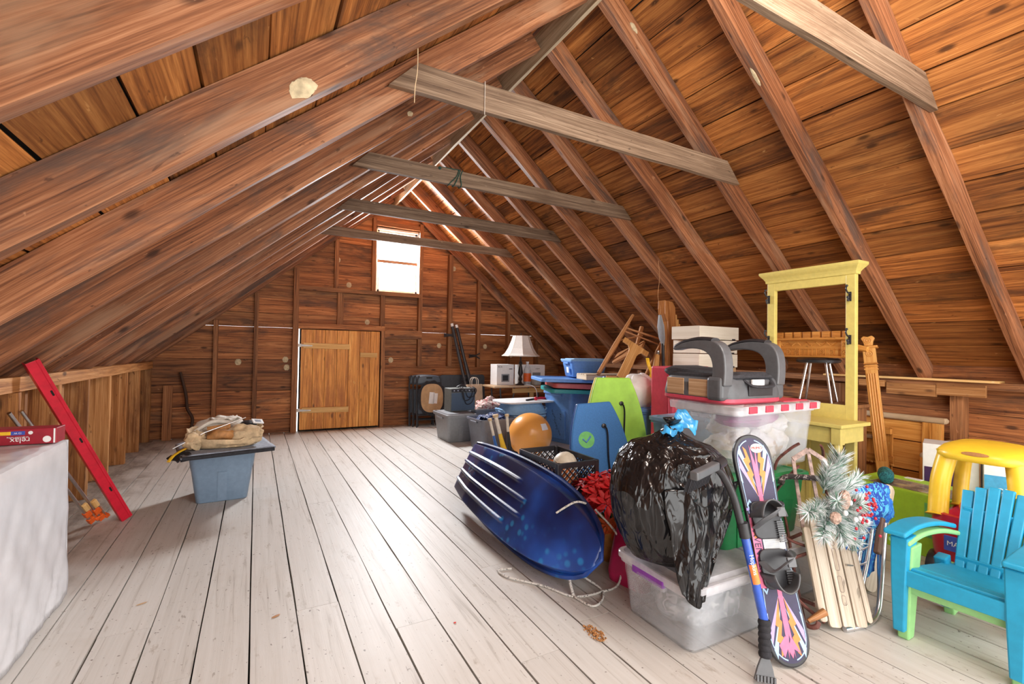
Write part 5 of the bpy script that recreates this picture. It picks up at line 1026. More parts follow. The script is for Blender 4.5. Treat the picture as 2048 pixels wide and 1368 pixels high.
# ---- black garbage bag
t = thing('garbage_bag', 'bulging black garbage bag with a blue tie sagging over the purple-latched bin', 'garbage bag', (1.80, 1.62, 0.31))
def binbag():
    m, nt, b = new_mat('shiny_black_polythene'); tc = N(nt, 'ShaderNodeTexCoord'); mp = N(nt, 'ShaderNodeMapping'); mp.inputs['Scale'].default_value = (1, 1, 0.45); L(nt, tc.outputs['Object'], mp.inputs[0])
    h = None
    for sc, amp in ((3.2, 1.0), (8.0, 0.45), (19.0, 0.13)):
        n = tex_noise(nt, mp.outputs[0], sc, 1, 0.5, 1.2); r = math_n(nt, 'MULTIPLY', math_n(nt, 'ABSOLUTE', math_n(nt, 'SUBTRACT', n, 0.5)), -amp); h = r if h is None else math_n(nt, 'ADD', h, r)
    bp = N(nt, 'ShaderNodeBump'); setin(bp, Strength=0.85, Distance=0.14); L(nt, h, bp.inputs['Height']); L(nt, bp.outputs[0], b.inputs['Normal'])
    setin(b, Base_Color=(0.009, 0.009, 0.010, 1), Roughness=0.17); b.inputs['Specular IOR Level'].default_value = 0.5; return m
M['binbag'] = binbag()
mb = MB()
bprof = [(0.0, 0.0), (0.13, 0.0), (0.19, 0.03), (0.225, 0.10), (0.255, 0.20), (0.275, 0.31), (0.27, 0.40), (0.235, 0.49), (0.17, 0.55), (0.08, 0.585), (0.03, 0.62)]
def sack(u, v):
    a = 2*PI*u; q = v*(len(bprof)-1); i = min(int(q), len(bprof)-2); f = q-i; r = bprof[i][0]*(1-f)+bprof[i+1][0]*f; z = bprof[i][1]*(1-f)+bprof[i+1][1]*f
    ca, sa = math.cos(a), math.sin(a); x_ = 0.025*noise.noise(V((ca*1.5, sa*1.5, z*3))); pl = 0.020*(0.5-abs(noise.noise(V((ca*3.2, sa*3.2, z*1.6+2)))))*(1 if z > 0.05 else 0.3)+0.012*(0.5-abs(noise.noise(V((ca*7, sa*7, z*3)))))*min(1, z*4)
    k = r+(x_+pl)*min(1, r*5)
    return V((ca*k*1.06-0.02+0.05*(0.5-z)*(z < 0.5), sa*k*0.94+0.02, z+0.015*noise.noise(V((ca*2, sa*2, z*4)))*min(1, z*5)))
mb.grid(sack, 120, 70); mb.build('sack', M['binbag'], t, angle=80)
mb = MB()
def skirt(u, v):                                                # slack front of the bag hanging over the corner of the bin
    x = -0.25+0.04*u+0.50*v*(1-0.72*u); y = -0.185-0.065*u-0.035*math.sin(v*PI)*(1-u*0.5)+0.09*(v-0.5)**2; z = 0.40-0.42*u-0.06*u*math.sin(v*PI)
    n1 = noise.noise(V((v*4+u*1.2, u*1.8, 2))); n2 = 0.5-abs(noise.noise(V((v*7, u*2.5, 7))))
    return V((x+0.010*n1, y-0.022*n1-0.020*n2, z))
mb.grid(skirt, 40, 40); mb.build('slack_fold', M['binbag'], t, solid=0.002, angle=80)
mb = MB(); mb.lathe([(0.06, -0.01), (0.026, 0.02), (0.022, 0.035), (0.035, 0.05), (0.045, 0.065)], 18, 0, Matrix.Translation((0.0, 0.02, 0.605)), True, False); mb.build('gathered_neck', M['binbag'], t)
M['tie'] = milky('blue_tie_film', (0.05, 0.36, 0.72), 0.75, 0.2)
mb = MB(); mb.tube(bez([(-0.02, 0.01, 0.62), (0.02, -0.01, 0.635), (0.06, 0.03, 0.63), (0.02, 0.06, 0.625), (-0.02, 0.02, 0.62)]), 0.014, 8); cloth_fold(mb, (-0.045, -0.02, 0.62), 0.12, 0.06, 4.0, 0.03, 0, 0.3, 8, 4, (0.2, 0.3)); cloth_fold(mb, (0.05, -0.02, 0.66), 0.05, 0.10, 6.0, 0.03, 0, 0.4, 8, 4, (1.2, 0.6)); mb.build('tie', M['tie'], t, solid=0.002)
# ================================================================== front of the pile
# ---- kids' snowboard with bindings
b0, b1 = V((1.985, 1.155, 0.004)), V((2.075, 1.43, 0.92))
t = thing('snowboard', "child's black snowboard with lightning graphics and two bindings, leaning on the bins", 'snowboard', b0, lean(b0, b1, (-0.42, -0.9, 0)))
LN, HW = 0.955, 0.092
def sbw(z):
    q = z/LN; w_ = HW*(1-0.14*math.sin(max(0, min(1, (q-0.15)/0.7))*PI))
    for e in (q, 1-q):
        if e < 0.12: w_ = min(w_, HW*math.sqrt(max(0, 1-((0.12-e)/0.12)**2.3)))
    return w_
zs = [LN*(1-math.cos(PI*i/56))/2 for i in range(57)]
def sbo(k=1.0, dz=0.0): return [(sbw(z)*k, LN/2+(z-LN/2)*(1-dz)) for z in zs]+[(-sbw(z)*k, LN/2+(z-LN/2)*(1-dz)) for z in reversed(zs[1:-1])]
mb = MB(); mb.prism(sbo(), 0.022); mb.build('deck', M['black_pl'], t, bevel=0.006, seg=3)
M['g_pink'] = plain('pink_graphic', (0.72, 0.16, 0.30), 0.5); M['g_or'] = plain('orange_graphic', (0.80, 0.24, 0.05), 0.5); M['g_pur'] = plain('lilac_graphic', (0.42, 0.32, 0.72), 0.5); M['g_cy'] = plain('pale_blue_graphic', (0.36, 0.56, 0.78), 0.5); M['g_nav'] = plain('deep_violet_graphic', (0.03, 0.022, 0.07), 0.5)
def decal(nm, polys, mat, y=-0.0116, th=0.0008):
    if nm in ('bolt_graphic', 'ray_graphic', 'fan_graphic') and len(polys) > 1:
        return [decal(nm, [p], mat, y, th) for p in polys]
    mb = MB()
    for p in polys:
        a = sum(p[i][0]*p[(i+1) % len(p)][1]-p[(i+1) % len(p)][0]*p[i][1] for i in range(len(p)))
        mb.prism(p if a > 0 else list(reversed(p)), th, 0, Matrix.Translation((0, y, 0)))
    return mb.build(nm, mat, t)
decal('graphic_ground', [[(x*0.90, LN/2+(z-LN/2)*0.965) for x, z in sbo()]], M['g_nav'])
def both(ps, f): return [[f(x, z) for x, z in p] for p in ps]+[[f(-x, z) for x, z in p] for p in ps]
zig = [(0.030, 0.27), (0.044, 0.285), (0.036, 0.235), (0.052, 0.225), (0.034, 0.175), (0.046, 0.165), (0.012, 0.06), (0.022, 0.145), (0.014, 0.155), (0.028, 0.205), (0.018, 0.215)]
ray = [(0.006, 0.05), (0.072, 0.24), (0.074, 0.19)]; ray2 = [(0.010, 0.10), (0.060, 0.29), (0.070, 0.255)]; dart = [(0.004, 0.0), (0.068, -0.075), (0.074, -0.04)]
dia = [[(0.038, 0.012), (0.056, 0.045), (0.074, 0.022), (0.056, -0.012)]]
def ring_poly(): 
    o_ = [(0.038, 0.014), (0.058, 0.050), (0.074, 0.024), (0.055, -0.014)]; c = (0.056, 0.018); i_ = [(c[0]+(x-c[0])*0.62, c[1]+(z-c[1])*0.62) for x, z in o_]
    return [[o_[i], o_[(i+1) % 4], i_[(i+1) % 4], i_[i]] for i in range(4)]
for nm, f in (('upper', lambda x, z: (x, 0.615+z)), ('lower', lambda x, z: (x, 0.325-z))):
    decal('bolt_graphic', both([zig], f), M['g_or'], -0.0122); decal('ray_graphic', both([ray, [(0.004, 0.02), (0.079, 0.0), (0.079, 0.012)]], f), M['g_pur'], -0.0121); decal('ray_graphic', both([ray2, [(0.07, 0.12), (0.078, 0.22), (0.079, 0.13)], dart], f), M['g_cy'], -0.0121)
    decal('spear_graphic', [[f(-0.009, 0.03), f(0, -0.02), f(0.009, 0.03), f(0.016, 0.29), f(0.004, 0.20), f(-0.012, 0.29)]], M['g_pink'], -0.0124)
    decal('diamond_graphic', both(ring_poly(), f), M['g_cy'], -0.0123)
decal('crown_graphic', [[(-0.045, 0.085), (-0.030, 0.04), (-0.012, 0.07), (0.004, 0.035), (0.016, 0.068), (0.042, 0.05), (0.012, 0.115), (0, 0.09), (-0.014, 0.118)]], M['g_pink'], -0.0126)
decal('pinstripe', [[(sbw(zs[i])*0.86*s, LN/2+(zs[i]-LN/2)*0.95), (sbw(zs[i+1])*0.86*s, LN/2+(zs[i+1]-LN/2)*0.95), (sbw(zs[i+1])*0.83*s, LN/2+(zs[i+1]-LN/2)*0.94), (sbw(zs[i])*0.83*s, LN/2+(zs[i]-LN/2)*0.94)] for i in range(2, 54) for s in (-1, 1)], M['g_cy'], -0.0122)
decal('red_side_panel', [[(-0.078, 0.30), (-0.040, 0.30), (-0.036, 0.56), (-0.074, 0.60)]], M['g_pink'], -0.0124); decal('fan_graphic', both([[(0.03, 0.52), (0.04, 0.60), (0.046, 0.52)], [(0.05, 0.50), (0.064, 0.60), (0.066, 0.50)]], lambda x, z: (x, z)), M['g_or'], -0.0125)
mb = MB(); mb.lathe([(0.030, 0), (0.030, 0.001)], 24, 0, Matrix.Translation((0.024, -0.0125, 0.890))@Matrix.Rotation(PI/2, 4, 'X')@Matrix.Diagonal((1, 0.72, 1, 1))); lg = mb.build('oval_logo', M['paper_w'], t)
text_mesh('logo_text', 'PRIMO', 0.018, M['ink_red'], t, (0.024, -0.0146, 0.890), (PI/2, 0, 0)); text_mesh('board_name', 'AVENGER', 0.040, M['g_nav'], t, (-0.058, -0.0140, 0.445), Euler((PI/2, PI/2, 0)).to_matrix())
mb = MB(); mb.box((0.018, -0.0135, 0.475), (0.098, 0.002, 0.048)); lab = mb.build('warning_label', M['paper_w'], t)
mb = MB()
for i in range(7): mb.box((0.008, -0.0148, 0.492-i*0.0058), (0.068, 0.0006, 0.0018))
mb.build('label_lines', M['grey_tote'], lab)
mb = MB(); mb.box((0.018, -0.0135, 0.437), (0.10, 0.002, 0.016)); lab2 = mb.build('black_label', M['ink'], t); text_mesh('label_text', '1 WARNING', 0.012, M['paper_w'], lab2, (0.018, -0.0148, 0.437), (PI/2, 0, 0))
def binding(z, tilt, flip):
    bd = bpy.data.objects.new('binding', None)
    mb = MB(); mb.grid(lambda u, v: V((0.072*math.cos(PI*(0.05+0.9*u))*(1-0.25*v), -0.012-0.085*v, z+0.075*math.sin(PI*(0.05+0.9*u))*(1+0.15*v)*flip)), 20, 6); b_ = mb.build('binding_cup', M['dkgrey_pl'], t, solid=0.006)
    mb = MB(); mb.prism(rrect(0.13, 0.16, 0.03, 4, 0, z), 0.016, 0, Matrix.Translation((0, -0.018, 0))); mb.build('baseplate', M['black_pl'], b_, bevel=0.004)
    mb = MB(); mb.tube(bez([(-0.062, -0.03, z-0.03*flip), (-0.05, -0.085, z), (0.0, -0.105, z+0.03), (0.05, -0.08, z+0.05), (0.068, -0.02, z+0.06)]), 0.020, 8, flat=0.3); mb.build('strap', M['dkgrey_pl'], b_)
    mb = MB(); mb.box((0.022, -0.108, z+0.035), (0.036, 0.012, 0.04)); mb.build('buckle', M['graysh'], b_, bevel=0.003)
    mb = MB()
    for i in range(10): mb.box((0.050, -0.034, z-0.01-i*0.009), (0.030, 0.007, 0.006))
    mb.build('ratchet_ladder', M['graysh'], b_)
binding(0.575, 0.2, 1); binding(0.375, -0.2, -1)
# ---- snow brush
t = thing('snow_brush', 'blue telescopic snow brush with black foam grip leaning in front of the snowboard', 'snow brush', (0, 0, 0))
M['brushblue'] = plain('bright_blue_tube', (0.02, 0.09, 0.50), 0.25, coat=0.5)
P_ = [V((1.793, 1.150, 0.012)), V((1.815, 1.165, 0.09)), V((1.852, 1.192, 0.225)), V((1.795, 1.25, 0.57)), V((1.765, 1.275, 0.70)), V((1.71, 1.29, 0.80)), V((1.655, 1.29, 0.838))]
P_[2] = V((1.838, 1.185, 0.225))
mb = MB(); mb.tube([P_[2]-V((0, 0, 0.01)), P_[3]], 0.0175, 16); mb.build('blue_shaft', M['brushblue'], t)
mb = MB(); mb.tube(bez([P_[3]-V((0, 0, 0.02)), P_[4], P_[5], P_[6]], 8), 0.016, 14); mb.tube([P_[3]-(P_[3]-P_[2]).normalized()*0.03, P_[3]+V((-0.004, 0.003, 0.03))], 0.022, 14); mb.build('bent_neck', M['black_pl'], t)
mb = MB(); ax = P_[2]-P_[1]
pr = []
for i in range(25): q = i/24; pr.append(P_[1].lerp(P_[2], q))
mb.tube(pr, [0.021+0.004*abs(math.sin(q*PI*6/24)) for q in range(25)], 16); mb.build('foam_grip', M['black_soft'], t)
mb = MB(); mb.tube([V((1.665, 1.285, 0.842)), V((1.725, 1.30, 0.850))], 0.022, 16); mb.build('brush_hub', M['black_pl'], t)
mb = MB(); mb.tube([V((1.725, 1.30, 0.850)), V((1.731, 1.302, 0.851))], 0.017, 16); mb.build('blue_cap', M['brushblue'], t)
mb = MB(); mb.beam((1.49, 1.25, 0.826), (1.67, 1.287, 0.842), (0, 0, 1), 0.034, 0.034); mb.build('brush_head', M['graysh'], t, bevel=0.006)
mb = MB()
for i in range(12):
    for j in range(2): q = i/11; p = V((1.495+0.16*q, 1.262+0.034*q+j*0.016, 0.81+0.015*q)); mb.tube([p, p+V((0.0, 0.02, -0.06))], 0.0035, 5)
mb.build('bristles', M['black_soft'], t)
mb = MB(); T_ = Matrix.Translation(P_[0])@lean(P_[0], P_[1], (-0.5, -0.85, 0)).to_4x4()
mb.prism([(-0.045, 0.0), (0.040, 0.0), (0.030, 0.045), (0.016, 0.085), (-0.016, 0.085), (-0.032, 0.045)], 0.012, 0, T_); mb.build('scraper_blade', M['graysh'], t, bevel=0.003)
mb = MB()
for i in range(6): mb.box((-0.034+i*0.0135, -0.008, 0.008), (0.008, 0.010, 0.022), T=T_)
mb.build('scraper_teeth', M['graysh'], t)
R_ = lean(P_[2], P_[3], (-0.5, -0.85, 0)); c0 = P_[2].lerp(P_[3], 0.32)
mb = MB(); mb.tube([P_[2].lerp(P_[3], 0.40), P_[2].lerp(P_[3], 0.62)], 0.0180, 16); mb.build('orange_band', M['g_or'], t)
M_off = R_@V((0, -0.0188, 0))
text_mesh('lettering', 'Hopkins', 0.024, M['paper_w'], t, P_[2].lerp(P_[3], 0.62)+M_off, R_@Euler((PI/2, PI/2, 0)).to_matrix())
# ---- wooden holiday sled
b0, b1 = V((2.47, 1.185, 0.004)), V((2.60, 1.36, 0.455))
t = thing('holiday_sled', 'small slatted wooden sled with rusty runners standing behind the snowboard', 'sled', b0, lean(b0, b1, (-0.45, -0.9, 0)))
M['slatw'] = wood('pale_weathered_slat', (0.42, 0.33, 0.24), (0.62, 0.53, 0.42), (0.74, 0.66, 0.55), stain=(0.40, 0.28, 0.18), stain_amt=0.3, vary=0.1); M['rust'] = plain('rusty_iron', (0.15, 0.052, 0.040), 0.7, 0.2, var=0.25, scale=40, bump=0.3); M['rustpale'] = plain('pale_rusty_strap', (0.33, 0.24, 0.21), 0.75, 0.1, var=0.25, scale=40, bump=0.3)
for i, (x, z0, z1, w_) in enumerate(((-0.105, 0.02, 0.44, 0.036), (-0.052, 0.0, 0.495, 0.058), (0.014, -0.002, 0.500, 0.058), (0.078, 0.01, 0.490, 0.054), (0.123, 0.03, 0.475, 0.028))):
    mb = MB(); out = rrect(w_, z1-z0, 0.014, 4, x, (z0+z1)/2+0.012); mb.prism(out, 0.014); mb.build('slat', M['slatw'], t, bevel=0.002)
for z in (0.10, 0.40): mb = MB(); mb.box((0, 0.018, z), (0.24, 0.022, 0.035)); mb.build('cross_batten', M['slatw'], t, bevel=0.003)
for z0_, h_ in ((0.40, 0.05), (0.31, 0.10), (0.20, 0.07), (0.13, 0.04)):
    mb = MB(); o_ = rrect(0.020, h_, 0.006, 3, 0.014, z0_); mb.tube([V((x, -0.0075, z)) for x, z in o_], 0.0012, 5, loop=True); mb.build('stencil_mark', M['rustpale'], t)
for s in (-1, 1):
    mb = MB(); x = s*0.135
    mb.tube(bez([(x, 0.10, -0.0+0.012), (x-0.004, 0.105, 0.25), (x, 0.11, 0.50), (x+s*0.01, 0.13, 0.68), (x, 0.10, 0.80), (x*0.7, 0.02, 0.86), (x*0.45, -0.02, 0.885)], 8), 0.010, 8, flat=0.6); mb.build('runner', M['rust'], t)
    mb = MB(); mb.tube([(x, 0.10, 0.12), (x*0.9, 0.02, 0.10)], 0.009, 8); mb.tube([(x, 0.105, 0.40), (x*0.9, 0.02, 0.42)], 0.009, 8); mb.build('strut', M['rust'], t)
for s in (-1, 0, 1): mb = MB(); mb.beam((s*0.105, 0.022, 0.44), (s*0.095, 0.01, 0.80+0.055*(s == 0)), (1, 0, 0), 0.020, 0.006); mb.build('upright_strap', M['rustpale'], t, bevel=0.001)
for s in (-1, 1): mb = MB(); mb.beam((s*0.10, 0.006, 0.80), (0, 0.006, 0.862), (0, 0, 1), 0.026, 0.006); mb.build('top_strap', M['rustpale'], t, bevel=0.001)
mb = MB(); mb.tube(bez([(-0.21, -0.02, 0.655), (-0.185, -0.022, 0.69), (-0.10, -0.022, 0.70), (0.10, -0.022, 0.70), (0.185, -0.022, 0.70), (0.215, -0.02, 0.68)]), 0.02, 10, flat=0.7); M['barkbar'] = pattern('carved_dark_bar', (0.03, 0.022, 0.02), (0.34, 0.29, 0.28), 60, 0.54, 0.6); mb.build('steering_bar', M['barkbar'], t)
# long curved iron runner sweeping out on the snowboard side
mb = MB(); mb.tube(bez([(-0.05, 0.04, 0.775), (-0.136, 0.05, 0.693), (-0.214, 0.05, 0.608), (-0.25, 0.05, 0.528), (-0.241, 0.05, 0.454), (-0.181, 0.045, 0.392), (-0.09, 0.03, 0.36)], 8), 0.012, 8, flat=0.6); mb.build('runner_bow', M['rust'], t)
mb = MB(); mb.tube([(-0.28, 0.045, 0.255), (-0.164, 0.04, 0.306), (-0.08, 0.02, 0.34)], 0.011, 8, flat=0.7); mb.tube([(-0.24, 0.045, 0.17), (-0.165, 0.03, 0.09), (-0.09, 0.02, 0.03)], 0.012, 8, flat=0.7); mb.build('brace', M['rust'], t)
mb = MB(); mb.tube(bez([(-0.275, 0.055, 0.40), (-0.24, 0.05, 0.22), (-0.215, 0.03, 0.06), (-0.20, -0.02, 0.012), (-0.18, -0.05, 0.012), (-0.165, -0.05, 0.03)], 8), 0.012, 8, flat=0.7); mb.build('runner', M['rust'], t)
mb = MB(); mb.tube([(-0.195, -0.02, 0.03), (-0.11, -0.03, 0.075)], [0.010, 0.018], 10); mb.build('wooden_peg', M['chairwood'], t)
# ---- frosted pine spray with berries
t = thing('pine_spray', 'frosted artificial pine spray with red berries tied on the wooden sled', 'pine spray', (2.385, 1.225, 0.60))
M['needle'] = plain('frosty_green_needle', (0.17, 0.29, 0.23), 0.7, var=0.3, scale=40); M['frost'] = plain('white_flocked_needle', (0.74, 0.77, 0.78), 0.8, var=0.1, scale=40); M['berry'] = plain('red_berry', (0.45, 0.01, 0.03), 0.3); M['cone'] = plain('frosted_cone', (0.36, 0.25, 0.20), 0.8, var=0.3, scale=60)
rg = random.Random(11)
def pine(base, tip, n, ln, nm='pine_branch'):
    base, tip = V(base), V(tip); ax = (tip-base).normalized(); mb = MB(); mb.tube([base, tip], 0.004, 5, 0)
    for i in range(n*2):
        q = 0.12+0.88*rg.random(); p = base.lerp(tip, q); d = V((rg.gauss(0, 1), rg.gauss(0, 1), rg.gauss(0, 1))); d = (d-ax*d.dot(ax)).normalized(); d = (d*0.85+ax*0.75).normalized(); l_ = ln*1.12*(0.7+0.5*rg.random())*(1-0.25*q)
        m_ = 1 if rg.random() < 0.62 else 0; e = p+d*l_; s_ = d.cross(V((0.3, 0.5, 0.8))).normalized()*0.0024; s2 = d.cross(s_).normalized()*0.0024
        mb.add([p+s_, p-s_*0.5+s2, p-s_*0.5-s2, e], [(0, 1, 3), (1, 2, 3), (2, 0, 3)], m_, None, None, True)
    return mb.build(nm, [M['needle'], M['frost']], t)
for b_, e_, n_, l_ in (((0, 0, 0.02), (0.03, -0.03, 0.20), 300, 0.075), ((-0.04, 0, 0.05), (-0.03, -0.02, 0.16), 200, 0.06), ((0, -0.01, 0), (-0.24, -0.06, 0.02), 300, 0.06), ((0, 0, 0), (-0.17, -0.08, -0.08), 260, 0.06), ((0, 0, 0), (0.20, -0.02, 0.09), 300, 0.06), ((0.03, 0, 0), (0.17, -0.05, 0.0), 240, 0.06), ((0, 0, 0), (0.08, -0.07, -0.15), 300, 0.06), ((0, 0, 0), (-0.02, -0.08, -0.12), 260, 0.06), ((0.02, -0.02, 0), (0.14, -0.07, -0.09), 240, 0.06), ((-0.03, -0.03, 0.0), (-0.09, -0.09, 0.05), 200, 0.055), ((0.0, -0.05, 0.0), (0.02, -0.12, 0.03), 220, 0.06)): pine(b_, e_, n_, l_)
mb = MB()
for i in range(60):
    p = V((0.05+rg.gauss(0, 0.045), -0.115+rg.gauss(0, 0.02), -0.01+rg.gauss(0, 0.045))); mb.ball(p, 0.0065, 6, 8)
o = mb.build('berries', M['berry'], t); o['kind'] = 'stuff'
for c, r in (((-0.055, -0.10, 0.05), (0.026, 0.02, 0.036)), ((-0.12, -0.10, -0.01), (0.022, 0.02, 0.022))): mb = MB(); crumple(mb, c, r, 4.0, 0.25, 6); mb.build('pine_cone', M['cone'], t)
for i in range(7): p = V((rg.gauss(0, 0.07), -0.11, rg.gauss(0, 0.06))); mb = MB(); mb.ball(p, 0.011, 8, 10); mb.build('snow_ball', M['frost'], t)
t.scale = (1.14, 1.0, 1.14)
# ---- folded lawn chair
t = thing('lawn_chair', 'folded aluminium lawn chair with blue palm-print fabric beside the wooden sled', 'lawn chair', (0, 0, 0))
def hawaii():
    m, nt, b = new_mat('blue_palm_print'); tc = N(nt, 'ShaderNodeTexCoord'); n = tex_noise(nt, tc.outputs['Object'], 11.0, 2, 0.5, 5.0); n2 = tex_noise(nt, tc.outputs['Object'], 5.0, 3, 0.5, 1.0)
    c = mixc(nt, smooth(nt, n2, 0.42, 0.60), (0.010, 0.05, 0.32), (0.015, 0.15, 0.60)); c = mixc(nt, smooth(nt, n, 0.53, 0.55), c, (0.09, 0.44, 0.74)); L(nt, c, b.inputs['Base Color']); setin(b, Roughness=0.8)
    bp = N(nt, 'ShaderNodeBump'); setin(bp, Strength=0.3, Distance=0.01); L(nt, n2, bp.inputs['Height']); L(nt, bp.outputs[0], b.inputs['Normal']); return m
M['hawaii'] = hawaii(); M['tube_dark'] = plain('brown_plastic_arm', (0.16, 0.09, 0.06), 0.5)
for pts in ([(2.46, 1.19, 0.014), (2.60, 1.165, 0.014), (2.72, 1.17, 0.035), (2.80, 1.19, 0.13), (2.87, 1.21, 0.28), (2.94, 1.23, 0.42)], [(2.56, 1.235, 0.09), (2.68, 1.235, 0.11), (2.75, 1.24, 0.20), (2.80, 1.245, 0.30), (2.84, 1.25, 0.40)], [(2.64, 1.26, 0.02), (2.68, 1.26, 0.10), (2.74, 1.265, 0.24), (2.79, 1.27, 0.40)], [(2.80, 1.21, 0.012), (2.86, 1.22, 0.03), (2.93, 1.25, 0.25), (3.01, 1.28, 0.48)]):
    mb = MB(); mb.tube(bez(pts), 0.0125, 12); mb.build('tube_frame', M['alu'], t)
mb = MB(); mb.beam((2.84, 1.225, 0.28), (2.95, 1.25, 0.44), (0, 1, 0), 0.03, 0.03); mb.build('arm_rest', M['tube_dark'], t, bevel=0.008)
mb = MB()
def pad(u, v):
    a = (u-0.5)*PI; x = 2.68+0.45*u; z = 0.30+0.31*v-0.05*(2*u-1)**2*(v-0.2)+0.10*u*(1-v); y = 1.275+0.03*v-0.035*math.sin(v*PI)*math.cos(a)+0.010*noise.noise(V((u*6, v*5, 1)))+0.012*noise.noise(V((u*13, v*9, 4)))
    return V((x, y, z))
mb.grid(pad, 26, 20); mb.build('back_fabric', M['hawaii'], t, solid=0.022)
mb = MB(); mb.grid(lambda u, v: V((2.58+0.33*u+0.08*v, 1.268+0.008*noise.noise(V((u*7, v*4, 6))), 0.10+0.34*v+0.06*u)), 16, 16); mb.build('seat_fabric', M['hawaii'], t, solid=0.006)
for i in range(4):
    mb = MB(); z = 0.17+i*0.075; mb.tube(bez([(2.58+i*0.012, 1.245, z+0.02), (2.66+i*0.012, 1.235, z+0.005), (2.76+i*0.012, 1.24, z)]), 0.0045, 8); mb.build('spring_cord', M['steel'], t)
t = thing('rounded_plank', 'pale rounded plank end poking up between the lawn chair and toy car', 'plank', (3.0, 1.33, 0.004), lean((3.0, 1.33, 0), (3.30, 1.36, 0.545), (-0.3, -1, 0)))
mb = MB(); mb.prism(rrect(0.085, 0.615, 0.035, 6, 0, 0.3075), 0.014); mb.build('board', M['slatw'], t, bevel=0.003)
# ---- kids' stacking chairs
def kid_chair(label, loc, rz, mat, groove, name='kids_chair'):
    t = thing(name, label, "child's chair", loc, (0, 0, rz), "stacked children's armchairs")
    for s in (-1, 1):
        mb = MB(); mb.rings([[V((s*(0.172+dx), y, z)) for dx, y in o_] for o_, z in (([(-0.020, -0.185), (0.020, -0.185), (0.020, -0.125), (-0.020, -0.140)], 0.0), ([(-0.028, -0.190), (0.026, -0.190), (0.024, -0.105), (-0.028, -0.125)], 0.22), ([(-0.034, -0.185), (0.030, -0.185), (0.030, -0.095), (-0.032, -0.105)], 0.405))], 0, True, True, True, False); mb.build('front_leg', mat, t, bevel=0.006)
        mb = MB(); mb.beam((s*0.150, 0.175, 0.0), (s*0.150, 0.125, 0.25), (1, 0, 0), 0.040, 0.045, taper=1.15); mb.build('rear_leg', mat, t, bevel=0.006)
        mb = MB(); out = bez([(s*0.178, -0.205, 0.412), (s*0.180, -0.08, 0.422), (s*0.172, 0.06, 0.408), (s*0.155, 0.175, 0.375)], 6)
        mb.rings([[p+V((-0.040, 0, 0)), p+V((0.040, 0, 0)), p+V((0.040, 0, 0.022)), p+V((-0.040, 0, 0.022))] for p in out], 0, True, True, True, False); mb.build('armrest', mat, t, bevel=0.008, seg=3)
    n_ = 5; wd = 0.30
    for i in range(n_):                                          # seat slats run front to back, dipping towards the back
        pass
    mb = MB()
    for i in range(6):
        y0 = -0.165+i*0.052; mb.beam((-0.155, y0+0.023, 0.268-i*0.012), (0.155, y0+0.023, 0.268-i*0.012), (0, 1, -0.22), 0.047, 0.014)
    mb.box((0, -0.02, 0.236), (0.29, 0.28, 0.010), T=Matrix.Rotation(-0.2, 4, 'X')); mb.build('seat', mat, t, bevel=0.003)
    mb = MB(); mb.prism([(-0.165, 0.175), (-0.145, 0.205), (0.145, 0.205), (0.165, 0.175), (0.165, 0.272), (-0.165, 0.272)], 0.014, 0, Matrix.Translation((0, -0.178, 0))); mb.build('front_apron', mat, t, bevel=0.004)
    for i in range(6):                                           # six fanned back slats with open slots between
        a, b = (i-2.5)*0.0375, (i-2.5)*0.0455; h_ = 0.575-0.006*abs(i-2.5)**2
        p0, p1 = V((a, 0.135, 0.205)), V((b, 0.285, h_)); mb = MB(); mb.beam(p0, p1, (1, 0, 0), 0.034, 0.016, taper=1.2); mb.build('back_slat', mat, t, bevel=0.005)
    for z, y, w_ in ((0.225, 0.150, 0.225), (0.43, 0.242, 0.235)): mb = MB(); mb.box((0, y, z), (w_, 0.012, 0.075)); mb.build('back_rail', mat, t, bevel=0.004)
    return t
M['kid_blue'] = plain('turquoise_blue_plastic', (0.015, 0.33, 0.56), 0.45, var=0.03); M['kid_green'] = plain('pale_green_plastic', (0.30, 0.62, 0.24), 0.45, var=0.03)
kid_chair("turquoise child's armchair stacked on top of the pale green one", (2.885, 0.865, 0.040), math.radians(-88), M['kid_blue'], None).scale = (1.10, 1.40, 1.06)
kid_chair("pale green child's armchair underneath the turquoise one", (2.915, 0.862, 0.0), math.radians(-88), M['kid_green'], None).scale = (1.08, 1.40, 1.06)
# ---- toy ride-on car
t = thing('toy_car', "yellow-roofed red ride-on toy car behind the turquoise child's chair", 'toy car', (3.46, 1.02, 0.0), (0, 0, math.radians(3)))
M['toy_yel'] = plain('toy_yellow_plastic', (0.86, 0.56, 0.035), 0.35, var=0.02); M['toy_red'] = plain('toy_red_plastic', (0.48, 0.012, 0.030), 0.3, var=0.04)
def carbody(u, v):
    a = 2*PI*u; zz = [0.10, 0.13, 0.30, 0.40, 0.435, 0.44, 0.40, 0.2][min(7, int(v*7.001))]; k = [0.8, 0.92, 1.0, 0.99, 0.96, 0.88, 0.84, 0.80][min(7, int(v*7.001))]
    ca, sa = math.cos(a), math.sin(a); x = math.copysign(abs(ca)**0.5, ca)*0.26*k+0.14; y = math.copysign(abs(sa)**0.5, sa)*0.20*k
    dip = -0.05*math.exp(-((x-0.22)/0.14)**2)*(1 if v > 0.35 else 0)
    return V((x, y, zz+dip))
mb = MB(); mb.grid(carbody, 56, 7); mb.build('body', M['toy_red'], t)
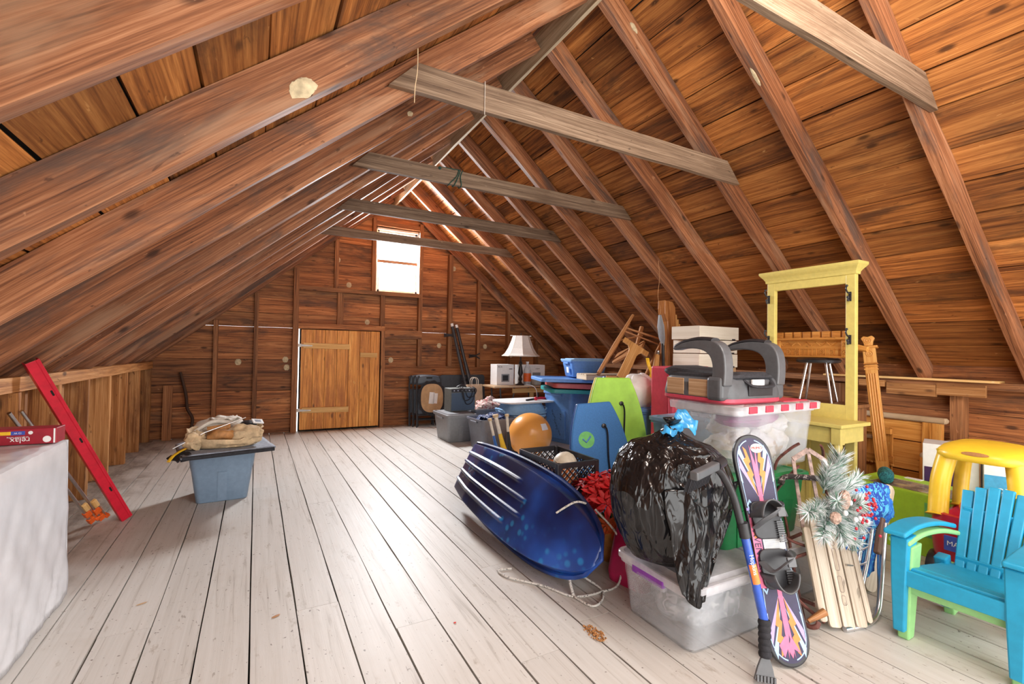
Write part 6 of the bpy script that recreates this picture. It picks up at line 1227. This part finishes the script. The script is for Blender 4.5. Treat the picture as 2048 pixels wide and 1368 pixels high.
for (px, py, tx, ty, r0) in ((-0.02, 0.155, 0.02, 0.135, 0.045), (-0.02, -0.155, 0.02, -0.135, 0.045), (0.32, 0.15, 0.30, 0.13, 0.036), (0.32, -0.15, 0.30, -0.13, 0.036)):
    mb = MB(); mb.tube(bez([(px-0.03, py, 0.41), (px, py*1.03, 0.50), (px+0.02, py, 0.62), (tx+0.02, ty, 0.76)], 6), [r0*1.25]+[r0]*17+[r0*1.2], 14, flat=1.2); mb.build('roof_pillar', M['toy_yel'], t)
mb = MB()
def roof(u, v):
    a = 2*PI*u; ca, sa = math.cos(a), math.sin(a); k = [1.0, 1.06, 1.04, 0.92, 0.70, 0.40, 0.02][min(6, int(v*6.001))]; z = [0.735, 0.75, 0.775, 0.800, 0.818, 0.828, 0.830][min(6, int(v*6.001))]
    return V((math.copysign(abs(ca)**0.6, ca)*0.225*k+0.175, math.copysign(abs(sa)**0.6, sa)*0.185*k, z))
mb.grid(roof, 48, 6); mb.grid(lambda u, v: roof(u, 0.0)*1.0 if v < 0.5 else V((0.175+(roof(u, 0.0).x-0.175)*0.72, roof(u, 0.0).y*0.72, 0.735)), 48, 1); mb.grid(lambda u, v: V((0.175+(roof(u, 0.0).x-0.175)*(0.72-0.7*v), roof(u, 0.0).y*(0.72-0.7*v), 0.735+0.06*v)), 48, 3); mb.build('roof', M['toy_yel'], t, angle=60)
mb = MB(); o_ = [V((-0.062+0.002*abs(y), y*1.0, z)) for y, z in [(0.055*math.cos(2*PI*i/20), 0.782+0.010*math.sin(2*PI*i/20)) for i in range(20)]]; mb.rings([o_, [p+V((0.01, 0, 0)) for p in o_]], 0); mb.build('hand_hole', M['toy_dark'] if 'toy_dark' in M else M['tan_dark'], t)
mb = MB(); mb.tube([(0.02, 0, 0.43), (-0.0, 0, 0.47)], 0.012, 8); mb.tube([V((0.0, 0.07*math.cos(2*PI*i/20), 0.475+0.04*math.sin(2*PI*i/20))) for i in range(20)], 0.010, 8, loop=True); mb.build('steering_wheel', M['g_or'], t)
mb = MB(); mb.box((-0.154, 0.05, 0.30), (0.008, 0.10, 0.08)); pl_ = mb.build('licence_patch', M['blue_ink'], t, bevel=0.003); text_mesh('patch_text', 'MAX', 0.035, M['paper_w'], pl_, (-0.1595, 0.05, 0.30), Euler((PI/2, 0, -PI/2)).to_matrix())
for (x, y) in ((0.0, 0.19), (0.0, -0.19), (0.28, 0.19), (0.28, -0.19)): mb = MB(); mb.lathe([(0.03, -0.03), (0.095, -0.03), (0.10, -0.015), (0.10, 0.015), (0.095, 0.03), (0.03, 0.03)], 22, 0, Matrix.Translation((x, y*0.9, 0.10))@Matrix.Rotation(PI/2, 4, 'X')); mb.build('wheel', M['black_pl'], t)
# ---- lime green boxed toy with clear window, yarn, small cartons
t = thing('lime_toy_box', 'long lime green toy box with a clear top window, behind the lawn chair', 'toy box', (4.08, 1.42, 0), (0, 0, math.radians(-2)))
M['lime'] = plain('lime_card', (0.38, 0.68, 0.04), 0.5, var=0.03); M['clutter'] = pattern('brown_packed_parts', (0.10, 0.06, 0.03), (0.30, 0.20, 0.08), 12, 0.48, 0.56, third=(0.5, 0.40, 0.06), scale3=9, lo3=0.6, hi3=0.64)
mb = MB(); mb.box((0, 0, 0.20), (0.44, 0.86, 0.40)); mb.build('carton', M['lime'], t, bevel=0.004)
mb = MB(); mb.box((-0.05, -0.03, 0.396), (0.25, 0.68, 0.012)); mb.build('packed_parts', M['clutter'], t); mb = MB(); mb.box((-0.05, -0.03, 0.404), (0.26, 0.69, 0.003)); mb.build('window_film', milky('window_film', (0.8, 0.8, 0.8), 0.12, 0.05), t)
mb = MB(); mb.box((0.19, 0.20, 0.402), (0.05, 0.10, 0.004)); mb.build('label', M['paper_w'], t); mb = MB(); mb.box((-0.2215, -0.18, 0.24), (0.003, 0.30, 0.22)); sd = mb.build('side_print', M['logo_green'], t); text_mesh('lettering', 'ELF-PRO', 0.060, M['paper_w'], sd, (-0.2245, -0.18, 0.29), Euler((PI/2, 0, -PI/2)).to_matrix())
t = thing('yarn_skein', 'dark teal yarn skein lying on the lime green toy box', 'yarn', (3.97, 1.66, 0.455), (0, 0, math.radians(25)))
M['teal_yarn'] = pattern('dark_teal_yarn', (0.01, 0.10, 0.13), (0.03, 0.24, 0.27), 60, 0.45, 0.55, bump=0.6)
mb = MB(); mb.tube([(-0.10, 0, 0), (-0.09, 0, 0), (0, 0, 0.004), (0.09, 0, 0), (0.10, 0, 0)], [0.025, 0.042, 0.048, 0.042, 0.025], 16); mb.build('skein', M['teal_yarn'], t)
t, _ = carton('blue and white carton standing behind the yellow toy car roof', (4.60, 1.16, 0), math.radians(-70), 0.34, 0.24, 0.62, M['paper_w']); M['skyb'] = plain('sky_blue_print', (0.06, 0.34, 0.60), 0.5)
mb = MB(); mb.box((0, -0.1215, 0.27), (0.335, 0.002, 0.46)); mb.build('blue_panel', M['skyb'], t); text_mesh('lettering', 'OPTICON', 0.05, M['paper_w'], t, (0.0, -0.123, 0.40), (PI/2, 0, 0))
t, _ = carton('white and purple carton with a product picture, next to the blue and white one', (4.56, 1.50, 0), math.radians(-72), 0.30, 0.26, 0.66, M['paper_w']); M['violet'] = plain('dark_violet_print', (0.05, 0.015, 0.08), 0.5)
mb = MB(); mb.box((-0.02, -0.1315, 0.33), (0.24, 0.002, 0.32)); mb.build('violet_panel', M['violet'], t); mb = MB(); mb.prism([(-0.08, 0.26), (-0.03, 0.26), (-0.03, 0.42), (-0.045, 0.45), (-0.065, 0.45), (-0.08, 0.42)], 0.002, 0, Matrix.Translation((0, -0.1335, 0))); mb.build('bottle_picture', M['grey_tote'], t)
# ---- yellow hall tree with bench
M['yel'] = plain('mustard_yellow_paint', (0.68, 0.56, 0.16), 0.4, var=0.03)
t = thing('hall_tree', 'tall empty yellow mirror frame with coat hooks above a yellow bench', 'hall tree', (4.0, 2.21, 0))
for y, w_ in ((-0.315, 0.068), (0.315, 0.068)): mb = MB(); mb.box((0, y, 0.965), (0.045, w_, 1.93)); mb.build('stile', M['yel'], t, bevel=0.005)
mb = MB(); mb.box((0, 0, 1.90), (0.04, 0.60, 0.085)); mb.build('top_rail', M['yel'], t, bevel=0.004); mb = MB(); mb.box((0, 0, 0.86), (0.04, 0.60, 0.12)); mb.build('lower_rail', M['yel'], t, bevel=0.004)
mb = MB(); mb.rings([[V((x, y*k, z)) for x, y in ((-0.03*kx, -0.36), (0.03*kx, -0.36), (0.03*kx, 0.36), (-0.03*kx, 0.36))] for k, kx, z in ((1, 1.0, 1.925), (1.0, 1.2, 1.945), (1.03, 1.6, 1.965), (1.07, 2.2, 1.985), (1.10, 2.5, 2.0), (1.10, 2.5, 2.02))], 0, True, True, True, False); mb.build('cornice', M['yel'], t, bevel=0.003)
mb = MB(); mb.box((0.012, 0, 0.42), (0.018, 0.60, 0.78)); mb.build('lower_panel', M['yel'], t, bevel=0.003)
for y in (-0.19, 0.0, 0.19): mb = MB(); mb.box((-0.002, y, 0.42), (0.012, 0.03, 0.74)); mb.build('panel_strip', M['yel'], t, bevel=0.002)
for (y, z) in ((-0.315, 1.755), (-0.315, 1.425), (0.33, 1.785), (0.33, 1.43)):
    mb = MB(); mb.box((-0.028, y, z), (0.008, 0.018, 0.07)); mb.tube(bez([(-0.03, y, z+0.02), (-0.065, y, z+0.03), (-0.085, y, z+0.055), (-0.075, y, z+0.075)]), 0.006, 8); mb.tube(bez([(-0.03, y, z-0.02), (-0.055, y, z-0.035), (-0.06, y, z-0.01)]), 0.006, 8); mb.ball((-0.075, y, z+0.078), 0.010, 8, 10); mb.ball((-0.06, y, z-0.008), 0.010, 8, 10); mb.build('coat_hook', M['black_pl'], t)
mb = MB(); mb.box((-0.20, 0.03, 0.80), (0.40, 0.95, 0.028)); mb.build('bench_top', M['yel'], t, bevel=0.006)
mb = MB(); mb.box((-0.36, 0.03, 0.725), (0.022, 0.82, 0.11)); mb.box((-0.19, -0.40, 0.725), (0.32, 0.022, 0.11)); mb.build('apron', M['yel'], t, bevel=0.003)
for y in (-0.40, 0.45):
    mb = MB(); mb.box((-0.36, y, 0.73), (0.06, 0.06, 0.12)); mb.lathe([(0.020, 0.0), (0.024, 0.05), (0.017, 0.10), (0.026, 0.30), (0.030, 0.50), (0.020, 0.56), (0.032, 0.59), (0.020, 0.62), (0.030, 0.65), (0.028, 0.67)], 16, 0, Matrix.Translation((-0.36, y, 0))); mb.build('turned_leg', M['yel'], t)
# ---- oak bed parts against the right knee wall
M['hbd'] = wood('orange_oak_panel', (0.36, 0.13, 0.022), (0.62, 0.26, 0.055), (0.76, 0.40, 0.11), rough=0.35, knots=False, vary=0.12, sv=10); M['paleoak'] = wood('worn_pale_oak', (0.34, 0.22, 0.12), (0.52, 0.37, 0.22), (0.64, 0.49, 0.33), knots=False, vary=0.1)
t = thing('oak_headboard', 'panelled oak headboard with moulded top rail leaning along the right knee wall', 'headboard', (5.10, 2.66, 0), (0, math.radians(2), 0))
for y in (-0.86, 0.86): mb = MB(); mb.beam((0, y, 0), (0, y, 0.74), (0, 1, 0), 0.14, 0.045); mb.build('post', M['hbd'], t, bevel=0.006)
for i, (z0, z1) in enumerate(((0.56, 0.73), (0.30, 0.55), (0.05, 0.29))): mb = MB(); mb.beam((0.006, -0.80, (z0+z1)/2), (0.006, 0.80, (z0+z1)/2), (0, 0, 1), z1-z0, 0.022); mb.build('panel', M['hbd'], t, bevel=0.004)
mb = MB(); mb.rings([[V((-0.025*k, y, z)) if j == 0 else V((0.03*k, y, z)) for j, y in ((0, -0.95*m_), (1, -0.95*m_), (1, 0.95*m_), (0, 0.95*m_))] for k, m_, z in ((1, 0.99, 0.735), (1.5, 1.0, 0.745), (1.6, 1.005, 0.765), (1.0, 0.995, 0.785))], 0, True, True, True, False); mb.build('top_rail', M['paleoak'], t, bevel=0.004)
t = thing('bed_rail', 'narrow oak bed rail with pale end standing against the headboard post', 'bed rail', (5.02, 1.84, 0), (0, math.radians(4), 0)); mb = MB(); mb.beam((0, 0, 0), (0, 0, 0.45), (0, 1, 0), 0.035, 0.05); mb.build('rail', M['hbd'], t, bevel=0.006); mb = MB(); mb.ball((0, 0, 0.455), (0.03, 0.024, 0.03), 8, 12); mb.build('end_block', M['paleoak'], t)
t = thing('pale_shelf_board', 'pale dusty board lying level beside the oak headboard', 'board', (5.14, 1.60, 0.575)); mb = MB(); mb.beam((0, -0.16, 0), (0, 0.14, 0), (1, 0, 0), 0.26, 0.03); mb.build('board', M['paleoak'], t, bevel=0.003)
carton('brown carton under the pale dusty board by the knee wall', (5.14, 1.58, 0), 0, 0.26, 0.30, 0.555, M['kraft'], 'cardboard_box')
t = thing('fluted_oak_post', 'fluted oak post with carved cap leaning beside the yellow hall tree', 'post', (4.66, 1.93, 0), lean((4.66, 1.93, 0), (4.76, 2.13, 1.48), (-1, -0.35, 0)))
mb = MB(); mb.beam((0, 0, 0), (0, 0, 1.24), (1, 0, 0), 0.088, 0.05); mb.build('shaft', M['hbd'], t, bevel=0.004)
for x in (-0.026, -0.009, 0.009, 0.026): mb = MB(); mb.tube([(x, -0.025, 0.42), (x, -0.025, 1.16)], 0.007, 8); mb.build('flute', M['hbd'], t)
for z in (1.20, 1.225, 1.25): mb = MB(); mb.box((0, -0.002, z), (0.10, 0.06, 0.012)); mb.build('band', M['hbd'], t, bevel=0.003)
mb = MB(); mb.box((0, 0, 1.32), (0.092, 0.052, 0.14)); mb.build('block', M['hbd'], t, bevel=0.004); mb = MB(); mb.box((0, 0, 1.395), (0.13, 0.075, 0.022)); mb.build('ledge', M['hbd'], t, bevel=0.006)
mb = MB(); mb.prism([(-0.03, 1.405), (0.03, 1.405), (0.034, 1.44), (0.05, 1.475), (0.03, 1.495), (0, 1.485), (-0.03, 1.495), (-0.05, 1.475), (-0.034, 1.44)], 0.05); mb.build('carved_cap', M['hbd'], t, bevel=0.006)
for z in (1.335, 1.452):
    mb = MB()
    for r in (0.024, 0.012): mb.tube([V((r*math.cos(2*PI*i/20), -0.027, z+r*math.sin(2*PI*i/20))) for i in range(20)], 0.0035, 6, loop=True)
    mb.build('rosette', M['hbd'], t)
def rosette(t, x, y, z, r=0.02):
    mb = MB()
    for q in (1.0, 0.5): mb.tube([V((x, y+r*q*math.cos(2*PI*i/18), z+r*q*math.sin(2*PI*i/18))) for i in range(18)], 0.003, 6, loop=True)
    mb.build('rosette', M['hbd'], t)
t = thing('carved_oak_crest', 'carved oak furniture crest with castle-like blocks, seen through the yellow frame', 'carved crest', (4.32, 2.36, 1.285), (0, 0, math.radians(-3)))
mb = MB(); mb.box((0, 0, 0.075), (0.06, 0.62, 0.15)); mb.build('back_panel', M['hbd'], t, bevel=0.004)
mb = MB(); mb.box((-0.02, 0, 0.158), (0.11, 0.70, 0.022)); mb.build('ledge', M['hbd'], t, bevel=0.008, seg=3); mb = MB(); mb.box((-0.01, 0, 0.004), (0.08, 0.62, 0.014)); mb.build('bottom_ledge', M['hbd'], t, bevel=0.004)
for i in range(8): mb = MB(); mb.box((0.0, -0.29+i*0.083, 0.196), (0.04, 0.064, 0.056)); mb.build('block', M['hbd'], t, bevel=0.004)
for i in range(6):
    mb = MB(); y = -0.22+i*0.085; mb.beam((-0.033, y, 0.132), (-0.033, y+0.042, 0.098), (0, 1, 0), 0.008, 0.006); mb.beam((-0.033, y+0.042, 0.098), (-0.033, y+0.08, 0.132), (0, 1, 0), 0.008, 0.006); mb.build('zigzag', M['hbd'], t)
for y in (-0.18, -0.10, 0.12, 0.20): rosette(t, -0.034, y, 0.045)
for i in range(14): mb = MB(); mb.box((-0.032, -0.24+i*0.037, 0.045), (0.006, 0.004, 0.06)); mb.build('reed', M['hbd'], t)
for s in (-1, 1): mb = MB(); mb.box((-0.025, s*0.30, 0.075), (0.06, 0.06, 0.145)); mb.build('corner_block', M['hbd'], t, bevel=0.004); rosette(t, -0.058, s*0.30, 0.11, 0.018); rosette(t, -0.058, s*0.30, 0.045, 0.018)
mb = MB(); mb.tube([(0, -0.33, 0.09), (0, -0.44, 0.07)], [0.03, 0.022], 10); mb.build('side_scroll', M['hbd'], t)
t = thing('chrome_stool', 'dark round stool with splayed chrome legs under the carved oak crest', 'stool', (4.36, 2.33, 0.895))
mb = MB(); mb.lathe([(0.12, 0.335), (0.165, 0.345), (0.17, 0.365), (0.15, 0.382), (0.0, 0.384)], 28); mb.build('seat', M['black_pl'], t)
for i in range(4): a = PI/4+i*PI/2+0.3; mb = MB(); mb.tube([(0.10*math.cos(a), 0.10*math.sin(a), 0.34), (0.17*math.cos(a), 0.17*math.sin(a), 0.0)], 0.011, 10); mb.build('leg', M['alu'], t)
t = thing('blanket_chest', 'brown wooden chest behind the yellow bench, carrying the chrome stool', 'chest', (4.37, 2.36, 0)); mb = MB(); mb.box((0, 0, 0.43), (0.46, 0.60, 0.86)); mb.build('box', M['stud'], t, bevel=0.006); mb = MB(); mb.box((0, 0, 0.877), (0.49, 0.64, 0.03)); mb.build('lid', M['stud'], t, bevel=0.006)
t = thing('oak_bracket_shelf', 'small oak bracket shelf with scalloped rail beside the yellow hall tree', 'shelf', (4.86, 2.28, 0.0), (0, math.radians(3), 0))
mb = MB(); mb.beam((0.02, 0, 0.0), (0.02, 0, 0.68), (0, 1, 0), 0.56, 0.02); mb.build('back_panel', M['hbd'], t, bevel=0.003); mb = MB(); mb.box((-0.06, 0.02, 0.585), (0.16, 0.44, 0.022)); mb.build('ledge', M['paleoak'], t, bevel=0.004); mb = MB(); mb.box((-0.01, 0, 0.645), (0.03, 0.56, 0.05)); mb.build('upper_rail', M['hbd'], t, bevel=0.004)
mb = MB(); mb.box((-0.02, 0, 0.40), (0.035, 0.62, 0.07)); mb.build('lower_rail', M['hbd'], t, bevel=0.004)
mb = MB()
for i in range(20): mb.ball((-0.03, -0.30+i*0.031, 0.362), (0.012, 0.015, 0.012), 6, 8)
o = mb.build('scalloped_edge', M['hbd'], t); o['kind'] = 'stuff'
mb = MB(); mb.prism([(0, 0), (0.0, 0.16), (-0.10, 0.16), (-0.07, 0.08), (-0.02, 0.05)], 0.025, 0, Matrix.Translation((0.0, -0.08, 0.415))); mb.build('bracket', M['hbd'], t, bevel=0.004)
# ---- things hanging in the roof
t = thing('green_rope', 'dark green cord wrapped twice round the third tie beam', 'cord', (0, 0, 0)); M['dkgreen'] = plain('dark_green_cord', (0.01, 0.06, 0.045), 0.7); mb = MB(); y0 = 3.86
for dx in (0, 0.02, -0.015): mb.tube(bez([(1.55+dx, y0-0.022, 2.88), (1.53+dx, y0-0.026, 2.82), (1.50+dx*3, y0-0.026, 2.75), (1.49+dx*3, y0+0.01, 2.735), (1.50+dx, y0+0.026, 2.80), (1.54+dx, y0+0.02, 2.885)]), 0.0045, 6, loop=False)
mb.tube(bez([(1.55, y0-0.02, 2.882), (1.40, y0, 2.885), (1.36, y0-0.02, 2.87)]), 0.0045, 6); mb.ball((1.36, y0-0.022, 2.865), 0.014, 8, 10); mb.build('cord', M['dkgreen'], t)
t = thing('white_string', 'thin white string hanging over the second tie beam', 'string', (0, 0, 0)); mb = MB(); mb.tube([(1.163, 2.515, 2.90), (1.163, 2.514, 2.70)], 0.002, 6); mb.build('string', M['cream'], t)
t = thing('dangling_twine', 'twine dangling from a rafter above the wide end of the second tie beam', 'twine', (0, 0, 0)); mb = MB(); mb.tube(bez([(0.59, 1.98, 2.62), (0.592, 1.985, 2.52), (0.583, 1.985, 2.44), (0.581, 1.985, 2.37)]), 0.002, 6); mb.build('twine', M['tan'], t)
t = thing('hanging_wire', 'thin wire hanging from the roof boards beside the carved headboard post', 'wire', (0, 0, 0)); mb = MB(); mb.tube(bez([(3.74, 3.62, 2.28), (3.75, 3.61, 2.1), (3.72, 3.60, 1.9), (3.76, 3.60, 1.76), (3.745, 3.60, 1.70)]), 0.0022, 6); mb.build('wire', M['tan_dark'], t)
for i, (px, lb) in enumerate((((1.41, 2.16, 0.0), 'small heap of brown crumbs on the floor by the tow rope'), )):
    mb = MB(); rg2 = random.Random(5)
    for k in range(110): a = rg2.random()*6.28; r = rg2.random()**0.7; mb.box((1.40+math.cos(a)*0.035*r, 1.72+math.sin(a)*0.07*r, 0.003+0.004*rg2.random()), (0.003+0.004*rg2.random(), 0.008*rg2.random()+0.003, 0.004))
    o = mb.build('brown_crumbs', M['tan_dark']); tag(o, lb, 'crumbs', None, 'stuff')
for (c, d, rz, mat, nm, lb) in (((0.115, 2.53, 0.003), (0.045, 0.016, 0.003), 0.5, 'tan_dark', 'dry_leaf', 'brown leaf lying on the open floor boards nearest the camera'), ((1.34, 1.30, 0.004), (0.035, 0.012, 0.006), -0.6, 'logo_green', 'green_scrap', 'small green scrap on the floor in front of the clear bin'), ((0.86, 2.09, 0.003), (0.014, 0.010, 0.005), 0.2, 'ink_red', 'red_scrap', 'tiny red scrap on the open floor boards'), ((-0.47, 2.95, 0.003), (0.05, 0.010, 0.004), 0.4, 'kraft', 'wood_chip', 'wood chip on the floor beside the plastic sheet')):
    mb = MB(); mb.ball((0, 0, 0), (d[0]/2, d[1]/2, d[2]/2), 6, 10); o = mb.build(nm, M[mat]); o.location = c; o.rotation_euler = (0, 0, rz); tag(o, lb, 'scrap')
